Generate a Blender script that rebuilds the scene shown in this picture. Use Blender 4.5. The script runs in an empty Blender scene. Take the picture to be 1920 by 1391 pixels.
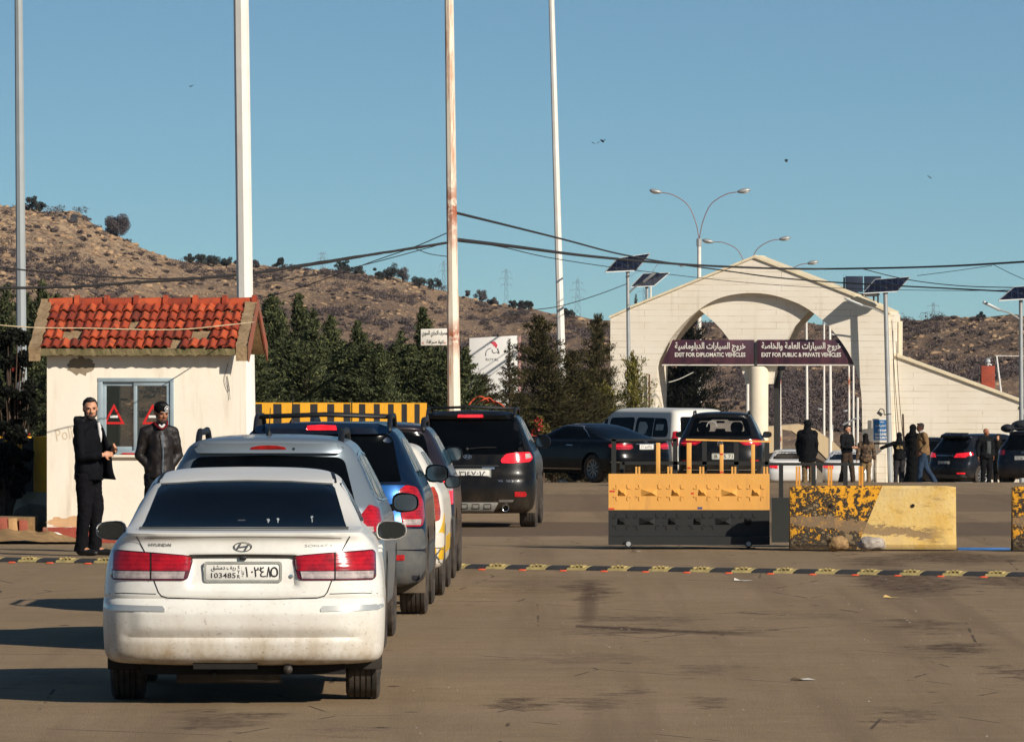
import bpy, bmesh, math, random, unicodedata
import numpy as np
from mathutils import Vector, Matrix, Euler, noise
from mathutils.bvhtree import BVHTree
from mathutils.geometry import delaunay_2d_cdt
R = math.radians
SC = bpy.context.scene
COL = SC.collection
# ---------------------------------------------------------------- camera
CZ, F, Y0 = 2.39, 14000.0, 653.0           # eye height (m), focal length in photo pixels, horizon row
cam = bpy.data.cameras.new('camera'); camo = bpy.data.objects.new('camera', cam); COL.objects.link(camo)
cam.sensor_width = 36; cam.lens = 36*F/1920; cam.clip_start = 1; cam.clip_end = 20000
camo.location = (0, 0, CZ); camo.rotation_euler = (R(90)-math.atan((695.5-Y0)/F), 0, 0)
SC.camera = camo
# ---------------------------------------------------------------- sky and sun
SUN_AZ, SUN_EL = 43, 27                    # degrees to the right of straight behind the camera, elevation
w = bpy.data.worlds.new('World'); SC.world = w; w.use_nodes = True
nt = w.node_tree; bg = nt.nodes['Background']
sky = nt.nodes.new('ShaderNodeTexSky'); sky.sky_type = 'NISHITA'; sky.sun_disc = False
sky.sun_elevation = R(SUN_EL); sky.sun_rotation = R(180-SUN_AZ)
sky.altitude = 0; sky.air_density = 1.0; sky.dust_density = 0.3; sky.ozone_density = 3.0
_tc = nt.nodes.new('ShaderNodeTexCoord'); _mp = nt.nodes.new('ShaderNodeMapping'); _nm = nt.nodes.new('ShaderNodeVectorMath'); _nm.operation = 'NORMALIZE'
_mp.inputs['Scale'].default_value = (1, 1, 2.6); _mp.inputs['Location'].default_value = (0, 0, .06)     # lifts the pale horizon band below the hills
nt.links.new(_tc.outputs['Generated'], _mp.inputs[0]); nt.links.new(_mp.outputs[0], _nm.inputs[0]); nt.links.new(_nm.outputs[0], sky.inputs[0])
_mx = nt.nodes.new('ShaderNodeMix'); _mx.data_type = 'RGBA'; _mx.blend_type = 'MULTIPLY'; _mx.inputs[0].default_value = 1; _mx.inputs[7].default_value = (.88, 1.12, 1.13, 1)
nt.links.new(sky.outputs[0], _mx.inputs[6]); nt.links.new(_mx.outputs[2], bg.inputs[0]); bg.inputs[1].default_value = 0.07
sl = bpy.data.lights.new('sun', 'SUN'); sl.energy = 5.0; sl.angle = R(0.5); sl.color = (1, .915, .81)
so = bpy.data.objects.new('sun', sl); COL.objects.link(so)
sdir = Vector((math.sin(R(SUN_AZ))*math.cos(R(SUN_EL)), -math.cos(R(SUN_AZ))*math.cos(R(SUN_EL)), math.sin(R(SUN_EL))))
so.rotation_euler = sdir.to_track_quat('Z', 'Y').to_euler()
SC.view_settings.view_transform = 'Standard'; SC.view_settings.look = 'None'
SC.view_settings.exposure = 0.16; SC.view_settings.gamma = 1
SC.cycles.max_bounces = 6; SC.cycles.transparent_max_bounces = 8
# ---------------------------------------------------------------- helpers
def S(D): return F/D
def P(x, y, D): return Vector(((x-960)*D/F, D, CZ-(y-Y0)*D/F))
def X(x, D): return (x-960)*D/F
_gp = [(-300,0),(84,0),(92,-.02),(108,-.2),(140,-.43),(165,-.64),(182,-.87),(200,-1.2),(245,-2.15),(300,-3.3),(450,-5),(600,-5.4),(9000,-5.4)]
def _gz(D): return float(np.interp(D, [p[0] for p in _gp], [p[1] for p in _gp]))
def GZ(D): return sum(_gz(D+k*1.5) for k in range(-4, 5))/9.0
def hx(s, g=2.2):
    s = s.lstrip('#'); v = [int(s[i:i+2], 16)/255 for i in (0, 2, 4)]
    return tuple(((c+.055)/1.055)**2.4 if c > .04045 else c/12.92 for c in v)+(1,)
def lin(r, g=None, b=None):
    return (r, r if g is None else g, r if b is None else b, 1)
MATS = {}
class NT:
    def __init__(s, name):
        s.m = bpy.data.materials.new(name); s.m.use_nodes = True; s.t = s.m.node_tree
        s.b = s.t.nodes['Principled BSDF']; s._co = None
    def n(s, kind, **kw):
        o = s.t.nodes.new(kind)
        for k, v in kw.items(): setattr(o, k, v)
        return o
    def l(s, a, b): s.t.links.new(a, b)
    def co(s, kind='Object'):
        if s._co is None: s._co = s.n('ShaderNodeTexCoord')
        return s._co.outputs[kind]
    def mapd(s, scale=(1, 1, 1), loc=(0, 0, 0), rot=(0, 0, 0), kind='Object'):
        m = s.n('ShaderNodeMapping'); s.l(s.co(kind), m.inputs[0])
        m.inputs['Scale'].default_value = scale; m.inputs['Location'].default_value = loc; m.inputs['Rotation'].default_value = rot
        return m.outputs[0]
    def noise(s, scale=5, det=4, rough=.6, dist=0, vec=None, w=None):
        t = s.n('ShaderNodeTexNoise'); t.inputs['Scale'].default_value = scale; t.inputs['Detail'].default_value = det
        t.inputs['Roughness'].default_value = rough; t.inputs['Distortion'].default_value = dist
        s.l(vec if vec is not None else s.co(), t.inputs['Vector']); return t.outputs['Fac']
    def vor(s, scale=5, feat='F1', vec=None, out='Distance'):
        t = s.n('ShaderNodeTexVoronoi', feature=feat); t.inputs['Scale'].default_value = scale
        s.l(vec if vec is not None else s.co(), t.inputs['Vector']); return t.outputs[out]
    def ramp(s, fac, stops, interp='LINEAR'):
        r = s.n('ShaderNodeValToRGB'); r.color_ramp.interpolation = interp; e = r.color_ramp.elements
        while len(e) < len(stops): e.new(.5)
        for el, (p, c) in zip(e, stops):
            el.position = p; el.color = c if isinstance(c, tuple) else lin(c)
        s.l(fac, r.inputs[0]); return r.outputs[0]
    def mix(s, f, a, b, blend='MIX'):
        m = s.n('ShaderNodeMix', data_type='RGBA', blend_type=blend)
        for v, i in ((f, 0), (a, 6), (b, 7)):
            if hasattr(v, 'node'): s.l(v, m.inputs[i])
            else: m.inputs[i].default_value = v
        return m.outputs[2]
    def math(s, op, a, b=0.0, c=None, clamp=False):
        m = s.n('ShaderNodeMath', operation=op, use_clamp=clamp)
        for v, i in ((a, 0), (b, 1), (c, 2)):
            if v is None: continue
            if hasattr(v, 'node'): s.l(v, m.inputs[i])
            else: m.inputs[i].default_value = v
        return m.outputs[0]
    def sep(s, vec=None):
        q = s.n('ShaderNodeSeparateXYZ'); s.l(vec if vec is not None else s.co(), q.inputs[0]); return q.outputs
    def col(s, c):
        if hasattr(c, 'node'): s.l(c, s.b.inputs['Base Color'])
        else: s.b.inputs['Base Color'].default_value = c
    def rough(s, c):
        if hasattr(c, 'node'): s.l(c, s.b.inputs['Roughness'])
        else: s.b.inputs['Roughness'].default_value = c
    def bump(s, h, strength=.3, dist=.01):
        b = s.n('ShaderNodeBump'); b.inputs['Strength'].default_value = strength; b.inputs['Distance'].default_value = dist
        s.l(h, b.inputs['Height']); s.l(b.outputs[0], s.b.inputs['Normal'])
def simple(name, c, rough=.6, var=.25, scale=8, bump=.15, bd=.005, metallic=0, coat=0, c2=None, det=5, emit=0, spec=None):
    """one-coat procedural material: base colour broken up by noise, small bump"""
    if name in MATS: return MATS[name]
    t = NT(name)
    f = t.noise(scale, det, .62)
    a = c2 if c2 else tuple(v*(1-var) for v in c[:3])+(1,)
    b = c if c2 else tuple(min(1, v*(1+var)) for v in c[:3])+(1,)
    t.col(t.ramp(f, [(.32, a), (.68, b)])); t.rough(rough)
    t.b.inputs['Metallic'].default_value = metallic
    if spec is not None: t.b.inputs['Specular IOR Level'].default_value = spec
    if coat: t.b.inputs['Coat Weight'].default_value = coat; t.b.inputs['Coat Roughness'].default_value = .05
    if bump: t.bump(t.noise(scale*6, 4, .6), bump, bd)
    if emit: t.b.inputs['Emission Color'].default_value = c; t.b.inputs['Emission Strength'].default_value = emit
    MATS[name] = t.m; return t.m
# ---- objects
def thing(name, label, cat, loc=(0, 0, 0), rz=0.0, group=None):
    o = bpy.data.objects.new(name, None); COL.objects.link(o); o.location = loc; o.rotation_euler = (0, 0, rz)
    o.empty_display_size = .2; o['label'] = label; o['category'] = cat
    if group: o['group'] = group
    return o
def tag(o, label, cat, group=None, kind=None):
    o['label'] = label; o['category'] = cat
    if group: o['group'] = group
    if kind: o['kind'] = kind
    return o
def link(name, me, mat=None, parent=None, loc=None, rot=None, smooth=False, sharp=None):
    o = bpy.data.objects.new(name, me); COL.objects.link(o)
    if mat is not None:
        for m in (mat if isinstance(mat, (list, tuple)) else [mat]): me.materials.append(m)
    if parent is not None: o.parent = parent
    if loc is not None: o.location = loc
    if rot is not None: o.rotation_euler = rot
    if smooth or sharp:
        me.polygons.foreach_set('use_smooth', [True]*len(me.polygons))
        if sharp: me.set_sharp_from_angle(angle=R(sharp))
    return o
def copy_tree(o, parent=None):
    c = o.copy(); COL.objects.link(c)
    if parent is not None: c.parent = parent
    for ch in [k for k in o.children]: copy_tree(ch, c)
    return c
class M:
    """collects vertices and faces for ONE mesh"""
    def __init__(s): s.v = []; s.f = []; s.mi = []; s.cur = 0
    def add(s, vs, fs):
        n = len(s.v); s.v += [tuple(v) for v in vs]; s.f += [tuple(i+n for i in f) for f in fs]; s.mi += [s.cur]*len(fs); return s
    def box(s, x0, x1, y0, y1, z0, z1, mtx=None):
        vs = [(x0,y0,z0),(x1,y0,z0),(x1,y1,z0),(x0,y1,z0),(x0,y0,z1),(x1,y0,z1),(x1,y1,z1),(x0,y1,z1)]
        if mtx: vs = [mtx @ Vector(v) for v in vs]
        return s.add(vs, [(0,3,2,1),(4,5,6,7),(0,1,5,4),(1,2,6,5),(2,3,7,6),(3,0,4,7)])
    def tube(s, pts, rad, n=8, cap=True, flat=1.0):
        pts = [Vector(p) for p in pts]; rr = rad if isinstance(rad, (list, tuple)) else [rad]*len(pts)
        base = len(s.v); up = None
        for i, p in enumerate(pts):
            t = (pts[min(i+1, len(pts)-1)]-pts[max(i-1, 0)])
            t = t.normalized() if t.length > 1e-9 else Vector((0, 0, 1))
            if up is None: up = t.orthogonal().normalized()
            up = (up-t*up.dot(t)); up = up.normalized() if up.length > 1e-6 else t.orthogonal().normalized()
            q = t.cross(up)
            for k in range(n):
                a = 2*math.pi*k/n; s.v.append(tuple(p+(up*math.cos(a)+q*math.sin(a)*flat)*rr[i]))
        for i in range(len(pts)-1):
            for k in range(n):
                s.f.append((base+i*n+k, base+i*n+(k+1)%n, base+(i+1)*n+(k+1)%n, base+(i+1)*n+k)); s.mi.append(s.cur)
        if cap:
            s.f.append(tuple(base+k for k in range(n))[::-1]); s.f.append(tuple(base+(len(pts)-1)*n+k for k in range(n))); s.mi += [s.cur]*2
        return s
    def cyl(s, p0, p1, r0, r1=None, n=12): return s.tube([p0, p1], [r0, r0 if r1 is None else r1], n)
    def ell(s, c, r, nu=14, nv=9, mtx=None):
        vs = []; fs = []
        for j in range(1, nv):
            ph = math.pi*j/nv
            for i in range(nu):
                th = 2*math.pi*i/nu; v = Vector((r[0]*math.sin(ph)*math.cos(th), r[1]*math.sin(ph)*math.sin(th), r[2]*math.cos(ph)))
                if mtx: v = mtx @ v
                vs.append(Vector(c)+v)
        t = Vector((0, 0, r[2])); b = Vector((0, 0, -r[2]))
        if mtx: t = mtx @ t; b = mtx @ b
        vs += [Vector(c)+t, Vector(c)+b]; T = len(vs)-2
        for j in range(nv-2):
            for i in range(nu): fs.append((j*nu+i, (j+1)*nu+i, (j+1)*nu+(i+1)%nu, j*nu+(i+1)%nu))
        for i in range(nu): fs.append((T, i, (i+1)%nu)); fs.append((T+1, (nv-2)*nu+(i+1)%nu, (nv-2)*nu+i))
        return s.add(vs, fs)
    def prism(s, poly, y0, y1, holes=None):
        """poly in (x,z), extruded along y"""
        n = len(poly)
        vs = [(x, y0, z) for x, z in poly]+[(x, y1, z) for x, z in poly]
        fs = [tuple(range(n)), tuple(range(2*n-1, n-1, -1))]+[(i, i+n, (i+1)%n+n, (i+1)%n) for i in range(n)]
        return s.add(vs, fs)
    def lathe(s, prof, axis_pt, axis, n=24):
        """prof = (distance along axis, radius)"""
        a = Vector(axis).normalized(); u = a.orthogonal().normalized(); q = a.cross(u); b = len(s.v)
        for d, r in prof:
            for k in range(n):
                t = 2*math.pi*k/n; s.v.append(tuple(Vector(axis_pt)+a*d+(u*math.cos(t)+q*math.sin(t))*max(r, 1e-4)))
        for i in range(len(prof)-1):
            for k in range(n): s.f.append((b+i*n+k, b+i*n+(k+1)%n, b+(i+1)*n+(k+1)%n, b+(i+1)*n+k)); s.mi.append(s.cur)
        return s
    def mesh(s, name, merge=False, recalc=True):
        me = bpy.data.meshes.new(name); me.from_pydata(s.v, [], s.f)
        if any(s.mi): me.polygons.foreach_set('material_index', s.mi)
        if recalc:
            bm = bmesh.new(); bm.from_mesh(me)
            if merge: bmesh.ops.remove_doubles(bm, verts=bm.verts, dist=1e-5)
            bmesh.ops.recalc_face_normals(bm, faces=bm.faces); bm.to_mesh(me); bm.free()
        return me
    def build(s, name, mat=None, parent=None, loc=None, rot=None, smooth=False, sharp=None, bev=0, seg=2, recalc=True):
        me = s.mesh(name, recalc=recalc)
        if bev:
            bm = bmesh.new(); bm.from_mesh(me)
            es = [e for e in bm.edges if len(e.link_faces) == 2 and e.calc_face_angle(0) > .5]
            bmesh.ops.bevel(bm, geom=es, offset=bev, segments=seg, affect='EDGES', profile=.5); bm.to_mesh(me); bm.free()
            sharp = sharp or 40
        return link(name, me, mat, parent, loc, rot, smooth, sharp)
def grid_mesh(name, V, mask=None):
    """V: (rows, cols, 3) numpy array -> quad sheet"""
    r, c = V.shape[:2]; me = bpy.data.meshes.new(name)
    idx = np.arange(r*c).reshape(r, c)
    q = np.stack([idx[:-1, :-1], idx[:-1, 1:], idx[1:, 1:], idx[1:, :-1]], -1).reshape(-1, 4)
    np_mesh(me, V.reshape(-1, 3), q); return me
def np_mesh(me, V, Q):
    k = Q.shape[1]; me.vertices.add(len(V)); me.vertices.foreach_set('co', np.ascontiguousarray(V, dtype=np.float32).ravel())
    me.loops.add(Q.size); me.loops.foreach_set('vertex_index', np.ascontiguousarray(Q, dtype=np.int32).ravel())
    me.polygons.add(len(Q)); me.polygons.foreach_set('loop_start', np.arange(0, Q.size, k, dtype=np.int32))
    me.polygons.foreach_set('loop_total', np.full(len(Q), k, dtype=np.int32)); me.update(calc_edges=True); return me
# ---- text (Latin and Arabic)
_F = {}
TS = bpy.data.scenes.new('workbench')          # scratch scene for evaluating modifiers and text; removed at the end
def evalmesh(o, extra=()):
    with bpy.context.temp_override(scene=TS, view_layer=TS.view_layers[0]):
        dg = bpy.context.evaluated_depsgraph_get(); dg.update(); return bpy.data.meshes.new_from_object(o.evaluated_get(dg), depsgraph=dg)
for _cp in range(0xFE80, 0xFEFD):
    _d = unicodedata.decomposition(chr(_cp)).split()
    if len(_d) == 2 and _d[0] in ('<isolated>', '<final>', '<initial>', '<medial>'): _F.setdefault(chr(int(_d[1], 16)), {})[_d[0][1:-1]] = chr(_cp)
def arabic(s):
    out = []
    for i, ch in enumerate(s):
        if ch not in _F: out.append(ch); continue
        f = _F[ch]; pv = s[i-1] if i else ' '; nx = s[i+1] if i+1 < len(s) else ' '
        jp = pv in _F and 'initial' in _F[pv]; jn = nx in _F and 'initial' in f and 'final' in _F[nx]
        out.append(f.get('medial' if jp and jn else 'final' if jp else 'initial' if jn else 'isolated', ch))
    return ''.join(out)[::-1]
def text_mesh(body, size=.1, width=None, height=None, bold=0.0, res=2):
    """flat text in the local (x,z) plane facing -y, centred; returns (verts, faces)"""
    c = bpy.data.curves.new('t', 'FONT'); c.body = body; c.size = size; c.align_x = 'LEFT'; c.resolution_u = res; c.offset = bold
    o = bpy.data.objects.new('t', c); TS.collection.objects.link(o); me = evalmesh(o); vs = [v.co.copy() for v in me.vertices]; fs = [tuple(p.vertices) for p in me.polygons]
    bpy.data.objects.remove(o); bpy.data.curves.remove(c); bpy.data.meshes.remove(me)
    if not vs: return [], []
    x0 = min(v.x for v in vs); x1 = max(v.x for v in vs); y0 = min(v.y for v in vs); y1 = max(v.y for v in vs)
    kx = width/(x1-x0) if width else 1; ky = height/(y1-y0) if height else (kx if width else 1)
    if height and not width: kx = ky
    return [Vector(((v.x-(x0+x1)/2)*kx, 0, (v.y-(y0+y1)/2)*ky)) for v in vs], fs
def text_on(m, body, x, y, z, **kw):
    vs, fs = text_mesh(body, **kw); m.add([v+Vector((x, y, z)) for v in vs], fs); return m
# ---- fused organic surfaces
def fuse(m, name, voxel=.012, smooth=2, fac=.5):
    """one continuous surface out of overlapping pieces"""
    me = m.mesh(name+'_src'); o = bpy.data.objects.new('tmp', me); TS.collection.objects.link(o)
    r = o.modifiers.new('r', 'REMESH'); r.mode = 'VOXEL'; r.voxel_size = voxel
    if smooth: q = o.modifiers.new('s', 'SMOOTH'); q.iterations = smooth; q.factor = fac
    out = evalmesh(o)
    bpy.data.objects.remove(o); bpy.data.meshes.remove(me); out.name = name
    out.polygons.foreach_set('use_smooth', [True]*len(out.polygons)); return out
def rugged(me, amp, scale, seed=0, amp2=0, scale2=1):
    co = [v.co.copy() for v in me.vertices]; no = [v.normal.copy() for v in me.vertices]; out = np.empty((len(co), 3), np.float32)
    for i, (c, n) in enumerate(zip(co, no)):
        d = noise.noise(c*scale+Vector((seed*7.3, seed*3.1, seed)))*amp
        if amp2: d += noise.noise(c*scale2+Vector((seed, 0, 0)))*amp2
        out[i] = c+n*d
    me.vertices.foreach_set('co', out.ravel())
    me.update()
def cat(pts, n=6):
    """Catmull-Rom through points"""
    pts = [Vector(p) for p in pts]; q = [pts[0]*2-pts[1]]+pts+[pts[-1]*2-pts[-2]]; out = []
    for i in range(1, len(q)-2):
        for k in range(n):
            t = k/n; a, b, c, d = q[i-1:i+3]
            out.append(.5*((2*b)+(c-a)*t+(2*a-5*b+4*c-d)*t*t+(3*b-a-3*c+d)*t**3))
    return out+[pts[-1]]
# ================================================================ THE SETTING
def DG(y): return CZ*F/(y-Y0)          # distance of flat ground seen at a row
def m_asphalt():
    t = NT('asphalt'); p = t.co()
    n1 = t.noise(.35, 5, .6); n2 = t.noise(2.2, 6, .7); n3 = t.noise(45, 3, .7)
    base = t.ramp(n1, [(.3, hx('#96805f')), (.7, hx('#a48b6b'))])
    base = t.mix(t.ramp(n2, [(.35, .0), (.75, .55)]), base, hx('#7f6a50'))
    st = t.noise(1, 5, .65, vec=t.mapd((.55, .16, 1)))
    base = t.mix(t.ramp(st, [(.5, .0), (.72, .6)]), base, hx('#a68c70'))
    grain = t.noise(34, 3, .85); base = t.mix(t.ramp(grain, [(.3, .6), (.5, 0.), (.74, 0.), (.76, .0)]), base, hx('#4a3a2c'))
    sp = t.vor(9, vec=t.mapd((1, .5, 1))); base = t.mix(t.ramp(sp, [(.03, .6), (.05, 0.)]), base, hx('#b7a48c'))
    # distorted position for stains and resurfaced strips
    x, y, z = t.sep(); dn = t.math('SUBTRACT', t.noise(1.1, 5, .65), .5); dn2 = t.math('SUBTRACT', t.noise(.9, 5, .65, vec=t.mapd((1, 1, 1), (9, 4, 0))), .5)
    fx = t.math('SUBTRACT', t.noise(9, 4, .7), .5); xx = t.math('MULTIPLY_ADD', dn, 1.3, x); xx = t.math('MULTIPLY_ADD', fx, .35, xx); yy = t.math('MULTIPLY_ADD', dn2, 7, y); yy = t.math('MULTIPLY_ADD', fx, 3.5, yy)
    # thin cracks, tyre wear lanes and drips
    cr_ = t.vor(.55, 'DISTANCE_TO_EDGE', vec=t.mapd((1, .35, 1), (3, 1, 0))); ck = t.math('MULTIPLY', t.math('LESS_THAN', cr_, .006), t.ramp(t.noise(.7, 3, .6), [(.52, 0.), (.56, 1.)])); base = t.mix(t.math('MULTIPLY', ck, .75), base, hx('#3b2f25'))
    tw = t.noise(1, 4, .6, vec=t.mapd((1.5, .035, 1), (1, 0, 0))); base = t.mix(t.ramp(tw, [(.50, 0.), (.66, .55)]), base, hx('#7a654b'))
    dp = t.vor(1.6, vec=t.mapd((1, .45, 1), (7, 2, 0))); base = t.mix(t.math('MULTIPLY', t.ramp(dp, [(.05, .8), (.10, 0.)]), t.ramp(t.noise(.8, 2, .5), [(.5, 0.), (.55, 1.)])), base, hx('#3f3024'))
    def ell(cx, cy, rx, ry):
        a = t.math('DIVIDE', t.math('SUBTRACT', xx, cx), rx); b = t.math('DIVIDE', t.math('SUBTRACT', yy, cy), ry)
        d = t.math('ADD', t.math('MULTIPLY', a, a), t.math('MULTIPLY', b, b)); return t.math('SUBTRACT', 1.15, d, clamp=True)
    tot = None
    for (px, py, hw, hh, k) in [(1250, 1182, 215, 7, .9), (1105, 1105, 45, 22, .8), (1180, 1160, 150, 7, .5), (1000, 1098, 110, 18, .35), (1700, 1090, 110, 28, 1), (1790, 1045, 150, 14, .9), (1640, 1050, 60, 12, .8),
                                (1880, 1090, 90, 14, .7), (1730, 1175, 60, 14, .55), (1790, 1215, 80, 14, .9), (1900, 1262, 60, 10, .7), (975, 1318, 42, 9, .7), (1110, 1318, 60, 8, .55), (1180, 1302, 50, 5, .5), (1340, 1318, 50, 5, .5),
                                (1700, 1345, 70, 4, .5), (90, 1270, 110, 18, .3), (420, 1345, 90, 16, .6), (650, 1370, 60, 12, .3), (1330, 1255, 70, 4, .4), (1100, 1235, 200, 5, .3), (1500, 1150, 120, 6, .25)]:
        d = DG(py); rx = hw*d/F; ry = max(.8, (DG(py-hh)-DG(py+hh))/2)
        e = t.math('MULTIPLY', ell(X(px, d), d, rx, ry), k*1.4, clamp=True)
        tot = e if tot is None else t.math('MAXIMUM', tot, e)
    # the long dribbled stain and its tail across the middle of the road
    xr = t.math('MULTIPLY_ADD', fx, .10, x); yr = t.math('MULTIPLY_ADD', fx, 1.1, y)
    v_ = t.math('ABSOLUTE', t.math('ADD', t.math('SUBTRACT', yr, 64.1), t.math('MULTIPLY', t.math('SUBTRACT', xr, .69), 1.35)))
    s1 = t.math('MULTIPLY', t.math('SUBTRACT', 1.2, t.math('DIVIDE', v_, .42), clamp=True), t.math('MULTIPLY', t.math('GREATER_THAN', xr, .55), t.math('MULTIPLY', t.math('SUBTRACT', 2.25, xr), 1.6, clamp=True), clamp=True), clamp=True)
    qa = t.math('DIVIDE', t.math('SUBTRACT', xr, t.math('MULTIPLY_ADD', t.math('SUBTRACT', yr, 65), .012, .66)), .10); qb = t.math('DIVIDE', t.math('SUBTRACT', yr, 70), 6.5); s2 = t.math('SUBTRACT', 1.1, t.math('ADD', t.math('MULTIPLY', qa, qa), t.math('MULTIPLY', qb, qb)), clamp=True)
    base = t.mix(t.math('MULTIPLY', t.math('MAXIMUM', s1, t.math('MULTIPLY', s2, .7)), .8), base, hx('#4a3626'))
    brk = t.ramp(t.noise(6, 6, .8, vec=t.mapd((1.2, .5, 1))), [(.36, .1), (.6, 1.)])
    base = t.mix(t.math('MULTIPLY', tot, brk), base, hx('#4a3626'))
    # newer, darker asphalt lanes further up the road
    def band(a, b, c=1.):
        u = t.math('GREATER_THAN', yy, a); v = t.math('LESS_THAN', yy, b); return t.math('MULTIPLY', t.math('MULTIPLY', u, v), c)
    bd = t.math('MAXIMUM', band(99, 113, .75), band(124, 148, .5)); base = t.mix(bd, base, hx('#665442'))
    t.col(base); t.rough(.88)
    h = t.math('ADD', t.math('ADD', n3, t.math('MULTIPLY', n2, 1.5)), t.noise(90, 2, .7)); t.bump(h, .7, .02); t.b.inputs['Specular IOR Level'].default_value = .3
    return t.m
def build_ground():
    ds = np.concatenate([np.arange(-300, 20, 40), np.arange(20, 320, 2.0), np.arange(320, 700, 20), np.geomspace(700, 9000, 20)])
    xs = np.concatenate([-np.geomspace(9000, 60, 14), np.arange(-50, 51, 5), np.geomspace(60, 9000, 14)])
    V = np.zeros((len(ds), len(xs), 3))
    for i, d in enumerate(ds): V[i, :, 1] = d; V[i, :, 0] = xs; V[i, :, 2] = GZ(d)
    o = link('ground', grid_mesh('ground', V), m_asphalt(), smooth=True); o['kind'] = 'structure'
build_ground()
# ---- hills
_ridge = [(-900,330),(-300,372),(0,385),(60,392),(100,402),(150,402),(190,430),(250,458),(300,480),(340,494),(400,500),(480,502),(560,506),(650,514),(740,527),(800,542),(870,564),(950,577),(1000,584),(1060,592),(1140,602),(1300,608),(1560,614),(1690,608),(1760,600),(1850,598),(1920,597),(2300,590),(2900,560)]
def ridge_y(px): return float(np.interp(px, [p[0] for p in _ridge], [p[1] for p in _ridge]))
def ridge_D(px): return float(np.interp(px, [-900, 0, 500, 900, 1200, 1920, 2900], [1050, 1080, 1180, 1200, 1080, 960, 900]))
D_FOOT = 560.0
def fbm(v, o=4): return noise.fractal(v, .9, 2.1, o)
def hill_z(px, D):
    Dr = ridge_D(px); zr = CZ+(Y0-ridge_y(px))*Dr/F; t = (D-D_FOOT)/(Dr-D_FOOT)
    if t <= 1: p = max(t, -.2); pr = .30*p+.70*p**1.5 if p > 0 else p*.5
    else: pr = 1-.9*(t-1)**1.3-.12*(t-1)
    x = (px-960)*D/F; amp = min(max(t, 0), 1)
    n = fbm(Vector((x*.035, D*.012, 3)))*2.2*amp*(1 if t < .93 or t > 1.1 else .25)+abs(noise.noise(Vector((x*.16, D*.05, 1))))*.9*amp+noise.noise(Vector((x*.6, D*.15, 8)))*.28*amp
    return max(-6.6, -5.8+(zr+5.8)*pr+n)
def m_hill():
    t = NT('dry_hillside'); v = t.mapd((1, .30, 1))
    n1 = t.noise(.05, 6, .65, vec=v); n2 = t.noise(.5, 6, .75, vec=v); n3 = t.noise(2.2, 4, .7, vec=v)
    base = t.ramp(n1, [(.3, hx('#705b4b')), (.48, hx('#8b7058')), (.7, hx('#a28668'))])
    base = t.mix(t.ramp(n2, [(.42, 0.), (.6, .8)]), base, hx('#655750'))
    base = t.mix(t.ramp(n3, [(.56, 0.), (.66, .9)]), base, hx('#c3aa8a'))
    x, y, z = t.sep(); hgt = t.math('DIVIDE', z, 24, clamp=True)
    rock = t.math('MULTIPLY', t.ramp(t.noise(.8, 5, .8, vec=v), [(.45, 0.), (.56, 1.)]), t.ramp(hgt, [(.3, .1), (.75, 1.)]))
    base = t.mix(rock, base, hx('#b99d7c'))
    t.col(base); t.rough(.95); t.b.inputs['Specular IOR Level'].default_value = .1; t.bump(t.math('ADD', n2, n3), .9, .6); return t.m
def build_hill():
    pxs = np.linspace(-900, 2900, 460); ts = np.concatenate([np.linspace(-.25, .1, 8), np.linspace(.12, 1.15, 150), np.linspace(1.2, 2.2, 12)])
    V = np.zeros((len(ts), len(pxs), 3))
    for j, px in enumerate(pxs):
        Dr = ridge_D(px)
        for i, t in enumerate(ts):
            D = D_FOOT+t*(Dr-D_FOOT); V[i, j] = ((px-960)*D/F, D, hill_z(px, D))
    o = link('hills', grid_mesh('hills', V), m_hill(), smooth=False); o['kind'] = 'structure'
build_hill()
def rand_unit(rs, n):
    v = rs.normal(size=(n, 3)); return v/np.linalg.norm(v, axis=1, keepdims=True)
def leafcloud(rs, cen, rad, n, size, up=.3, flat=1.0, aspect=.45):
    """n small leaf-shaped quads around the points cen (k,3) with radii rad"""
    k = rs.integers(0, len(cen), n); d = rand_unit(rs, n)*np.sqrt(rs.random((n, 1)))**.7; d[:, 2] *= flat
    p = cen[k]+d*rad[k][:, None]; a = rand_unit(rs, n); a[:, 2] = a[:, 2]+up; a /= np.linalg.norm(a, axis=1, keepdims=True)
    b = np.cross(a, rand_unit(rs, n)); b /= np.linalg.norm(b, axis=1, keepdims=True)+1e-9
    s = size*(.6+.8*rs.random((n, 1))); return leafquads(p, a*s, b*s*aspect)
def leafquads(p, a, b):
    V = np.stack([p-a*.5, p+b*.5, p+a*.6, p-b*.5], 1).reshape(-1, 3); Q = np.arange(len(V)).reshape(-1, 4); return V, Q
def m_leaf(name, c1, c2, c3=None, trans=.12):
    if name in MATS: return MATS[name]
    t = NT(name); g = t.n('ShaderNodeNewGeometry'); f = g.outputs['Random Per Island']
    n = t.noise(1.6, 3, .6); cc = t.ramp(f, [(0, c1), (.75, c2), (1, c3 or c2)])
    cc = t.mix(t.ramp(n, [(.35, .45), (.65, 0.)]), cc, c1); t.col(cc); t.rough(.75); t.b.inputs['Specular IOR Level'].default_value = .15
    MATS[name] = t.m; return t.m
def joinVQ(parts):
    Vs, Qs, n = [], [], 0
    for V, Q in parts: Vs.append(V); Qs.append(Q+n); n += len(V)
    return np.concatenate(Vs), np.concatenate(Qs)
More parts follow.
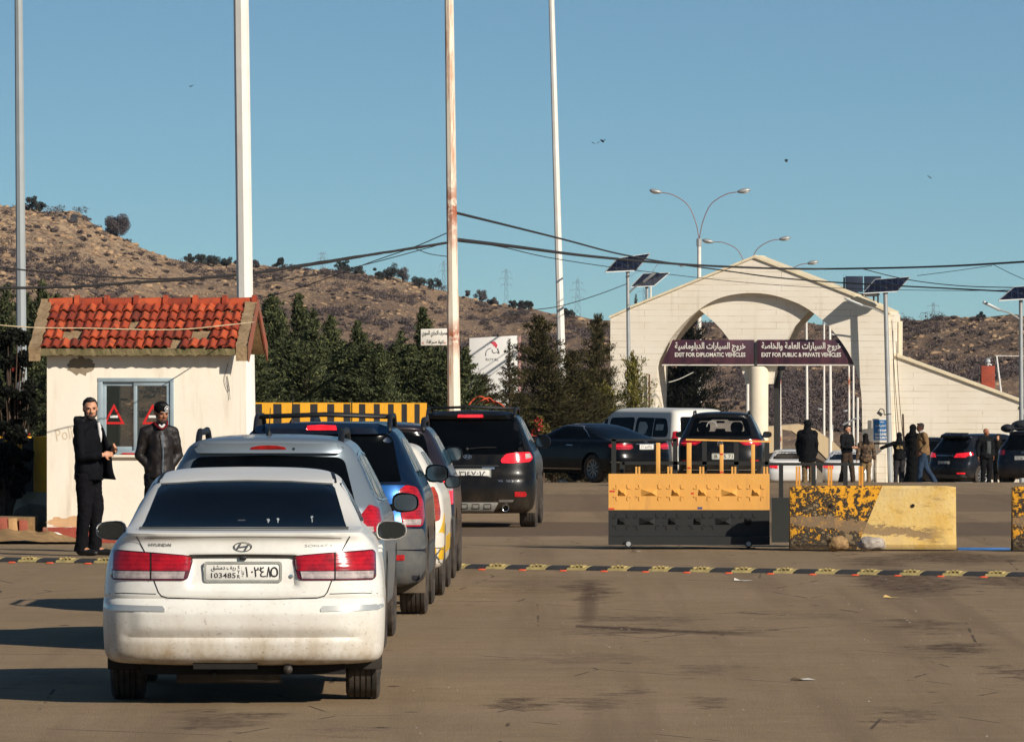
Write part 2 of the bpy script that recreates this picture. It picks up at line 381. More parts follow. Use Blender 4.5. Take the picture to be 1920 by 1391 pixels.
def build_scrub():
    rs = np.random.default_rng(5); cen = []; rad = []
    for i in range(10500):
        px = rs.uniform(-400, 2270); t = rs.uniform(.1, 1.0)**.8; Dr = ridge_D(px); D = D_FOOT+t*(Dr-D_FOOT)
        x = (px-960)*D/F; dens = noise.noise(Vector((x*.05, D*.012, 20)))
        if rs.random() > (.2+max(0, dens)*2.6)*(.62 if px > 1150 else 1): continue
        r = (.25+1.1*rs.random()**3)*(1.25 if dens > .1 else .8); z = hill_z(px, D)
        for k in range(3): cen.append((x+rs.normal()*r*.5, D+rs.normal()*r*.5, z+r*.3+rs.random()*r*.2)); rad.append(r*.75)
    cen = np.array(cen); rad = np.array(rad)
    V, Q = leafcloud(rs, cen, rad, 700000, .22, .5, .6, .5); me = bpy.data.meshes.new('scrub'); np_mesh(me, V, Q)
    o = link('hillside_scrub', me, m_leaf('scrub_leaf', hx('#473e3c'), hx('#5d5250'), hx('#776a60')))
    tag(o, 'low purple grey scrub scattered thickly over the dry hillsides', 'scrub', kind='stuff')
    ico = bmesh.new(); bmesh.ops.create_icosphere(ico, subdivisions=1, radius=1); bv = np.array([v.co[:] for v in ico.verts]); bf = np.array([[v.index for v in f.verts] for f in ico.faces]); ico.free()
    parts = []; 
    for i in range(15000):
        px = rs.uniform(-120, 2040); t = rs.uniform(.1, 1.02)**.75; Dr = ridge_D(px); D = D_FOOT+t*(Dr-D_FOOT); x = (px-960)*D/F
        hi = (Y0-ridge_y(px))/260*t
        cl = noise.noise(Vector((x*.09, D*.03, 40)))
        if rs.random() > .07+.95*max(hi, .32 if px > 1600 and t > .6 else 0)**1.3+cl*.8: continue
        r = (.08+.32*rs.random()**3)*(1+.7*max(0, hi)); s = np.array([r*(.8+1.3*rs.random()), r, r*(.35+.45*rs.random())])
        V = bv*s*(1+rs.normal(size=(len(bv), 1))*.26); a = rs.uniform(0, 6.28); ca, sa = math.cos(a), math.sin(a)
        V = V@np.array([[ca, sa, 0], [-sa, ca, 0], [0, 0, 1]]); parts.append((V+np.array([x, D, hill_z(px, D)+r*.1]), bf))
    V, Q = joinVQ(parts); me = bpy.data.meshes.new('rocks'); np_mesh(me, V, Q)
    o = link('hillside_rocks', me, simple('limestone_rock', hx('#b0926f'), .95, .25, .35, .6, .15, c2=hx('#79634e')))
    tag(o, 'tan limestone boulders and outcrops strewn over the hillsides', 'rocks', kind='stuff')
build_scrub()
# ---- single trees and bushes one can tell apart on the ridge
def ridge_tree(px, wpx, hpx, label, dark=True, base=0, t=.985, bushy=False):
    Dr = D_FOOT+t*(ridge_D(px)-D_FOOT); x = X(px, Dr); z = hill_z(px, Dr)-.1; h = hpx*Dr/F; r = wpx*Dr/F/2
    root = thing('hill_bush' if bushy else 'hill_tree', label, 'bush' if bushy else 'tree', (x, Dr, z), 0, 'bushes and trees along the hill ridge')
    rs = np.random.default_rng(int(px)); k = 14
    c = rs.normal(size=(k, 3))*np.array([r*.42, r*.42, h*.17])+np.array([0, 0, h*(.5 if bushy else .62)])
    V, Q = leafcloud(rs, c, np.full(k, r*.42), 9000 if wpx > 40 else 2200, .2, .4, .85, .45)
    V[:, 2] = np.maximum(V[:, 2], -.1); me = bpy.data.meshes.new('crown'); np_mesh(me, V, Q)
    link('crown', me, m_leaf('ridge_leaf_dark', hx('#2f322f'), hx('#484a45')) if dark else m_leaf('ridge_leaf_grey', hx('#453f42'), hx('#5f5858'), hx('#716a66')), root)
    m = M(); m.tube([(0, 0, -.3), (.1, 0, h*.4), (0, 0, h*.7)], [r*.12, r*.08, .03], 6)
    for a in range(5): m.tube([(0, 0, h*.3), (math.cos(a*1.3)*r*.5, math.sin(a*1.3)*r*.5, h*.65)], [r*.05, .02], 5)
    m.build('trunk', simple('far_bark', hx('#4a3d35'), .9), root)
ridge_tree(218, 56, 52, 'large round leafless grey bush standing alone on the steep left slope', False, t=.99, bushy=True)
ridge_tree(60, 26, 30, 'dark evergreen tree beside the grey lamp post top of the rocky hill', True)
ridge_tree(74, 22, 24, 'smaller dark tree just right of the evergreen on the rocky hilltop', True)
for px, w_, h_, lb in [(356, 20, 20, 'dark round tree leftmost of the clump left of the tall white pole on the ridge'), (376, 26, 22, 'second tree of the ridge clump left of the tall white pole'), (400, 30, 20, 'broad third tree of the ridge clump left of the tall white pole'), (424, 24, 20, 'rightmost tree of the ridge clump touching the tall white pole'), (479, 16, 16, 'small dark tree just right of the tall white pole on the ridge'), (524, 20, 22, 'thin twiggy tree alone on the ridge above the cypress row'), (640, 22, 26, 'bare pale tree on the ridge below the first pylon'), (652, 24, 22, 'grey tree on the ridge in the middle of the dense scrub line'), (672, 22, 18, 'low grey tree on the ridge right of the dense scrub line'),
                      (712, 18, 20, 'small tree on the ridge under the sagging black cables'), (732, 30, 28, 'big grey tree on the ridge left of the white Arabic signboard'), (755, 30, 30, 'tall grey tree leaning over the ridge above the white Arabic signboard'), (786, 34, 22, 'wide grey bush tree on the ridge just left of the rusty white pole'), (812, 24, 22, 'grey tree on the ridge touching the rusty white pole'), (877, 12, 16, 'tiny round tree just right of the rusty white pole'), (903, 26, 22, 'grey tree on the ridge left of the lattice pylon'), (925, 20, 16, 'low bush tree at the foot of the lattice pylon'), (962, 16, 16, 'small tree right of the foot of the lattice pylon'), (977, 18, 22, 'upright tree on the ridge above the spiky conifer'), (992, 20, 22, 'twin tree on the ridge above the spiky conifer'), (1066, 22, 16, 'bush right of the thin white pole on the ridge'), (1763, 16, 14, 'dark bush at the foot of the pylon on the right hill'), (1838, 16, 16, 'lone bush on the crest of the right hill')]:
    ridge_tree(px, w_, h_, lb, px % 2 == 0)
# ---- pylons beyond the ridge
_py = simple('pylon_steel', hx('#75838c'), .6, .1, 3, 0)
def pylon(px, ytop, ybase, D, arms, label, w=.11):
    b = P(px, ybase, D); ho = (ybase-ytop)*D/F+14; z0 = -5.6; h = CZ-(ytop-Y0)*D/F-z0; bw = h*w
    root = thing('lattice_pylon', label, 'pylon', (b.x, D, z0), 0, 'lattice pylons beyond the ridge'); m = M(); rr = .065*D/3500+.03
    n = 12; lv = [(h*i/n, bw*(1-.82*i/n)) for i in range(n+1)]
    for sx in (-1, 1):
        for sy in (-1, 1): m.tube([(sx*q*.5, sy*q*.5, z) for z, q in lv], rr, 4)
    for i in range(n):
        (za, qa), (zb, qb) = lv[i], lv[i+1]
        for sy in (-1, 1):
            m.tube([(-qa*.5, sy*qa*.5, za), (qb*.5, sy*qb*.5, zb)], rr*.7, 3); m.tube([(qa*.5, sy*qa*.5, za), (-qb*.5, sy*qb*.5, zb)], rr*.7, 3)
    m.build('tower', _py, root)
    for k, (zz, L) in enumerate(arms):
        a = M(); z = h-(1-zz)*ho; a.tube([(-L*ho, 0, z), (0, 0, z+ho*.03), (L*ho, 0, z)], rr*.9, 4); a.tube([(-L*ho, 0, z), (L*ho, 0, z)], rr*.9, 4)
        for sx in (-1, 1): a.tube([(sx*L*ho, 0, z), (sx*L*ho, 0, z-ho*.05)], rr*.6, 4)
        a.build('crossarm', _py, root)
pylon(949, 504, 575, 3200, [(.95, .07), (.86, .10), (.77, .08)], 'slender lattice pylon standing between the rusty pole and the thin white pole', .10)
pylon(1083, 522, 592, 3300, [(.93, .08), (.83, .11), (.72, .09)], 'lattice pylon standing just left of the stone gateway', .13)
pylon(605, 472, 512, 4200, [(.95, .09), (.85, .12)], 'faint pylon above the ridge near the tall white pole', .16)
pylon(832, 488, 550, 3600, [(.93, .07), (.82, .09)], 'narrow pylon half hidden by the rusty white pole', .09)
pylon(1750, 567, 603, 3300, [(.93, .12), (.80, .16)], 'pylon on the crest of the right hill', .15)
pylon(1208, 530, 600, 4600, [(.93, .1), (.85, .12)], 'very faint pylon behind the left solar lamps', .1)
# military post on the hilltop
def hilltop_post():
    D = ridge_D(110)*.985; z = hill_z(115, D); k = D/F
    r = thing('hilltop_hut', 'tiny dark lookout hut on top of the rocky hill', 'hut', (X(139, D), D, hill_z(139, D)+.15)); m = M(); m.box(-.5, .5, -.4, .4, -.2, .7); m.prism([(-.6, .7), (.6, .7), (.3, 1.0), (-.2, 1.05)], -.5, .5); m.build('hut_wall', simple('far_dark', hx('#3a3b40'), .8), r)
    m = M(); m.box(-1.6, -1.2, -.1, .1, -.2, .75); m.box(-2.9, -.6, -.06, .06, .02, .12); m.build('railing', simple('far_dark', hx('#3a3b40'), .8), r)
hilltop_post()
# ---- trees and shrubs near the road
_bark = simple('tree_bark', hx('#4b3b2d'), .9, .3, 12, .6, .02)
def conifer_mesh(seed, h, r, nbr, per, leaf, droop=.1, rise=.45, top=.25, power=.75, rag=0):
    """feathery branches radiating from a trunk; returns foliage mesh and limb mesh"""
    rs = np.random.default_rng(seed); segP, segA, segB = [], [], []; limbs = M()
    for i in range(nbr):
        u = (i+.5)/nbr; z = h*(.04+.94*u); L = r*(1-u)**power*(rs.uniform(.35, 1.25) if rag else .65+.5*rs.random())+.05*h*top*(1-u)+.03
        a = i*2.399+rs.normal()*.3; d = np.array([math.cos(a), math.sin(a), 0]); el = rise+rs.normal()*.12+u*.5
        n = max(6, int(per*L/r)); ts = rs.random(n)**.75
        cur = np.array([d*L*t*math.cos(el)+np.array([0, 0, L*t*math.sin(el)-droop*L*t*t]) for t in ts])
        spread = ((.05+.06*(1-ts))*L+.02*r) if rag else (.10+.16*(1-ts))*L+.03*r
        off = rs.normal(size=(n, 3))*spread[:, None]; off[:, 2] *= .6
        segP.append(cur+off+np.array([0, 0, z])); dd = d*math.cos(el)+np.array([0, 0, math.sin(el)]); A = dd+rs.normal(size=(n, 3))*.55; A[:, 2] += .15
        A /= np.linalg.norm(A, axis=1, keepdims=True); B = np.cross(A, rand_unit(rs, n)); B /= np.linalg.norm(B, axis=1, keepdims=True)+1e-9
        s = leaf*(.6+.9*rs.random((n, 1))); segA.append(A*s); segB.append(B*s*.27)
        if i % 2 == 0: limbs.tube([(0, 0, z), tuple(d*L*.5*math.cos(el)+np.array([0, 0, z+L*.5*math.sin(el)-droop*L*.25])), tuple(d*L*.92*math.cos(el)+np.array([0, 0, z+L*.92*math.sin(el)-droop*L*.85]))], [.012*h*(1-u)+.006, .006*h*(1-u)+.004, .003], 4)
    V, Q = leafquads(np.concatenate(segP), np.concatenate(segA), np.concatenate(segB)); me = bpy.data.meshes.new('crown'); np_mesh(me, V, Q)
    limbs.tube([(0, 0, -.4), (.02*h, 0, h*.35), (0, .01*h, h*.7), (0, 0, h*.96)], [.028*h, .02*h, .01*h, .003*h], 8)
    return me, limbs.mesh('trunk')
def tree_at(name, label, cat_, px, D, ytop, meshes, mat, h0, group=None, sx=1.0, rz=0, zb=None):
    z0 = GZ(D) if zb is None else zb; h = CZ-(ytop-Y0)*D/F-z0; k = h/h0
    r = thing(name, label, cat_, (X(px, D), D, z0), rz, group); r.scale = (k*sx, k*sx, k)
    link('crown', meshes[0], None if meshes[0].materials else mat, r); link('trunk', meshes[1], None if meshes[1].materials else _bark, r); return r
m_cyp = m_leaf('cypress_leaf', hx('#2c3322'), hx('#53593a'), hx('#777849'))
m_ced = m_leaf('cedar_leaf', hx('#262515'), hx('#413c22'), hx('#5d5330'))
m_pin = m_leaf('pine_leaf', hx('#474522'), hx('#726c30'), hx('#978a45'))
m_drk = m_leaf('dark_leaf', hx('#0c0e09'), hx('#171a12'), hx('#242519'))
cyp = [conifer_mesh(11+i, 6, [1.35, 1.6, 1.2, 1.5][i], [130, 115, 140, 105][i], 430, .10, [.05, .15, .0, .1][i], [.7, .5, .85, .6][i], .4, [.62, .75, .6, .8][i], 1) for i in range(4)]
G = 'dark cypresses in a row behind the striped wall'
for i, (px, yt, D, sx, lb) in enumerate([(508, 548, 165, 1.15, 'tallest dark cypress, first right of the guard booth'), (531, 582, 172, 1.0, 'dark cypress second from the guard booth'), (560, 546, 168, 1.05, 'pointed dark cypress third from the guard booth'), (587, 574, 163, 1.15, 'full dark cypress fourth from the guard booth'), (619, 588, 170, 1.0, 'dark cypress with a thin tip in the middle of the row'), (645, 636, 164, 1.1, 'short cypress just right of the middle of the row'), (670, 598, 168, 1.1, 'cypress with a bare twig on its left flank'), (697, 634, 161, 1.15, 'low bushy cypress left of the white Arabic signboard'), (725, 655, 170, 1.2, 'lowest cypress of the row, left of the white Arabic signboard'), (752, 616, 165, 1.1, 'cypress under the left edge of the white Arabic signboard'), (792, 572, 171, 1.05, 'tall cypress rising behind the white Arabic signboard'), (822, 640, 163, 1.2, 'cypress beside the rusty white pole, below the signboard'), (856, 690, 166, 1.2, 'short cypress partly behind the rusty white pole'),
                                      (12, 528, 160, 1.1, 'dark cypress left of the grey lamp post'), (48, 545, 166, 1.1, 'dark cypress behind the grey lamp post'), (78, 520, 158, 1.2, 'dark cypress between the grey lamp post and the tiled roof'), (108, 548, 168, 1.1, 'dark cypress rising behind the left end of the tiled roof')]):
    tree_at('cypress_tree', lb, 'tree', px, D, yt, cyp[i % 4], m_cyp, 6, G, sx*1.22, i*1.7)
for i, px in enumerate([470, 495, 520, 546, 574, 602, 632, 658, 684, 712, 738, 768, 805, 838, 872, 0, 35, 66, 95]):   # lower row closing the gaps
    tree_at('cypress_tree', 'low dense cypress filling the hedge behind the fence', 'tree', px, 150+(i*7) % 9, 632+(i*37) % 36, cyp[(i+1) % 4], m_cyp, 6, 'low cypresses filling the gaps of the row', 1.75, i*2.3)
ced = conifer_mesh(31, 6, 2.7, 105, 420, .13, .3, .2, .3, .6, 1); xmas = conifer_mesh(32, 5, 1.35, 95, 200, .10, .12, .1, .25, .85, 1); pin = conifer_mesh(33, 5, 1.6, 75, 230, .12, -.25, .7, .5, .5, 1)
tree_at('cedar_tree', 'broad dark cedar standing left of the thin white pole', 'tree', 1012, 196, 588, ced, m_ced, 6, None, .82)
tree_at('spiky_conifer', 'small pointed conifer with tiered branches before the white billboard', 'tree', 955, 190, 630, xmas, m_ced, 5, None, .75)
tree_at('low_cedar', 'low dark cedar under the white billboard behind the black car roof', 'tree', 905, 188, 700, ced, m_ced, 6, None, 1.1, 2)
tree_at('leaning_cedar', 'dark cedar right of the thin white pole', 'tree', 1072, 202, 655, ced, m_ced, 6, None, 1.0, 4)
tree_at('sunlit_pine', 'yellow green young pine in front of the left gate pier', 'tree', 1188, 214, 668, pin, m_pin, 5, None, .92, 1)
tree_at('young_pine', 'small olive green pine left of the sunlit pine', 'tree', 1130, 210, 722, pin, m_pin, 5, None, 1.3, 3)
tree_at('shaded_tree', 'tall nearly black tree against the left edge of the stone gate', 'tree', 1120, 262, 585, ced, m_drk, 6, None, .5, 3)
for px_, D_, yt_, lb_, sx_, rz_ in ((975, 193, 735, 'low dark cedar filling the gap below the white billboard', 1.5, 1), (1040, 191, 712, 'low dark cedar right behind the black saloon', 1.45, 3), (1100, 205, 690, 'dark low cedar between the thin white pole and the young pine', 1.3, 5), (932, 187, 752, 'lowest dark cedar beside the rusty mast foot', 1.5, 2)):
    tree_at('low_cedar', lb_, 'tree', px_, D_, yt_, ced, m_ced, 6, None, sx_, rz_)
o = tree_at('arch_tree', 'black shaded tree seen through the left half of the arch', 'tree', 1283, 302, 618, conifer_mesh(35, 6, 2.5, 150, 360, .16, .1, .4, .4, .35, 1), m_drk, 6, None, .78, 1)  # the shade on this tree is put into its near-black leaf colour
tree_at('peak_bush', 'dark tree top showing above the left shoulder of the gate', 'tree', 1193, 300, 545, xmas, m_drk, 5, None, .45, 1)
# broadleaf shrub left of the booth
def shrub(name, label, px, D, ytop, wpx, seed, n, mat, leaf=.07, cl=40, flowers=0, trunk=True, gap=.8):
    z0 = GZ(D); h = CZ-(ytop-Y0)*D/F-z0; r = wpx*D/F/2; rs = np.random.default_rng(seed); root = thing(name, label, 'shrub', (X(px, D), D, z0))
    c = rand_unit(rs, cl)*rs.random((cl, 1))**.4*np.array([r*.85, r*.85, h*.36])+np.array([0, 0, h*.6]); rad = rs.uniform(.12, .3, cl)*r*1.5*gap
    V, Q = leafcloud(rs, c, rad, n, leaf, .1, .9, .6); V[:, 2] = np.maximum(V[:, 2], .02); me = bpy.data.meshes.new('foliage'); np_mesh(me, V, Q); link('crown', me, mat, root)
    m = M()
    for i in range(cl): 
        q = c[i]; m.tube([(rs.normal()*.05, rs.normal()*.05, -.1), (q[0]*.35, q[1]*.35, q[2]*.5), tuple(q)], [.03, .018, .006], 5)
    m.build('stems', _bark, root)
    if flowers:
        k = rs.integers(0, cl, flowers); fc = c[k]+np.array([0, -r*.3, r*.25]); V, Q = leafcloud(rs, fc, np.full(flowers, .12), flowers*14, .05, 0, 1, .8)
        me = bpy.data.meshes.new('flowers'); np_mesh(me, V, Q); link('flowers', me, simple('red_petal', hx('#a51d18'), .6, .2), root)['kind'] = 'stuff'
    return root
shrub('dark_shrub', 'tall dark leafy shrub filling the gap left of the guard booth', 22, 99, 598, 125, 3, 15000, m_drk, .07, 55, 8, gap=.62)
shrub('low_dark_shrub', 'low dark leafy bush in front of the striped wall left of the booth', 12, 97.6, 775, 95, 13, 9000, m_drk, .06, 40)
shrub('red_flower_shrub', 'low bush with red blossoms beside the black saloon', 1013, 187, 775, 55, 6, 3500, m_leaf('brushy_leaf', hx('#4b4322'), hx('#6f6233')), .07, 18, 14)
shrub('wall_top_flower', 'small red flowering plant peeking over the striped wall', 520, 122, 745, 26, 7, 500, m_leaf('brushy_leaf', hx('#4b4322'), hx('#6f6233')), .05, 8, 10)
shrub('edge_tree', 'green leafy tree cut by the right edge of the photo', 1932, 236, 700, 46, 9, 5000, m_leaf('olive_leaf', hx('#1c2615'), hx('#33421f')), .12, 30)
# ================================================================ STRUCTURES
def m_wallpaint(name, c, stain, sc=1.2, k=.6):
    t = NT(name); n = t.noise(sc, 6, .65); v = t.noise(1, 5, .6, vec=t.mapd((6, 6, .7)))
    b = t.ramp(n, [(.3, tuple(x*.9 for x in c[:3])+(1,)), (.7, c)]); b = t.mix(t.math('MULTIPLY', t.ramp(v, [(.52, 0.), (.75, 1.)]), k), b, stain)
    t.col(b); t.rough(.9); t.bump(t.noise(18, 5, .7), .35, .008); t.b.inputs['Specular IOR Level'].default_value = .25; return t
# ---- guard booth
def m_roof_tile():
    t = NT('clay_tile'); g = t.n('ShaderNodeNewGeometry').outputs['Random Per Island']
    b = t.ramp(g, [(0, hx('#7c2912')), (.5, hx('#a3401f')), (.9, hx('#c0552b')), (1, hx('#5f2014'))]); n = t.noise(9, 5, .7)
    b = t.mix(t.ramp(n, [(.5, 0.), (.7, .75)]), b, hx('#5a3022')); sp = t.noise(22, 3, .6); b = t.mix(t.ramp(sp, [(.68, 0.), (.74, .8)]), b, hx('#b79c7b'))
    t.col(b); t.rough(.85); t.bump(n, .4, .01); return t.m
def booth():
    D0 = 93.6; s = S(D0); rot = R(-3.5); root = thing('guard_booth', 'cream rendered guard booth with a red tiled roof beside the road', 'booth', (X(88, D0), D0, 0), rot)
    W, DP, H = 2.31, 2.0, 2.38
    cream = m_wallpaint('cream_render', hx('#efe4d0'), hx('#b09c80'), 1.3, .45)
    x, y, z = cream.sep()
    # worn red plinth paint and peeling patch are part of the wall's own finish
    wall = M(); t_ = .18; wx0, wx1, wz0, wz1 = .64, 1.60, 1.06, 2.02
    wall.box(0, wx0, 0, t_, 0, H); wall.box(wx1, W, 0, t_, 0, H); wall.box(wx0, wx1, 0, t_, 0, wz0); wall.box(wx0, wx1, 0, t_, wz1, H)
    wall.box(0, t_, t_, DP-t_, 0, H); wall.box(W-t_, W, t_, DP-t_, 0, H); wall.box(0, W, DP-t_, DP, 0, .98); wall.box(0, .7, DP-t_, DP, .98, 2.0); wall.box(1.62, W, DP-t_, DP, .98, 2.0); wall.box(0, W, DP-t_, DP, 2.0, H)
    wo = wall.build('wall', cream.m, root)
    for xa in (0, W-t_): gb = M(); gb.add([(xa, 0, H), (xa+t_, 0, H), (xa+t_, DP, H), (xa, DP, H), (xa, DP/2, H+.40), (xa+t_, DP/2, H+.40)], [(0, 1, 5, 4), (3, 4, 5, 2), (0, 4, 3), (1, 2, 5), (0, 3, 2, 1)]); gb.build('gable', cream.m, root)
    t = NT('worn_red_plinth'); n = t.noise(5, 6, .7); b = t.ramp(n, [(.38, hx('#8f8069')), (.47, hx('#9a4433')), (.7, hx('#a85241'))]); t.col(b); t.rough(.9); t.bump(n, .5, .02)
    pl = M(); pl.box(-.05, W+.04, -.05, -.002, -.05, .15); pl.box(-.05, -.002, -.002, DP, -.05, .15); pl.box(W+.002, W+.05, -.002, DP, -.05, .15); pl.build('plinth', t.m, root, bev=.012)
    # roof
    eo, ro = .18, .22; RZ = H+.60; ez = H+.0; my = DP/2; slab = M(); th = .07
    for sg in (-1, 1):
        ye = my+sg*(my+eo); vs = []
        for xx in (-.19, W+ro):
            vs += [(xx, ye, ez), (xx, my, RZ-.03), (xx, my, RZ-.03-th), (xx, ye, ez-th)]
        slab.add(vs, [(0, 1, 5, 4), (3, 7, 6, 2), (0, 4, 7, 3), (0, 3, 2, 1), (4, 5, 6, 7), (1, 2, 6, 5)])
    t = NT('mortar_edge'); n = t.noise(7, 6, .75); t.col(t.ramp(n, [(.3, hx('#7b6447')), (.55, hx('#a58a66')), (.8, hx('#bfa581'))])); t.rough(.95); t.bump(t.noise(26, 5, .8), .9, .03)
    slab.build('roof', t.m, root)
    tiles = M(); rnd = random.Random(4); ncol, nrow = 21, 5; up = Vector((0, my+eo, RZ-.03-ez)); L = up.length; u = up.normalized(); nn = Vector((0, -u.z, u.y))
    x0, x1 = -.05, W+.08; cw = (x1-x0)/ncol; rl = L/nrow
    for rr in range(nrow-1, -1, -1):
        for c in range(ncol):
            if (rr == 0 and c in (14,)) or (rr == 1 and c in (2, 3, 16, 17)) or rnd.random() < .012: continue
            lift = .062+rnd.uniform(-.004, .012); sk = rnd.uniform(-.012, .012); dn = rnd.uniform(-.02, .02); base = Vector((x0+c*cw, -eo, ez))
            vs = []; 
            for k in range(2):
                for i in range(7):
                    f = i/6; wv = math.sin(f*math.pi*2-.6)*.017; q = base+Vector((f*cw*1.04+sk*(1-k), 0, 0))+u*(rr*rl+(-.03+dn if k == 0 else rl*1.02))+nn*(lift*(1.0 if k == 0 else .25)+wv); vs.append(q)
            vs += [v-nn*.02 for v in vs[:7]]
            tiles.add(vs, [(i, i+1, i+8, i+7) for i in range(6)]+[(14+i, 14+i+1, i+1, i) for i in range(6)])
    for rr in range(nrow):
        for c in range(ncol):
            q = Vector((x0+c*cw, 2*my+eo, ez)); u2 = Vector((0, -(my+eo), RZ-.03-ez)).normalized(); n2 = Vector((0, u2.z, -u2.y))
            vs = []
            for k in range(2):
                for i in range(5): f = i/4; vs.append(q+Vector((f*cw, 0, 0))+u2*((rr+k)*rl)+n2*(.03*(1-k)+math.sin(f*6.28-.6)*.025+.012))
            tiles.add(vs, [(i, i+1, i+6, i+5) for i in range(4)])
    tm = m_roof_tile(); tiles.build('roof_tiles', tm, root, recalc=False)
    m = M(); nx = 7; step = (W+.32)/nx
    for i in range(nx):
        a = -.09+i*step; m.tube([(a, my, RZ-.03), (a+step*.93, my, RZ-.01)], [.075, .07], 12); m.tube([(a+step*.86, my, RZ-.01), (a+step*1.02, my, RZ-.01)], [.095, .095], 12)
    m.build('ridge_tiles', tm, root, sharp=50)
    for (xa, xb) in ((-.20, -.06), (W+.09, W+ro+.02)):
        e = M(); n = 24; vs = []
        for i in range(n+1):
            f = i/n; y_ = -eo-.04+(my+eo+.04)*f; z_ = ez-.03+(RZ-ez-.0)*f; j = rnd.uniform(-.012, .012)
            vs += [(xa+rnd.uniform(-.01, .01), y_, z_+.055+j), (xb+rnd.uniform(-.018, .018), y_, z_+.06+j), (xb, y_, z_-.12), (xa, y_, z_-.12)]
        fs = []
        for i in range(n):
            b = i*4
            for k in range(4): fs.append((b+k, b+(k+1) % 4, b+4+(k+1) % 4, b+4+k))
        fs += [(0, 1, 2, 3), (n*4+3, n*4+2, n*4+1, n*4)]; e.add(vs, fs); e.build('rake_mortar', t.m, root, sharp=35)
    rb = M()
    for xa in (W+ro+.021,):
        rb.add([(xa, -eo-.05, ez-.16), (xa, my, RZ-.10), (xa, my, RZ+.03), (xa, -eo-.05, ez+.05), (xa+.02, -eo-.05, ez-.16), (xa+.02, my, RZ-.10), (xa+.02, my, RZ+.03), (xa+.02, -eo-.05, ez+.05)], [(0, 1, 2, 3), (7, 6, 5, 4), (0, 4, 5, 1), (3, 2, 6, 7), (0, 3, 7, 4), (1, 5, 6, 2)])
        rb.add([(xa, 2*my+eo+.05, ez-.16), (xa, my, RZ-.10), (xa, my, RZ+.03), (xa, 2*my+eo+.05, ez+.05), (xa+.02, 2*my+eo+.05, ez-.16), (xa+.02, my, RZ-.10), (xa+.02, my, RZ+.03), (xa+.02, 2*my+eo+.05, ez+.05)], [(0, 1, 2, 3), (7, 6, 5, 4), (0, 4, 5, 1), (3, 2, 6, 7), (0, 3, 7, 4), (1, 5, 6, 2)])
    rb.build('bargeboard', simple('worn_red_paint', hx('#9c4a34'), .9, .2, 5, .4, .01, c2=hx('#7d5b43')), root)
    ev = M(); vs = []; n = 60
    for i in range(n+1):
        xx = -.2+(W+ro+.2)*i/n; j = rnd.uniform(-.015, .012); vs += [(xx, -eo-.03+rnd.uniform(-.012, .012), ez+.005), (xx, -eo-.035, ez-.075+j), (xx, -eo+.1, ez-.08+j), (xx, -eo+.1, ez+.01)]
    fs = []
    for i in range(n):
        b = i*4
        for k in range(4): fs.append((b+k, b+(k+1) % 4, b+4+(k+1) % 4, b+4+k))
    fs += [(0, 1, 2, 3), (n*4+3, n*4+2, n*4+1, n*4)]; ev.add(vs, fs); ev.build('eave_mortar', simple('mossy_mortar', hx('#80704f'), .95, .3, 6, .6, .02, c2=hx('#55502f')), root)
    # window
    al = simple('grey_aluminium', hx('#9aa8ac'), .45, .1, 4, .05, metallic=.2); fr = M(); f = .05; yb, yf = .0, .07
    fr.box(wx0, wx1, yb-.01, yf, wz0, wz0+.05); fr.box(wx0, wx1, yb-.01, yf, wz1-.05, wz1); fr.box(wx0, wx0+.06, yb-.008, yf, wz0+.05, wz1-.05); fr.box(wx1-.05, wx1, yb-.008, yf, wz0+.05, wz1-.05)
    fro = fr.build('window_frame', al, root, bev=.004)
    xm = (wx0+wx1)/2; gl = NT('booth_glass'); gl.b.inputs['Base Color'].default_value = hx('#2a302b'); gl.rough(.06); gl.b.inputs['Alpha'].default_value = .42; gl.b.inputs['Specular IOR Level'].default_value = .6
    for k, (a, b, yy) in enumerate(((wx0+.06, xm+.03, .035), (xm-.03, wx1-.05, .012))):
        m = M(); m.box(a, b, yy, yy+.025, wz0+.05, wz0+.10); m.box(a, b, yy, yy+.025, wz1-.1, wz1-.05); m.box(a, a+.045, yy, yy+.025, wz0+.1, wz1-.1); m.box(b-.045, b, yy, yy+.025, wz0+.1, wz1-.1)
        so_ = m.build('sash', al, root, bev=.003); m = M(); m.box(a+.045, b-.045, yy+.01, yy+.016, wz0+.1, wz1-.1); m.build('pane', gl.m, so_)
        cx, cz = ((.84, 1.33)[k], wz0+.48); tr = M(); q = [(-.135, -.10), (.135, -.10), (0, .155)]; q2 = [(-.09, -.073), (.09, -.073), (0, .10)]
        tr.add([(cx+p[0], yy+.004, cz+p[1]) for p in q+q2], [(0, 1, 4, 3), (1, 2, 5, 4), (2, 0, 3, 5)]); tr.build('warning_triangle', simple('signal_red', hx('#c81e1b'), .5, .08), so_)
        tr = M(); tr.box(cx-.05, cx+.05, yy+.003, yy+.0055, cz-.02, cz+.01); tr.build('white_bar', simple('white_sticker', hx('#dedbd2'), .6, .05), so_)
    m = M(); m.box(wx0-.04, wx1+.04, -.06, .0, wz0-.035, wz0-.003); m.build('sill', cream.m, root, bev=.006)
    m = M(); m.box(.95, 1.2, -.045, -.02, wz0+.006, wz0+.02); m.build('red_strip', simple('signal_red', hx('#c81e1b'), .5, .08), root)
    ins = M(); ins.box(.2, W-.2, .5, 1.6, .0, .78); ins.build('desk', simple('dark_wood', hx('#3a2d22'), .7), root)
    m = M(); m.box(t_, W-t_, t_, DP-t_, 2.28, 2.33); m.build('ceiling', simple('ceil', hx('#cfc4ae'), .9), root)
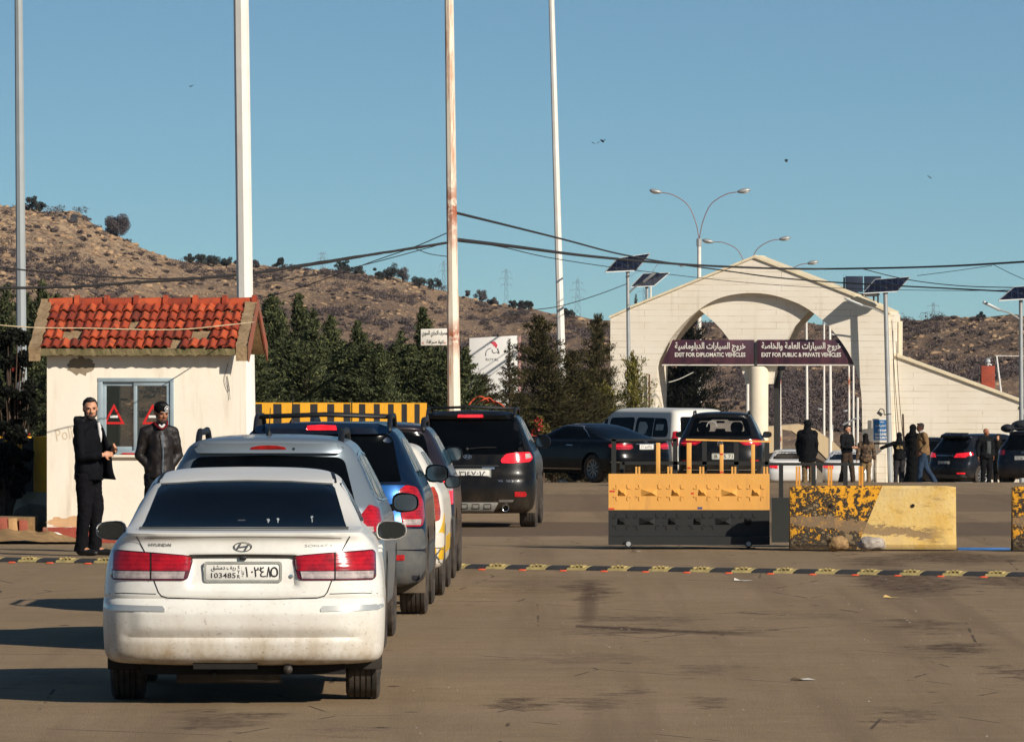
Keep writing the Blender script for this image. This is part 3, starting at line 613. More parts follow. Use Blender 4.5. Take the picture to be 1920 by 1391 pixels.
    # faded graffiti, cables by the corner
    g = M(); tv, tf = text_mesh('Police', size=.22, width=.36, height=.15); q = Matrix.Rotation(R(-10), 3, 'Y'); g.add([q @ v+Vector((.29, -.003, 1.33)) for v in tv], tf); g.build('graffiti', simple('faded_pencil', hx('#d0bfa3'), .95, .05), root)
    m = M(); m.tube(cat([(W-.03, -.01, 2.2), (W-.07, -.015, 2.0), (W-.01, -.02, 1.85), (W-.04, -.012, 2.05), (W+.0, -.02, 1.75)], 6), .003, 5); m.build('loose_cable', simple('cable_black', hx('#26221f'), .7), root)
    pt = M(); n = 30; pts = [(.43+.17*math.cos(i/n*6.28)*(1+.15*math.sin(i*2.7)), 2.17+.11*math.sin(i/n*6.28)*(1+.2*math.sin(i*1.9))) for i in range(n)]
    pt.add([(a, -.003, b) for a, b in pts], [tuple(range(n))]); pt.build('peeled_patch', simple('bare_render', hx('#8b7c66'), .95, .2, 9), root)
    pt = M(); pts = [(.27+.26*math.cos(i/n*6.28)*(1+.2*math.sin(i*3.1)), .21+.07*math.sin(i/n*6.28)*(1+.3*math.sin(i*1.3))) for i in range(n)]
    pt.add([(a, -.0025, max(b, .152)) for a, b in pts], [tuple(range(n))]); pt.build('damp_patch', simple('damp_render', hx('#cda478'), .95, .12, 6), root)
booth()
# ---- tall poles
def m_pole(name, c, rust=0.0, rz=()):
    t = NT(name); b = t.ramp(t.noise(2.5, 5, .6), [(.3, tuple(v*.86 for v in c[:3])+(1,)), (.7, c)])
    x, y, z = t.sep(); st = t.noise(1, 5, .7, vec=t.mapd((9, 9, .8))); k = t.math('MULTIPLY', t.ramp(st, [(.52, 0.), (.64, 1.)]), rust, clamp=True)
    b = t.mix(k, b, hx('#b06a35'))
    for z0, wd in rz:
        d = t.math('ABSOLUTE', t.math('SUBTRACT', z, z0)); f = t.math('SUBTRACT', 1, t.math('DIVIDE', d, wd), clamp=True)
        f = t.math('MULTIPLY', f, t.ramp(t.noise(6, 5, .7), [(.38, 0.), (.52, 1.)])); b = t.mix(f, b, hx('#9a4a20'))
    t.col(b); t.rough(.6); t.bump(t.noise(20, 4, .7), .25, .006); return t.m
def pole(label, x0, y0, x1, y1, D, w0, w1, mat, seams=(), n=8, top_y=-420):
    """tapered mast through the photo's two axis points, carried on above the frame"""
    b = P(x1, y1, D); z0 = GZ(D); k = (x1-x0)/(y1-y0); xb = X(x1+k*((CZ-z0)*F/D+Y0-y1), D); tp = P(x0+k*(top_y-y0), top_y, D); H = tp.z-z0
    root = thing('tall_mast', label, 'mast', (xb, D, z0), 0, 'tall masts along the road'); m = M(); dx = tp.x-xb
    rb = w1*D/F/2*1.04; rt = w0*D/F/2*(1-.1); sg = [0]+[s_ for s_ in seams]+[H]; r0 = rb
    for i in range(len(sg)-1):
        f0, f1 = sg[i]/H, sg[i+1]/H; ra, rc = rb+(rt-rb)*f0, rb+(rt-rb)*f1; k_ = 1.07 if i == 0 and seams else 1
        m.tube([(dx*f0, 0, sg[i]), (dx*f1, 0, sg[i+1])], [ra*k_, rc*k_], n)
    o = m.build('shaft', mat, root, sharp=25); m = M(); m.box(-rb*1.8, rb*1.8, -rb*1.8, rb*1.8, 0, .04)
    for sx in (-1, 1):
        for sy in (-1, 1): m.cyl((sx*rb*1.4, sy*rb*1.4, .03), (sx*rb*1.4, sy*rb*1.4, .09), .02, n=6)
    m.build('base_plate', mat, root); return root
m_white = m_pole('white_mast_paint', hx('#e2ded3'), .12); m_rusty = m_pole('rusty_mast_paint', hx('#e8dcc6'), .75, [(5.0, .8), (2.9, .35), (1.0, .5), (.45, .3)]); m_greyp = m_pole('grey_mast_steel', hx('#9aa0a0'), 0)
pole('pale grey octagonal mast left of the guard booth', 35, 0, 40, 620, 128, 14, 20, m_greyp)
pole('thick white mast rising behind the guard booth roof', 452, 0, 461, 700, 99, 30, 31, m_white, [2.45, 4.9])
pole('white mast stained with rust beside the white Arabic signboard', 842, 0, 851, 740, 124, 15, 23, m_rusty, [3.6, 5.1])
pole('slender white mast between the rusty mast and the stone gate', 1034, 0, 1053, 680, 206, 9, 15, m_white, [4.6])
# ---- striped wall
def striped_wall(label, xa, Da, xb, Db, n, h, D0=None, first=0, base_h=0):
    A = Vector((X(xa, Da), Da, GZ(Da))); B = Vector((X(xb, Db), Db, GZ(Db))); L = (B-A).length; ang = math.atan2(B.y-A.y, B.x-A.x)
    root = thing('striped_wall', label, 'wall', A, ang, None); rnd = random.Random(n)
    pitch = -(B.z-A.z)/L
    yel, blk = simple('yellow_wall_paint', hx('#e8a510'), .75, .12, 4, .3), simple('black_wall_paint', hx('#1d1a16'), .8, .3, 6, .3)
    for i in range(n):
        a, b = L*i/n, L*(i+1)/n; m = M(); y = i % 2 == first; k = 8; zt = h-.02 if not y else h
        a, b = (a-.03, b+.03) if y else (a, b)
        pa = [(a+rnd.uniform(-.008, .008) if 0 < j < k else a, -.1+(zt+.1)*j/k) for j in range(k+1)]; pb = [(b+rnd.uniform(-.008, .008), -.1+(zt+.1)*j/k) for j in range(k, -1, -1)]
        m.prism([(p[0], p[1]-pitch*p[0]) for p in pb+pa], 0 if y else .012, .15 if y else .145); m.build('yellow_panel' if y else 'black_panel', yel if y else blk, root)
    if base_h:
        m = M(); m.box(-.3, L+.3, -.06, .25, -.2, base_h); m.build('footing', simple('grey_concrete', hx('#8d8674'), .9, .25, 3, .5, .02), root)
striped_wall('yellow and black striped concrete wall running behind the cars', 455, 108, 800, 142, 23, 1.80, first=0)
striped_wall('short yellow and black striped wall on a concrete base left of the booth', -120, 100, 92, 97.5, 8, 1.32, first=1, base_h=.62)
# ---- gate
GD = 280.0; GS = S(GD); GR = R(-10); GC = (X(1401, GD), GD, GZ(GD)-.1)
def gx(px): return (px-1401)/GS/math.cos(GR)
def gz(py): return CZ-(py-Y0)/GS-GC[2]
def m_stone():
    t = NT('cream_stone'); 
    v = t.n('ShaderNodeCombineXYZ'); x, y, z = t.sep(); t.l(t.math('ADD', x, t.math('MULTIPLY', y, .7)), v.inputs[0]); t.l(z, v.inputs[1])
    def br(): 
        q = t.n('ShaderNodeTexBrick'); t.l(v.outputs[0], q.inputs['Vector']); q.inputs['Scale'].default_value = 1; q.inputs['Brick Width'].default_value = 2.6; q.inputs['Row Height'].default_value = .235
        q.inputs['Mortar Size'].default_value = .009; q.inputs['Mortar Smooth'].default_value = .1; q.inputs['Bias'].default_value = 0; return q
    q = br(); q.inputs['Color1'].default_value = hx('#e5dccb'); q.inputs['Color2'].default_value = hx('#dfd4bf'); q.inputs['Mortar'].default_value = hx('#a39478')
    fade = t.ramp(t.noise(1.1, 4, .7, vec=t.mapd((.6, .6, 2.5))), [(.42, .15), (.6, .95)]); plain = t.mix(t.noise(.9, 3, .5), hx('#e6deCE'), hx('#dfd5c1')); b = t.mix(fade, plain, q.outputs[0]); b = t.mix(t.ramp(t.noise(.6, 6, .65), [(.4, 0.), (.75, .45)]), b, hx('#cdbd9f')); dr = t.noise(1, 4, .6, vec=t.mapd((3, 3, .25))); b = t.mix(t.ramp(dr, [(.58, 0.), (.8, .35)]), b, hx('#a08c6a'))
    t.col(b); t.rough(.85); t.bump(q.outputs['Fac'], -.3, .01); return t.m
def gate():
    root = thing('stone_gate', 'large cream stone gateway with a pointed gable and a round arch', 'gateway', GC, GR); st = m_stone()
    arch = [(1229, 800), (1230, 762), (1233, 690), (1241, 665), (1259, 633), (1283, 605), (1298, 591), (1313, 579), (1328, 569), (1344, 561), (1360, 555.5), (1377, 552), (1394, 550), (1410, 549.5), (1428, 550.5), (1446, 553), (1462, 557), (1476, 561.5), (1493, 568), (1510, 577), (1527, 589), (1543, 602), (1556, 615), (1567, 629), (1579, 645), (1589, 661), (1598, 679), (1605, 698), (1611, 722), (1614, 750), (1615, 800)]
    a2 = [(gx(p.x), gz(p.z)) for p in cat([(a, 0, b) for a, b in arch], 3)]
    out = [(1145, 597), (1180, 580), (1415, 483), (1601, 557), (1660, 586)]
    bot = -1.0
    poly = [(gx(1145), bot)]+[(gx(a), gz(b)) for a, b in out]+[(gx(1660), bot), (a2[-1][0], bot)]+a2[::-1]+[(a2[0][0], bot)]
    m = M(); m.prism(poly, 0, 2.6); o = m.build('arch_wall', st, root)
    # recessed hanging panel between the two lancets
    lf = [(1300, 574), (1312, 583), (1322, 591), (1338, 605), (1352, 620), (1364, 636), (1378, 662), (1390, 700), (1396, 720)]; rt = [(1444, 720), (1450, 700), (1461, 662), (1473, 636), (1487, 612), (1503, 595), (1520, 577)]
    top = [(1515, 560), (1460, 530), (1400, 525), (1340, 535), (1295, 560)]
    m = M(); m.prism([(gx(a), gz(b)) for a, b in lf+rt+top], .36, 2.55); m.build('centre_panel', st, root)
    cp = M(); L = [(1145, 597), (1180, 580), (1415, 483), (1601, 557), (1665, 588)]
    for i in range(len(L)-1):
        p, q = [(gx(a), gz(b)) for a, b in L[i:i+2]]; cp.prism([(p[0]-.04, p[1]), (q[0]+.02, q[1]), (q[0]+.02, q[1]+.09), (p[0]-.04, p[1]+.09)], -.08-.003*i, 2.7+.003*i)
    cp.build('coping', simple('coping_stone', hx('#d9caa9'), .85, .12, 3), root)
    cl = M(); ch = gz(687)-bot; cl.lathe([(0, .36), (ch-.1, .36), (ch-.02, .32), (ch, .3), (ch, 0)], (gx(1420), .35, bot), (0, 0, 1), 28); cl.build('column', simple('column_plaster', hx('#ddd0b6'), .85, .08, 1.5), root, smooth=True, sharp=40)
    m = M(); m.box(gx(1443), gx(1452), 1.1, 1.6, bot, gz(686)); m.build('rear_pier', simple('dark_steel', hx('#2c2a28'), .7), root)
    m = M(); m.box(gx(1395), gx(1456), .75, 2.3, gz(695), gz(686)); m.build('lintel', simple('dark_steel', hx('#2c2a28'), .7), root)
    m = M(); m.prism([(gx(1660), bot), (gx(1660), gz(583)), (gx(1672), gz(590)), (gx(1672), bot)], .25, 2.2); m.build('side_pier', st, root)
    # descending wing wall
    m = M(); m.prism([(gx(1672), bot), (gx(1672), gz(667)), (gx(1916), gz(757)), (gx(1916), bot)], .4, .9); m.build('wing_wall', st, root)
    m = M(); p, q = (gx(1672), gz(667)), (gx(1919), gz(758)); m.prism([(p[0], p[1]), (q[0], q[1]), (q[0], q[1]+.10), (p[0], p[1]+.10)], .3, 1.0); m.build('wing_coping', simple('coping_stone', hx('#d9caa9'), .85, .12, 3), root)
    m = M(); m.box(gx(1674), gx(1680), 1.3, 1.6, gz(700), gz(602)); m.build('side_post', simple('column_plaster', hx('#ddd0b6'), .85, .08, 1.5), root)
    m = M(); m.tube([(gx(1146), -.15, bot), (gx(1146), -.15, gz(700))], .03, 6); m.build('drain_pipe', simple('dark_steel', hx('#2c2a28'), .7), root)
    m = M(); m.tube([(gx(1219), -.12, gz(775)), (gx(1219), -.12, gz(702)), (gx(1213), -.12, gz(702))], .035, 6); m.build('rusty_pipe', simple('rust_brown', hx('#6b4a34'), .8), root)
    return root
gate_o = gate()
def gate_sign(label, xl, xr, words_en, words_ar, slant, depth, tx0, tx1):
    root = thing('gate_sign', label, 'sign', Vector(GC)+Matrix.Rotation(GR, 3, 'Z') @ Vector((gx((xl+xr)/2), depth, gz(660))), GR, 'purple signs hanging in the arch'); c = (xl+xr)/2
    def lx(p): return (p-c)/GS/math.cos(GR)
    def lz(p): return (660-p)/GS
    m = M(); m.prism([(lx(xl-(22 if slant else 0)), lz(683)), (lx(xr), lz(683)), (lx(xr), lz(637)), (lx(xl), lz(637))], 0, .3)
    t = NT('purple_sign_'+str(int(slant))); n = t.noise(1, 4, .6, vec=t.mapd((2.2, 1, .25), (slant*7, 0, 0))); t.col(t.ramp(n, [(.4, hx('#3c2430')), (.62, hx('#55323b')), (.78, hx('#855259'))])); t.rough(.45)
    m.build('board', t.m, root, bev=.01)
    k = M(); k.box(lx(xl-(20 if slant else 0)), lx(xr), -.012, .31, lz(683)-.05, lz(683)-.004); k.build('white_trim', simple('white_trim', hx('#d8d0c2'), .6, .05), root)
    a = M(); wd = (tx1-tx0)/GS/math.cos(GR); cx = lx((tx0+tx1)/2)
    text_on(a, arabic(words_ar), cx, -.008, lz(651), size=.3, width=wd, height=.38, bold=.008); text_on(a, words_en, cx, -.008, lz(665), size=.2, width=wd, height=.165, bold=.006); a.build('lettering', simple('sign_white', hx('#d9d3c6'), .6, .04), root)
gate_sign('purple sign for diplomatic vehicles hanging in the left half of the arch', 1261, 1412, 'EXIT FOR DIPLOMATIC VEHICLES', 'خروج السيارات الدبلوماسية', True, .12, 1265, 1397)
gate_sign('purple sign for public and private vehicles in the right half of the arch', 1419, 1600, 'EXIT FOR PUBLIC & PRIVATE VEHICLES', 'خروج السيارات العامة والخاصة', False, .10, 1427, 1575)
# ================================================================ LAMPS, SIGNS, CABLES, BARRIERS
m_galv = simple('galvanised_steel', hx('#a3a5a2'), .45, .1, 3, .05, metallic=.35)
m_wpole = m_pole('white_pole_rusty', hx('#ddd6c8'), .55, [(2.0, .5), (4.5, .4)])
m_wpole2 = m_pole('white_pole_clean', hx('#dcd7cb'), .1)
for lb, px, yt, D, wd, mt in [('rusty white flagpole seen through the arch just right of the round column', 1462, 600, 312, 7, m_wpole), ('white flagpole in the middle of the right half of the arch', 1513, 585, 316, 6, m_wpole2), ('white flagpole between the two halves of the low street lamp', 1557, 600, 313, 7, m_wpole2), ('thin rust streaked flagpole near the right edge of the arch', 1592, 590, 318, 5, m_wpole)]:
    z0 = GZ(D); H = CZ-(yt-Y0)*D/F-z0; r = thing('flagpole', lb, 'pole', (X(px, D), D, z0), 0, 'white flagpoles behind the arch'); m = M(); m.tube([(0, 0, 0), (0, 0, H*.5), (-.03, 0, H)], [wd*D/F*.5, wd*D/F*.45, wd*D/F*.35], 10); m.build('shaft', mt, r, smooth=True, sharp=40); m = M(); m.ell((-.03, 0, H+.03), (.08, .08, .08)); m.build('finial', m_galv, r, smooth=True)
z0 = GZ(308); r = thing('floodlight_post', 'short white post with a side floodlight inside the right edge of the arch', 'post', (X(1608, 308), 308, z0)); H = CZ-(745-Y0)*308/F-z0; m = M(); m.tube([(0, 0, 0), (0, 0, H)], .05, 8); m.build('post', m_wpole2, r); m = M(); zz = CZ-(785-Y0)*308/F-z0; m.tube([(-.6, 0, zz-.25), (-.1, 0, zz), (.1, 0, zz+.03)], .045, 6); m.build('floodlight', m_galv, r)
# curved street lamps
m_lens = simple('lamp_lens', hx('#e8e8e2'), .2, .05, 3, 0); m_arm = simple('brown_arm_paint', hx('#8a6a66'), .5, .15, 3, .05, metallic=.3)
def cobra(m_arm_, root, base, tip, bulge, head_len, hw, sgn):
    """curved arm with a lamp head"""
    b, t = Vector(base), Vector(tip); mid = b.lerp(t, .5)+Vector((-sgn*bulge*.55, 0, bulge*.8)); m = M(); q = [b, b.lerp(mid, .5)+Vector((-sgn*bulge*.16, 0, 0)), mid, mid.lerp(t, .55)+Vector((0, 0, bulge*.22)), t]
    m.tube(cat(q, 6), .035*head_len, 8); a = m.build('lamp_arm', m_arm_, root, smooth=True)
    d = Vector((sgn, 0, .28*sgn if sgn > 0 else .32)).normalized(); d = Vector((sgn, 0, .18)).normalized(); mt = Matrix.Rotation(math.atan2(d.z, d.x), 3, Vector((0, -1, 0)))
    h = M(); c = t+d*head_len*.45; h.ell(c, (head_len*.5, hw*.55, hw*.36), 16, 10, mt); h.tube([t-d*.02, t+d*head_len*.2], hw*.16, 8); h.build('lamp_head', m_galv, root, smooth=True)
    l = M(); l.ell(c-Vector((0, 0, hw*.13))+d*head_len*.08, (head_len*.33, hw*.42, hw*.3), 14, 8, mt); l.build('lens', m_lens, root, smooth=True)
def street_lamp(label, px, D, y_fork, heads, pole_w, mt=None):
    z0 = GZ(D); zf = CZ-(y_fork-Y0)*D/F-z0; r = thing('street_lamp', label, 'street lamp', (X(px, D), D, z0), 0, 'curved street lamps beyond the gate'); m = M(); w_ = pole_w*D/F/2
    m.tube([(0, 0, 0), (0, 0, zf)], [w_*1.3, w_*.9], 10); m.build('shaft', mt or m_wpole2, r, smooth=True, sharp=40); m = M(); m.lathe([(0, w_*1.3), (.3, w_*1.3), (.34, w_)], (0, 0, zf-.3), (0, 0, 1), 10); m.build('collar', m_galv, r)
    for (tx, ty, hl) in heads:
        tip = (X(tx, D)-X(px, D), 0, CZ-(ty-Y0)*D/F-z0); sg = 1 if tip[0] > 0 else -1; cobra(m_arm, r, (0, 0, zf), tip, abs(tip[0])*.36, hl*D/F, hl*D/F*.5, sg)
street_lamp('tallest double armed street lamp rising behind the left slope of the gate', 1311, 330, 449, [(1240, 361, 24), (1384, 360, 25)], 8)
street_lamp('double armed street lamp just behind the peak of the gate', 1402, 395, 520, [(1337, 454, 22), (1462, 449, 22)], 6)
street_lamp('double armed street lamp with one head showing right of the gate peak', 1460, 455, 560, [(1404, 500, 18), (1515, 494, 21)], 5)
street_lamp('street lamp with only its arm curving up behind the left solar panels', 1220, 480, 520, [(1275, 499, 10), (1180, 520, 8)], 4)
street_lamp('small street lamp head poking over the right slope of the gate', 1545, 520, 600, [(1590, 542, 13), (1508, 545, 12)], 4)
street_lamp('low double armed street lamp seen through the right half of the arch', 1560, 520, 797, [(1542, 768, 11), (1580, 771, 10)], 4)
street_lamp('far street lamp whose pale head hangs in the right lancet of the arch', 1600, 400, 660, [(1565, 628, 12), (1640, 640, 8)], 4)
# solar lamps
def m_solar():
    t = NT('solar_cells'); v = t.mapd((1, 1, 1)); q = t.n('ShaderNodeTexBrick'); t.l(t.co('Generated'), q.inputs['Vector']); q.offset = 0; q.inputs['Scale'].default_value = 1; q.inputs['Brick Width'].default_value = .125; q.inputs['Row Height'].default_value = .2
    q.inputs['Mortar Size'].default_value = .006; q.inputs['Color1'].default_value = hx('#0c1120'); q.inputs['Color2'].default_value = hx('#101728'); q.inputs['Mortar'].default_value = hx('#2c3442'); t.col(q.outputs[0]); t.rough(.4); t.b.inputs['Specular IOR Level'].default_value = .12; return t.m
m_sol = m_solar(); m_dsteel = simple('dark_steel', hx('#2c2a28'), .7)
def solar_lamp(label, px, ytop, D, c4, armtip=None, arm_y=0, lean=0, wd=8, zoff=0):
    z0 = GZ(D)+zoff; k = D/F; H = CZ-(ytop-Y0)*k-z0; r = thing('solar_street_lamp', label, 'solar lamp', (X(px, D), D, z0), 0, 'solar powered street lamps'); m = M(); m.tube([(lean*k, 0, 0), (0, 0, H)], [wd*k*.55, wd*k*.42], 12); m.build('shaft', m_galv, r, smooth=True, sharp=40)
    m = M(); m.tube([(0, 0, H-.02), (0, 0, H+.22)], wd*k*.5, 10); m.build('bracket', m_dsteel, r)
    pts = [Vector((X(a, D)-X(px, D), 0, CZ-(b-Y0)*k-z0)) for a, b in c4]; yy = [-.25, .2, .75, .3]   # near-bottom-left, bottom-right, top-right, top-left
    for p, y in zip(pts, yy): p.y = y-.25
    n = (pts[1]-pts[0]).cross(pts[3]-pts[0]).normalized(); n = n if n.y < 0 else -n
    m = M(); m.add([p for p in pts]+[p-n*.035 for p in pts], [(0, 1, 2, 3), (7, 6, 5, 4), (0, 4, 5, 1), (1, 5, 6, 2), (2, 6, 7, 3), (3, 7, 4, 0)]); m.build('solar_panel', m_sol, r)
    f = M()
    for i in range(4): f.tube([pts[i]-n*.017, pts[(i+1) % 4]-n*.017], .024, 4)
    f.build('panel_frame', m_galv, r)
    if armtip:
        zz = CZ-(arm_y-Y0)*k-z0; t = Vector((X(armtip[0], D)-X(px, D), -.35, CZ-(armtip[1]-Y0)*k-z0)); m = M(); b = Vector((0, 0, zz)); e = t*.55+b*.45; m.tube(cat([b, b.lerp(e, .5)+Vector((0, 0, .05)), e], 5), .028, 6); m.build('lamp_arm', m_galv, r)
        d = (t-e).normalized(); h = M(); u = d.cross(Vector((0, 1, 0))).normalized(); s_ = Vector((0, 1, 0))
        mt = Matrix((d, s_, u)).transposed(); h.box(0, (t-e).length, -.12, .12, -.035, .05, Matrix.Translation(e) @ mt.to_4x4()); h.build('lamp_head', m_galv, r, bev=.02)
    return r
solar_lamp('solar lamp whose pole stands in front of the left gate pier', 1177, 510, 235, [(1135, 510), (1192, 507), (1219, 475), (1159, 484)], (1228, 512), 552, 4, 8)
solar_lamp('second solar lamp lower and farther, behind the left shoulder of the gate', 1213, 540, 318, [(1182, 538), (1226, 536), (1256, 511), (1206, 513)], None, 0, 0, 6)
solar_lamp('solar lamp standing in front of the right pier with its shadow on the stone', 1660, 550, 278.1, [(1617, 550), (1682, 546), (1707, 519), (1641, 524)], (1583, 559), 590, 10, 10)
solar_lamp('solar lamp cut by the right edge of the photo', 1914, 562, 232, [(1871, 563), (1944, 559), (1972, 533), (1902, 538)], (1842, 566), 600, 2, 9)
# pair of panels on the gate slope
def roof_panels():
    D = 281; k = D/F; b = P(1617, 575, D); r = thing('rooftop_solar_panel', 'pair of upright solar panels mounted on the right slope of the gate', 'solar panel', b)
    for i, (a, c) in enumerate(((1585, 1618), (1620, 1652))):
        m = M(); m.box((a-1617)*k, (c-1617)*k, -.05, .0, (575-548)*k, (575-518)*k); m.build('panel', m_sol, r, bev=.006)
    m = M()
    for a in (1582, 1638, 1646): m.tube([((a-1617)*k, .1, (575-590)*k), ((a-1617)*k+.02, .08, (575-520)*k)], .035, 6)
    m.tube([((1582-1617)*k, .1, (575-552)*k), ((1650-1617)*k, .1, (575-552)*k)], .03, 6); m.build('stand', m_dsteel, r)
    m = M(); m.box(.1, .55, -.02, .2, (575-556)*k, (575-548)*k); m.tube(cat([(.05, 0, .4), (0, -.05, .2), (.15, 0, .05), (.3, -.04, .25), (.4, 0, .1)], 5), .02, 5); m.build('wiring_box', m_dsteel, r)
roof_panels()
# brick chimney and white barrier frame behind the wing wall
def chimney():
    D = 296; k = D/F; z0 = GZ(D); r = thing('brick_chimney', 'red brick chimney block with a metal cowl behind the wing wall', 'chimney', (X(1852, D), D, z0)); t = NT('red_brick'); q = t.n('ShaderNodeTexBrick'); v = t.n('ShaderNodeCombineXYZ'); x, y, z = t.sep(); t.l(t.math('ADD', x, y), v.inputs[0]); t.l(z, v.inputs[1]); t.l(v.outputs[0], q.inputs['Vector'])
    q.inputs['Scale'].default_value = 1; q.inputs['Brick Width'].default_value = .2; q.inputs['Row Height'].default_value = .085; q.inputs['Mortar Size'].default_value = .012; q.inputs['Color1'].default_value = hx('#a43a20'); q.inputs['Color2'].default_value = hx('#8c2f1b'); q.inputs['Mortar'].default_value = hx('#7d5240'); t.col(q.outputs[0]); t.rough(.9)
    zt = CZ-(686-Y0)*k-z0; m = M(); m.box(-.27, .27, -.27, .27, 0, zt); m.build('stack', t.m, r, bev=.01); m = M(); m.tube([(0, 0, zt), (0, 0, zt+.15)], .06, 8); m.lathe([(0, .13), (.1, .1), (.17, .01)], (0, 0, zt+.15), (0, 0, 1), 12); m.tube([(.02, 0, zt+.1), (.16, 0, zt+.02)], .03, 5); m.tube([(.02, 0, zt+.25), (.13, 0, zt+.34)], .03, 5); m.build('cowl', m_galv, r)
    D = 298; k = D/F; z0 = GZ(D); r = thing('goal_shaped_tube', 'thin white goal shaped tube frame behind the wing wall', 'frame', (X(1877, D), D, z0)); zt = CZ-(667-Y0)*k-z0; m = M(); m.tube([(.3, 0, 0), (.15, 0, zt*.5), (-.18, 0, zt), (1.6, 0, zt-.02), (1.7, 0, 0)], .04, 6); m.build('tube', simple('white_tube', hx('#dcd9d2'), .5, .05), r)
chimney()
# small blue stop sign, camera, on the wing wall
def stop_sign():
    D = 278.6; k = D/F; z0 = CZ-(828-Y0)*k; r = thing('stop_sign', 'blue sign with white writing telling drivers to stop, behind the right solar lamp', 'sign', (X(1652, D), D, z0)); y = 0
    m = M(); m.box(-16*k, 20*k, 0, .07, -.02, 43*k); m.build('frame', simple('white_trim', hx('#d8d0c2'), .6, .05), r, bev=.005); m = M(); m.box(-14*k, 18*k, -.008, -.001, .06, 41*k); m.build('board', simple('sign_blue', hx('#1f5f92'), .5, .08), r)
    a = M(); text_on(a, arabic('قف للوثائق الأمنية'), 2*k, -.012, 30*k, size=.1, width=24*k, height=5*k, bold=.004); text_on(a, 'STOP', 2*k, -.012, 21*k, size=.1, width=16*k, height=4.4*k, bold=.004); text_on(a, 'DOCUMENT', 2*k, -.012, 14*k, size=.1, width=27*k, height=4.4*k, bold=.004); text_on(a, 'SECURITY', 2*k, -.012, 7.5*k, size=.1, width=27*k, height=4.4*k, bold=.004); text_on(a, 'e', 2*k, -.012, 37*k, size=.1, width=7*k, height=2.4*k)
    a.build('lettering', simple('sign_white', hx('#d9d3c6'), .6, .04), r); m = M(); m.box(-25*k, -17.5*k, 0, .12, 13*k, 40*k); m.build('grey_box', simple('box_grey', hx('#5d5a54'), .7), r); m = M(); m.box(-16*k, 20*k, 0, .14, -5*k, -.03); m.box(-14*k, -12*k, .02, .06, -3.5, -5*k); m.box(14*k, 16*k, .02, .06, -3.5, -5*k); m.build('shelf', m_dsteel, r)
    D = 277; k = D/F; r = thing('wall_camera', 'small hooded camera on a curved arm left of the right solar lamp', 'camera', P(1656, 775, D)); m = M(); m.tube(cat([(.04, .1, -.05), (.02, 0, .12), (-.1, 0, .17), (-.17, 0, .06)], 5), .018, 6); m.tube([(.04, .1, -.05), (.3, .1, -.02)], .02, 6); m.build('arm', m_dsteel, r); m = M(); m.box(-.2, .0, -.1, .08, -.14, -.02, Matrix.Rotation(R(35), 4, 'Y')); m.build('housing', m_dsteel, r, bev=.01)
stop_sign()
# white Arabic sign board and billboard
def boards():
    D = 136; k = D/F; z0 = GZ(D); r = thing('bank_sign', 'white board with black Arabic writing beside the rusty mast', 'sign', (X(822, D), D, z0)); zb = CZ-(648-Y0)*k-z0; zt = CZ-(617-Y0)*k-z0
    m = M(); m.prism([((789-822)*k, zb), ((860-822)*k, zb+.01), ((860-822)*k, zt+.02), ((789-822)*k, zt)], 0, .06); m.build('board', simple('board_white', hx('#d8d3c6'), .6, .05, 3), r, bev=.005)
    a = M(); text_on(a, arabic('المصرف التجاري السوري'), (816-822)*k, -.004, CZ-(626-Y0)*k-z0, size=.1, width=50*k, height=13*k, bold=.002); text_on(a, arabic('كوة صرافة'), (816-822)*k, -.004, CZ-(641.5-Y0)*k-z0, size=.1, width=33*k, height=9*k, bold=.002); a.build('lettering', simple('ink_black', hx('#262422'), .7), r)
    a = M(); 
    for q in (793, 834): text_on(a, '«' if q < 800 else '»', (q-822)*k, -.004, CZ-(643-Y0)*k-z0, size=.1, width=4*k, height=4*k)
    a.build('red_marks', simple('sign_red', hx('#b9433f'), .6), r)
    m = M(); m.tube([((850-822)*k, .1, 0), ((850-822)*k, .1, zt)], .04, 8); m.build('post', m_galv, r)
    D = 214; k = D/F; z0 = GZ(D); r = thing('billboard', 'white billboard with a red plumed bird emblem behind the conifers', 'billboard', (X(926, D), D, z0)); lx = lambda p: (p-926)*k; lz = lambda p: CZ-(p-Y0)*k-z0
    m = M(); m.prism([(lx(880), lz(800)), (lx(971), lz(800)), (lx(970), lz(629)), (lx(880), lz(634))], 0, .12); m.build('panel', simple('billboard_white', hx('#cfccc4'), .6, .05, 1.5), r, bev=.006)
    m = M(); m.box(lx(972), lx(977), -.02, .14, lz(800), lz(631)); m.build('side_frame', simple('pinkish_frame', hx('#a77f78'), .7), r)
    a = M()
    for q in ([(917, 642), (925, 643), (931, 648), (929, 647)], [(920, 641), (928, 640), (933, 647), (931, 653)], [(923, 645), (930, 647), (931, 652), (926, 648)]):
        a.add([(lx(p[0]), -.006-.001*i, lz(p[1])) for i, p in enumerate(q)], [(0, 1, 2, 3)])
    a.build('emblem_plume', simple('emblem_red', hx('#c23a48'), .6), r)
    a = M()
    for pts, ww in (([(911, 667), (911.5, 660), (915, 655), (921, 652.5)], .012), ([(923, 655), (924, 660), (928, 662)], .01), ([(933, 653), (935, 658), (936, 663)], .014), ([(928, 662), (932, 660), (934, 662)], .01)):
        a.tube(cat([(lx(p), -.006, lz(q)) for p, q in pts], 6), ww, 4)
    text_on(a, 'ROYAL', lx(923), -.006, lz(674), size=.1, width=24*k, height=5*k); a.build('emblem_lines', simple('ink_grey', hx('#4a4848'), .7), r)
    m = M(); m.tube([(lx(895), .2, -.2), (lx(895), .2, lz(660))], .06, 8); m.tube([(lx(955), .2, -.2), (lx(955), .2, lz(660))], .06, 8); m.build('posts', m_galv, r)
boards()
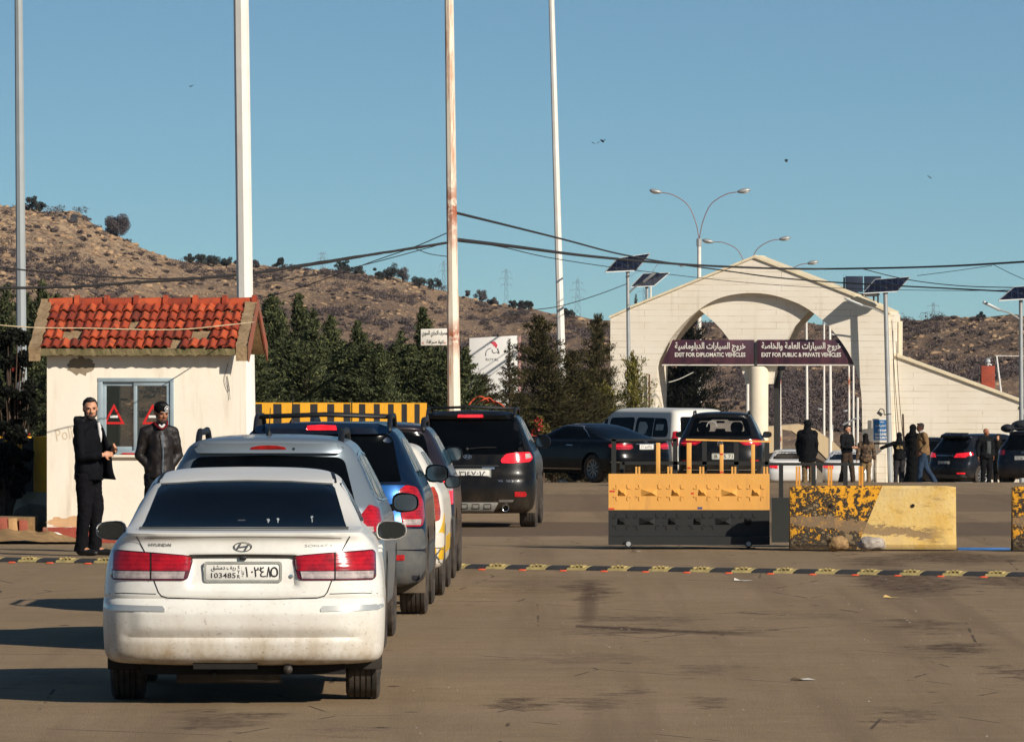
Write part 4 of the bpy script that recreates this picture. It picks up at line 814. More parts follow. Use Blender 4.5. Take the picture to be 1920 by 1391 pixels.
# cables
m_cab = simple('cable_black', hx('#26221f'), .7)
def cable(label, pts, rad, mat=None, name='overhead_cable', lump=0):
    q = [P(a, b, D) for a, b, D in pts]; m = M(); rnd = random.Random(len(pts)); c = cat(q, 10)
    if lump: c = [v+Vector((0, 0, rnd.uniform(-lump, lump))) for v in c]
    m.tube(c, rad, 6); o = m.build(name, mat or m_cab, smooth=True); tag(o, label, 'cable', 'overhead cables' if mat is None else None)
cable('thick twisted bundle of black cables sagging left of the rusty mast', [(-60, 541, 104), (120, 538, 107), (240, 531, 110), (440, 516, 114), (600, 494, 118), (720, 474, 121), (836, 456, 124)], .02, lump=.004)
cable('black cable just above the thick bundle at the far left', [(-60, 496, 104), (110, 512, 107), (230, 521, 110), (340, 522, 112), (480, 510, 115), (600, 491, 118), (836, 455, 124)], .012, lump=.004)
cable('thin cable crossing low over the cypresses to the rusty mast', [(480, 562, 150), (560, 540, 145), (640, 512, 140), (700, 490, 133), (780, 462, 127), (838, 437, 124)], .008)
cable('thin cable below the thick bundle right of the white mast', [(470, 533, 118), (560, 520, 119), (660, 502, 121), (740, 482, 122), (838, 455, 124)], .007)
cable('short thin cable dropping to the rusty mast', [(775, 465, 123.5), (805, 476, 123.8), (838, 481, 124)], .007)
cable('upper black cable from the rusty mast down to the gate', [(858, 400, 124), (960, 425, 155), (1060, 450, 185), (1160, 476, 215), (1255, 493, 245), (1355, 507, 270), (1460, 521, 272), (1590, 531, 275), (1780, 541, 262), (2000, 552, 240)], .026)
cable('thickest black cable from the rusty mast across the gate to the right edge', [(858, 450, 124), (960, 462, 150), (1120, 482, 190), (1300, 497, 235), (1480, 504, 262), (1640, 503, 262), (1780, 499, 250), (1920, 491, 235), (2040, 483, 220)], .036)
cable('thin lower cable crossing the gate gable', [(858, 452, 124), (940, 463, 150), (1040, 485, 180), (1200, 508, 220), (1400, 530, 268), (1560, 540, 276), (1800, 545, 262), (2000, 541, 240)], .011)
cable('thin cable climbing from the slender mast to the left solar lamp', [(900, 603, 170), (990, 583, 185), (1050, 574, 200), (1120, 553, 210), (1176, 532, 234)], .011)
cable('thin cable dropping from the thick cable to the right solar lamp', [(1612, 503, 262), (1700, 524, 262), (1800, 536, 255), (1925, 540, 232)], .016)
cable('faint thin cable at the upper right descending out of the photo', [(1860, 495, 242), (1900, 515, 238), (1960, 540, 232)], .01)
cable('faint thin cable rising over the right hill', [(1720, 517, 262), (1790, 508, 258), (1860, 498, 244)], .01)
cable('sagging thin white cable inside the arch', [(1232, 722, 286), (1270, 712, 290), (1300, 698, 296)], .02, simple('pale_cable', hx('#b9b2a4'), .7), 'pale_cable')
cable('pale rope of small lamps sagging across the booth roof', [(-40, 606, 91), (60, 614, 91.2), (170, 615.5, 91.4), (270, 618, 91.6), (350, 617, 91.8), (430, 609, 92), (478, 604, 93)], .007, simple('rope_tan', hx('#b9a684'), .9), 'festoon_rope')
for i, (a, b, c, d) in enumerate([(1672, 600, 1690, 860), (1674, 620, 1684, 860), (1680, 640, 1697, 860)]): cable(['wire hanging nearest the right solar lamp', 'middle one of the three wires hanging down the wing wall', 'wire hanging farthest right down the wing wall'][i], [(a, b, 272), ((a+c)/2-2, (b+d)/2, 272), (c, d, 272)], .012, simple('wire_dark', hx('#3b352e'), .8), 'hanging_wire')
cable('thin wooden stake leaning on the wing wall behind the people', [(1697, 900, 268), (1695, 840, 268), (1693, 776, 268)], .035, simple('stake', hx('#4a3b2e'), .9), 'stake')
# birds
for i, (a, b) in enumerate([(1117, 271), (1131, 266), (1475, 303), (1745, 334), (357, 163)]):
    D = 400+i*30; m = M(); k = .26
    m.add([(0, -.1, 0), (.03, 0, .02), (0, .12, 0), (-.03, 0, .02), (k, .05, .16), (k*.5, -.08, .12), (-k, .05, .12), (-k*.5, -.08, .1), (0, 0, -.06)], [(0, 1, 2), (0, 2, 3), (1, 5, 4), (1, 4, 2), (3, 6, 7), (3, 2, 6), (0, 8, 2)])
    o = m.build('bird', simple('bird_black', hx('#2b2d30'), .8), loc=P(a, b, D), rot=(0, 0, i*.9)); tag(o, ['dark bird, left one of the close pair in the sky', 'dark bird, right one of the close pair in the sky', 'lone dark bird in the sky above the gate peak', 'lone dark bird in the sky above the right solar lamps', 'tiny bird high left in the sky beside the thick white mast'][i], 'bird', 'birds in the sky')
# ---- speed bump
def speed_bump():
    A = Vector((X(-60, 84.1), 84.1, 0)); B = Vector((X(1990, 78.1), 78.1, 0)); L = (B-A).length; ang = math.atan2(B.y-A.y, B.x-A.x); r = thing('speed_bump', 'yellow and black rubber speed bump laid across the road', 'speed bump', A, ang)
    yb = simple('bump_yellow', hx('#b5a066'), .8, .25, 14, .4, c2=hx('#8f8052')); bb = simple('bump_black', hx('#2d2c2b'), .8, .3, 10, .4); xx = 0; i = 0
    prof = [(-.17, .0), (-.15, .022), (-.08, .040), (0, .046), (.08, .040), (.15, .022), (.17, 0)]
    while xx < L:
        l = .24 if i % 2 else .25; m = M(); n = len(prof); vs = []
        for a in (xx+.006, xx+l-.006): vs += [(a, p[0], p[1]) for p in prof]
        m.add(vs, [(j, j+1, j+1+n, j+n) for j in range(n-1)]+[tuple(range(n)), tuple(range(2*n-1, n-1, -1))])
        if i % 2:
            for j in range(4): a = xx+.03+j*.048; m.box(a, a+.014, -.13, -.04, .03, .052, Matrix.Translation((0, 0, 0)))
            m.ell((xx+l*.42, -.1, .05), (.022, .022, .012), 8, 5); m.ell((xx+l*.62, -.1, .05), (.022, .022, .012), 8, 5)
        m.build('yellow_segment' if i % 2 else 'black_segment', yb if i % 2 else bb, r); xx += l; i += 1
    st = simple('stud_orange', hx('#c8502a'), .4, .1); proto = None
    for k in range(27):
        s_ = .62+k*.49; 
        if s_ > L: break
        q = A+(B-A)*(s_/L); q = q+Vector((.0, -.62, 0)); q.z = .0
        m = M(); m.prism([(-.045, 0), (.045, 0), (.032, .016), (-.032, .016)], -.04, .04)
        if proto is None: proto = m.build('road_stud', st, loc=q, bev=.004)
        else: o = proto.copy(); COL.objects.link(o); o.location = q; 
    for o in [o for o in COL.objects if o.name.startswith('road_stud')]: tag(o, 'small orange reflector stud on the asphalt in front of the speed bump', 'road stud', 'orange studs before the speed bump')
speed_bump()
# ---- steel crowd barrier
def plate_bumps(m, W, z, y, sgn=1):
    for i in range(6):
        cx = W*(.085+i*.166); wide = i in (1, 4); w2 = .095 if wide else .045
        for (dx, dz, sx, sz) in ((-w2-.04, .05, .02, .008), (w2+.04, .05, .02, .008), (-w2-.04, -.05, .02, .008), (w2+.04, -.05, .02, .008), (-w2-.02, .075, .008, .02), (w2+.02, .075, .008, .02), (-w2-.02, -.075, .008, .02), (w2+.02, -.075, .008, .02)): m.box(cx+dx-sx, cx+dx+sx, y-.008, y, z+dz-sz, z+dz+sz)
        b = len(m.v); m.add([(cx-w2, y, z+.042), (cx+w2, y, z+.042), (cx+w2, y, z-.042), (cx-w2, y, z-.042), (cx-w2*.2+(0 if not wide else w2*.4), y-.05, z), (cx+w2*.3, y-.05, z)], [(0, 1, 5, 4), (1, 2, 5), (2, 3, 4, 5), (3, 0, 4)])
def steel_barrier():
    D = 89.65; k = D/F; r = thing('steel_barrier', 'yellow over black steel wall barrier on castors in the middle of the road', 'barrier', (X(1141, D), D, 0)); W = 302*k; zt = .885; zm = .45; zb = .035
    t = NT('barrier_yellow'); b = t.ramp(t.noise(2.5, 5, .6), [(.3, hx('#cf9543')), (.7, hx('#dba04c'))]); b = t.mix(t.ramp(t.noise(1, 5, .75, vec=t.mapd((7, 1, 1.1))), [(.55, 0.), (.7, .4)]), b, hx('#9c7140')); b = t.mix(t.ramp(t.noise(24, 4, .75), [(.66, 0.), (.7, .7)]), b, hx('#7a5c38')); t.col(b); t.rough(.6); t.bump(t.noise(5, 3, .5), .25, .01); ye = t.m; bk = simple('barrier_black', hx('#141512'), .6, .25, 4, .2, .003)
    m = M(); m.box(0, W, 0, .06, zm, zt); plate_bumps(m, W, .66, 0); m.build('yellow_plate', ye, r, bev=0)
    m = M(); m.box(0, W-.0, .004, .058, zb+.1, zm-.003); plate_bumps(m, W-.1, .315, .004); m.prism([(0, zb), (W, zb), (W, zb+.097), (0, zb+.097)], -.07, .12); m.build('black_plate', bk, r)
    m = M(); m.box(.02, W*.97, .12, .95, zb, zb+.05); m.box(.1, .16, .1, .7, zb+.05, .5); m.box(W-.3, W-.24, .1, .7, zb+.05, .5); m.build('rear_frame', bk, r)
    for a in (1178, 1403):
        x = (a-1141)*k; m = M(); m.lathe([(-.02, 0), (-.02, .02), (-.018, .045), (.03, .045), (.03, 0)], (x, -.09, .046), (0, 1, 0), 18); c = m.build('castor', simple('castor_dark', hx('#1c1a19'), .6), r, smooth=True, sharp=40); m = M(); m.lathe([(-.006, .0), (-.006, .028), (0, .03)], (x, -.112, .046), (0, 1, 0), 16); m.build('hub', m_galv, c)
    for a, c, wd in ((1234, 826, 8), (1292, 826, 9), (1353, 829, 7), (1412, 829, 7)): m = M(); x = (a-1141)*k; m.box(x-wd*k/2, x+wd*k/2, .0, .04, zt, zt+(884-c)*k); m.build('upright', ye, r, bev=.003)
    for a in (1196, 1256, 1316, 1376, 1436):
        m = M(); x = (a-1141)*k
        for s_ in (-.018, .018): m.box(x+s_-.011, x+s_+.011, .01, .035, zt, zt+.085)
        m.build('short_upright', ye, r)
    m = M(); m.prism([((1286-1141)*k, zt+.40), ((1446-1141)*k, zt+.375), ((1446-1141)*k, zt+.395), ((1286-1141)*k, zt+.42)], -.01, .045); m.build('top_rail', ye, r)
    m = M()
    for a, c in ((1152, 822), (1268, 822), (1323, 828), (1383, 830), (1441, 828), (1168, 866)): x = (a-1141)*k; m.box(x-.028, x+.028, .5, .56, .1, zt+(884-c)*k+.02)
    m.box((1144-1141)*k, (1270-1141)*k, .5, .55, zt+.385, zt+.41); m.box((1168-1141)*k, W, .5, .54, zt+.1, zt+.14); m.build('rear_fence', bk, r)
    m = M(); rd = simple('tape_red', hx('#c42f22'), .5)
    for a, c, w_, h_ in ((1143, 914, 10, 3), (1141, 947, 11, 3), (1296, 918, 5, 3)): m.box((a-1141)*k, (a+w_-1141)*k, -.003, -.0005, (1021-c-h_)*k, (1021-c)*k)
    for a, c in ((1292, 872), (1353, 880), (1353, 846)): m.box((a-1141-3)*k, (a-1141+3)*k, -.003, -.0005, (1021-c)*k-.01, (1021-c)*k+.01)
    m.build('red_tape', rd, r); m = M(); m.box((1308-1141)*k, (1317-1141)*k, -.003, -.0005, (1021-949)*k, (1021-945)*k, Matrix.Rotation(R(0), 4, 'Y')); m.build('blue_sticker', simple('sticker_blue', hx('#3c4a7a'), .5), r)
    # second black module with rail and paired posts, half hidden behind the concrete block
    D = 90.9; k = D/F; r = thing('rail_barrier', 'dark steel barrier with a long handrail behind the concrete block', 'barrier', (X(1447, D), D, 0)); m = M(); m.box(0, 300*k, 0, .06, .03, (1018-930)*k); m.build('plate', simple('barrier_slate', hx('#1e211c'), .6, .2, 3, .2), r)
    m = M(); m.box((1380-1447)*k, (1617-1447)*k, .1, .15, .962, .997); m.build('handrail', bk, r)
    m = M()
    for a in (1465, 1526, 1586): m.box((a-4-1447)*k, (a+4-1447)*k, .07, .12, .3, .962)
    m.build('black_posts', bk, r)
    for a in (1497, 1557, 1615):
        m = M(); m.box((a-4.5-1447)*k, (a-1-1447)*k, .05, .09, .5, .955); m.box((a+.5-1447)*k, (a+4-1447)*k, .05, .09, .5, .955); m.build('yellow_post', simple('post_orange', hx('#d59030'), .6, .1), r)
steel_barrier()
# ---- concrete blocks
def m_block():
    t = NT('painted_concrete'); n = t.noise(17, 6, .75, .3); n2 = t.noise(1, 6, .65, vec=t.mapd((1.2, 1, 3.2))); f = t.noise(26, 4, .7); x, y, z = t.sep()
    pale = t.ramp(t.noise(3, 6, .7), [(.3, hx('#c49c4a')), (.55, hx('#ccae6c')), (.8, hx('#cbb588'))]); pale = t.mix(t.ramp(f, [(.6, 0.), (.68, .75)]), pale, hx('#94702f')); pale = t.mix(t.ramp(t.noise(2.6, 6, .75), [(.5, 0.), (.7, .6)]), pale, hx('#b9a27c')); pale = t.mix(t.ramp(t.noise(1, 5, .7, vec=t.mapd((2, 1, 7), (5, 0, 0))), [(.56, 0.), (.64, .55)]), pale, hx('#8c7142'))
    fl = t.math('ADD', n, t.math('MULTIPLY', t.math('SUBTRACT', t.noise(2.2, 3, .5), .5), .5)); flake = t.ramp(fl, [(.455, hx('#d2931a')), (.47, hx('#2a2218')), (.60, hx('#2f261a')), (.64, hx('#8b7552'))], 'LINEAR')
    e = t.math('ADD', x, t.math('MULTIPLY', z, -.42)); split = t.ramp(t.math('SUBTRACT', e, .78), [(0, 0.), (.004, 1.)])
    b = t.mix(split, flake, pale)
    # mud splashed low across both halves
    zc = t.math('MULTIPLY_ADD', x, -.12, .36); d = t.math('ABSOLUTE', t.math('SUBTRACT', z, t.math('MULTIPLY_ADD', t.math('SUBTRACT', n2, .5), .35, zc))); md = t.math('SUBTRACT', 1.1, t.math('DIVIDE', d, .11), clamp=True)
    k = t.math('GREATER_THAN', t.math('ADD', md, t.math('MULTIPLY', t.math('SUBTRACT', t.noise(13, 6, .8, 0, t.mapd((1, 1, 2.2))), .5), 2.4)), .55); kx = t.math('MULTIPLY', t.math('SUBTRACT', 1.9, t.math('ADD', x, t.math('MULTIPLY', t.math('SUBTRACT', n2, .5), .5)), clamp=True), 4, clamp=True); b = t.mix(t.math('MULTIPLY', t.math('MULTIPLY', k, kx), .85), b, hx('#7c6549'))
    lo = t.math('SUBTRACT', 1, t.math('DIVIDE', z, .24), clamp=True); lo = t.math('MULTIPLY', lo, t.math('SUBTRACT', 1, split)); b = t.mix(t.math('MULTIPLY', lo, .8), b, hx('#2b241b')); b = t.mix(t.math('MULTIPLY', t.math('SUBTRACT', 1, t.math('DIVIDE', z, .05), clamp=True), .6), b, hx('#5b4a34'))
    t.col(b); t.rough(.9); t.bump(t.math('ADD', n, f), .6, .012); return t.m
def block(label, px, D, W, mir=False):
    r = thing('concrete_block', label, 'concrete block', (X(px, D), D, 0), 0, 'painted concrete road blocks'); m = M(); z1 = .755; prof = [(-.15, 0), (-.17, .06), (-.10, .28), (-.07, z1-.03), (-.05, z1), (.13, z1), (.15, z1-.03), (.2, .28), (.26, .06), (.25, 0)]
    n = len(prof); nx = 24; vs = []
    for i in range(nx+1):
        x = W*i/nx; e = .025*math.exp(-min(i, nx-i)*1.2)
        vs += [(x, p[0]+e*(1 if p[0] < 0 else -1), p[1]-(e*.6 if p[1] > .5 else 0)) for p in prof]
    m.add(vs, [(i*n+j, i*n+(j+1) % n, (i+1)*n+(j+1) % n, (i+1)*n+j) for i in range(nx) for j in range(n)]+[tuple(range(n)), tuple(nx*n+j for j in range(n))[::-1]])
    o = m.build('body', MATS.setdefault('block', m_block()), r, sharp=28)
    for x in ((.49, 1.46) if W > 1 else (.49,)):
        h = M(); h.lathe([(0, .022), (.004, .022), (.005, 0)], (x, -.095, .52), (0, -1, 0), 16); h.build('bolt_hole', simple('hole_black', hx('#140d08'), .9), r)
    return r
block('painted concrete block, flaking yellow on its left half and pale yellow on its right', 1481, 88.9, 1.975); block('second concrete block cut by the right edge of the photo', 1898, 88.6, 1.975)
def rock(label, px, py, wx, hz, seed, mat, D):
    bm = bmesh.new(); bmesh.ops.create_icosphere(bm, subdivisions=4, radius=1); k = D/F
    for v in bm.verts:
        n = noise.noise(v.co*1.6+Vector((seed, 0, 0)))*.3+noise.noise(v.co*4+Vector((seed, 0, 0)))*.09; v.co *= 1+n; v.co.x *= wx*k/2; v.co.y *= wx*k*.4; v.co.z *= hz*k/2
    me = bpy.data.meshes.new('rock'); bm.to_mesh(me); bm.free(); o = link('rock', me, mat, loc=(X(px, D), D, hz*k*.46), smooth=True, sharp=40); tag(o, label, 'rock', 'rocks against the concrete block')
rock('tan broken rock leaning on the dark half of the concrete block', 1570, 1018, 44, 28, 3, simple('rock_tan', hx('#a8875a'), .95, .3, 14, .6, .02, c2=hx('#6d5335')), 88.35)
rock('pale grey rock in front of the middle of the concrete block', 1634, 1019, 52, 28, 9, simple('rock_pale', hx('#b7ada0'), .95, .2, 14, .6, .02, c2=hx('#84786c')), 88.3)
m = M(); m.box(0, 98*88.5/F, -.04, .04, 0, .03); o = m.build('blue_plank', simple('plank_blue', hx('#2c5f97'), .6, .15), loc=(X(1796, 88.5), 88.5, .0), bev=.006); tag(o, 'thin blue plank lying on the road between the two concrete blocks', 'plank')
# ---- left verge: striped kerb of stones, soil heap, white bag, dark boulder
def verge():
    D = 93.5; k = D/F; r = thing('striped_kerb', 'curved raised kerb of red and beige painted stones at the far left', 'kerb', (X(0, D), D, 0)); rnd = random.Random(3); cols = [simple('kerb_red', hx('#8f4c3a'), .9, .2, 6, .5, .01), simple('kerb_beige', hx('#b08a5c'), .9, .2, 6, .5, .01)]
    for i in range(9):
        a = -.75+i*.125; m = M(); h = .30-.012*max(0, i-4); y = .25*max(0, i-6)**1.5*.2-.25+abs(i-6)*-.02; m.prism([(a, 0), (a+.118, 0), (a+.118+rnd.uniform(-.03, .0), h+rnd.uniform(-.015, .015)), (a+rnd.uniform(-.03, 0), h)], y, y+.16); m.build('red_stone' if i % 2 == 0 else 'beige_stone', cols[i % 2], r, bev=.012)
    m = M(); m.box(-.8, .42, -.06, .9, 0, .275); m.build('infill', simple('dry_soil', hx('#8c6f48'), .98, .25, 9, .7, .02), r)
    V = np.zeros((26, 44, 3))
    for i in range(26):
        for j in range(44):
            x = -6.85+j*.035; y = 92.6+i*.07; u = (j-20)/22; v_ = (i-12)/13; V[i, j] = (x, y, -.01+max(0, 1-u*u-v_*v_)*.13*(1+noise.noise(Vector((x*4, y*3, 0)))*.9)+noise.noise(Vector((x*16, y*12, 5)))*.006)
    o = link('soil_heap', grid_mesh('soil_heap', V), simple('dry_soil', hx('#8c6f48'), .98, .25, 9, .7, .02), smooth=True); tag(o, 'low heap of dry tan soil between the striped kerb and the booth', 'soil', kind='stuff')
    m = M(); D = 93.2; k = D/F; m.tube([(0, 0, .05), (.05, 0, .055), (.15, 0, .052), (.2, 0, .05)], [.03, .05, .048, .02], 10); o = m.build('plastic_bag', simple('bag_white', hx('#d6d2cb'), .5, .05), loc=(X(86, D), D, .0), smooth=True); rugged(o.data, .012, 14, 3); tag(o, 'crumpled white plastic bag at the corner of the booth plinth', 'bag')
    D = 97; bm = bmesh.new(); bmesh.ops.create_icosphere(bm, subdivisions=3, radius=1)
    for v in bm.verts: v.co *= 1+noise.noise(v.co*1.5)*.25; v.co.x *= .25; v.co.y *= .2; v.co.z *= .2
    me = bpy.data.meshes.new('boulder'); bm.to_mesh(me); bm.free(); o = link('boulder', me, simple('rock_dark', hx('#4d4436'), .95, .3, 8, .6, .02), loc=(X(62, D), D, .17), smooth=True); tag(o, 'round dark boulder in the shade left of the booth', 'rock')
    m = M(); m.add([(0, 0, .005), (.2, .05, .012), (.17, .35, .03), (.07, .3, .006), (-.1, .4, .02), (-.12, .1, .01)], [(0, 1, 2, 3), (0, 3, 4, 5)]); o = m.build('black_rag', simple('rag', hx('#1d1b1a'), .9), loc=(X(4, DG(1110)), DG(1110)-.2, 0), rot=(0, 0, 1.3)); tag(o, 'flat scrap of black rubber on the road at the left edge', 'litter')
verge()
def litter():
    lt = simple('paper_litter', hx('#cfc9bc'), .8, .06)
    for i, (a, b, lb) in enumerate([(1507, 1275, 'white paper scrap alone on the open asphalt in the foreground'), (1671, 1121, 'small yellowish scrap on the damp dark patch of road'), (1192, 1034, 'white scrap just in front of the left part of the steel barrier'), (1393, 1089, 'white fleck of litter right of the middle of the road below the speed bump')]):
        d = DG(b); m = M(); rnd = random.Random(i); m.add([(-.045, -.09, .004), (.04, -.12, .012), (.055, .1, .005), (0, .13, .03), (-.05, .08, .008)], [(0, 1, 2, 3, 4)]); o = m.build('paper_scrap', lt if i != 1 else simple('yellow_litter', hx('#c0a060'), .8), loc=(X(a, d), d, .0), rot=(0, 0, rnd.random()*3)); tag(o, lb, 'litter', 'scraps of litter on the road')
    rs = np.random.default_rng(8); parts = []
    for i in range(240):
        d = rs.uniform(44, 97); x = X(rs.uniform(760, 1950), d); s_ = rs.uniform(.003, .009); b = np.array([[-1, -1, 0], [1, -1, 0], [1, 1, 0], [-1, 1, 0], [0, 0, .9]])*s_*rs.uniform(.6, 1.4, (5, 3)); parts.append((b+np.array([x, d, GZ(d)+.001]), np.array([[0, 1, 4, 4], [1, 2, 4, 4], [2, 3, 4, 4], [3, 0, 4, 4]])[:, [0, 1, 2]]))
    V, Q = joinVQ(parts); me = bpy.data.meshes.new('grit'); np_mesh(me, V, Q); o = link('road_grit', me, simple('grit', hx('#a39684'), .9, .3, 2)); tag(o, 'scattered pale grit and pebbles on the asphalt', 'grit', kind='stuff')
litter()
# beige concrete ramp bridge behind the arch
def ramp_bridge():
    D = 330; k = D/F; z0 = GZ(D); r = thing('ramp_structure', 'low beige concrete arched ramp seen through the right half of the gate', 'structure', (X(1520, D), D, z0)); lx = lambda p: (p-1520)*k; lz = lambda p: CZ-(p-Y0)*k-z0
    t = m_wallpaint('beige_concrete', hx('#c3ad89'), hx('#96836a'), .5, .5)
    m = M(); m.prism([(lx(1440), lz(800)), (lx(1500), lz(795)), (lx(1530), lz(805)), (lx(1565), lz(830)), (lx(1590), lz(858)), (lx(1610), lz(885)), (lx(1610), lz(905)), (lx(1585), lz(905)), (lx(1560), lz(870)), (lx(1530), lz(840)), (lx(1505), lz(822)), (lx(1485), lz(808)), (lx(1467), lz(805)), (lx(1467), lz(845)), (lx(1440), lz(850))], 0, 3); m.build('ramp', t.m, r)
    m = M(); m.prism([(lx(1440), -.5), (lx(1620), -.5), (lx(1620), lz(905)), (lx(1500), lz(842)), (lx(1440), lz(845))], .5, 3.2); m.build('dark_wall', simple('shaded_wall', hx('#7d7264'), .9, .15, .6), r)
ramp_bridge()
# ================================================================ VEHICLES
def paint(name, c, dirt=.5, metallic=0., rough=.32, dust=hx('#8f7c62'), top=.9, gloss=.35):
    t = NT(name); x, y, z = t.sep(); n = t.noise(3.2, 6, .7); f = t.noise(30, 4, .75); v = t.noise(5, 5, .7, 0, t.mapd((1, 1, .45), (3, 1, 2)))
    g = t.math('SUBTRACT', 1, t.math('DIVIDE', z, top), clamp=True); k = t.math('MULTIPLY', t.math('POWER', g, 1.3), t.ramp(v, [(.3, .25), (.7, 1.)]))
    k = t.math('MULTIPLY', t.math('ADD', k, t.math('MULTIPLY', t.ramp(f, [(.6, 0.), (.7, .35)]), g)), dirt*1.6, clamp=True); k2 = t.math('MAXIMUM', k, t.math('MULTIPLY', t.ramp(n, [(.4, .0), (.75, .22)]), dirt))
    sk = t.math('MULTIPLY', t.math('MULTIPLY', t.ramp(t.noise(42, 3, .6, vec=t.mapd((.8, 1, 1.3))), [(.63, 0.), (.68, 1.)]), t.math('SUBTRACT', 1, t.math('DIVIDE', z, 1.15), clamp=True)), dirt*.55, clamp=True); k3 = t.math('MAXIMUM', k2, sk); t.col(t.mix(sk, t.mix(k2, c, dust), tuple(q*.45 for q in dust[:3])+(1,))); t.rough(t.mix(k2, lin(rough), lin(.85))); t.b.inputs['Metallic'].default_value = metallic
    cw = t.math('MULTIPLY', t.math('SUBTRACT', 1, k2, clamp=True), gloss); t.l(cw, t.b.inputs['Coat Weight']); t.b.inputs['Coat Roughness'].default_value = .06; t.b.inputs['Specular IOR Level'].default_value = .3 if gloss > .2 else .15
    return t.m
def m_cglass():
    t = NT('tinted_glass'); n = t.noise(4, 4, .6); t.col(t.ramp(n, [(.3, hx('#030405')), (.8, hx('#090b0d'))])); t.rough(t.ramp(t.noise(9, 4, .7), [(.4, .08), (.8, .25)])); t.b.inputs['Specular IOR Level'].default_value = .10; return t.m
m_cg = m_cglass(); m_blk = simple('black_trim', hx('#141414'), .55, .2, 10, .15, .003); m_rub = simple('tyre_rubber', hx('#24211e'), .9, .35, 9, .4, .004, c2=hx('#4d443a')); m_und = simple('underbody', hx('#16130f'), .95, .4, 6, .3)
m_gap = simple('panel_gap', hx('#0e0d0c'), .9, .1, 5, 0); m_chr = simple('chrome_trim', hx('#c9c9c6'), .18, .06, 6, 0, metallic=.9); m_rim = simple('alloy_rim', hx('#8e8e8c'), .4, .2, 8, .05, metallic=.6); m_mir = simple('mirror_glass', hx('#5d666c'), .05, .1, 5, 0, metallic=.95)
m_plt = simple('plate_white', hx('#d9d6cc'), .55, .06, 9, .05); m_ink = simple('plate_ink', hx('#231f1e'), .7, .1, 9, 0); m_dgrey = simple('grey_cladding', hx('#3f4346'), .75, .25, 7, .2, .003, c2=hx('#5a5852'))
def m_lamp(name, c, bright=0.):
    t = NT(name); v = t.mapd((1, 1, 1)); w_ = t.n('ShaderNodeTexWave', wave_type='BANDS', bands_direction='Z'); w_.inputs['Scale'].default_value = 11; w_.inputs['Distortion'].default_value = 1.2; t.l(v, w_.inputs['Vector']); n = t.noise(13, 4, .7)
    b = t.mix(t.ramp(n, [(.35, 0.), (.65, .8)]), c, tuple(q*.3 for q in c[:3])+(1,)); b = t.mix(t.math('MULTIPLY', w_.outputs[0], .12), b, tuple(min(1, q*1.8+.03) for q in c[:3])+(1,)); t.col(b); t.rough(.12); t.b.inputs['Coat Weight'].default_value = 1; t.b.inputs['Coat Roughness'].default_value = .03
    if bright: t.l(b, t.b.inputs['Emission Color']); t.b.inputs['Emission Strength'].default_value = bright
    t.bump(w_.outputs[0], .12, .003); return t.m
m_red = m_lamp('tail_red', hx('#b10a12')); m_dred = m_lamp('tail_dark_red', hx('#5c0a0d')); m_redon = m_lamp('brake_red_lit', hx('#e01a24'), .9); m_clr = m_lamp('tail_clear', hx('#b9aaa2')); m_amb = m_lamp('tail_orange', hx('#b5401f'))
def cr(rows, per):
    """Catmull-Rom through table rows"""
    a = np.array(rows, float); q = np.vstack([a[0]*2-a[1], a, a[-1]*2-a[-2]]); out = []
    for i in range(1, len(q)-2):
        for k in range(per):
            t = k/per; p0, p1, p2, p3 = q[i-1:i+3]; out.append(.5*(2*p1+(p2-p0)*t+(2*p0-5*p1+4*p2-p3)*t*t+(3*p1-p0-3*p2+p3)*t**3))
    out.append(q[-2]); o = np.array(out); o[:, 1] = np.maximum(o[:, 1], .004); return o
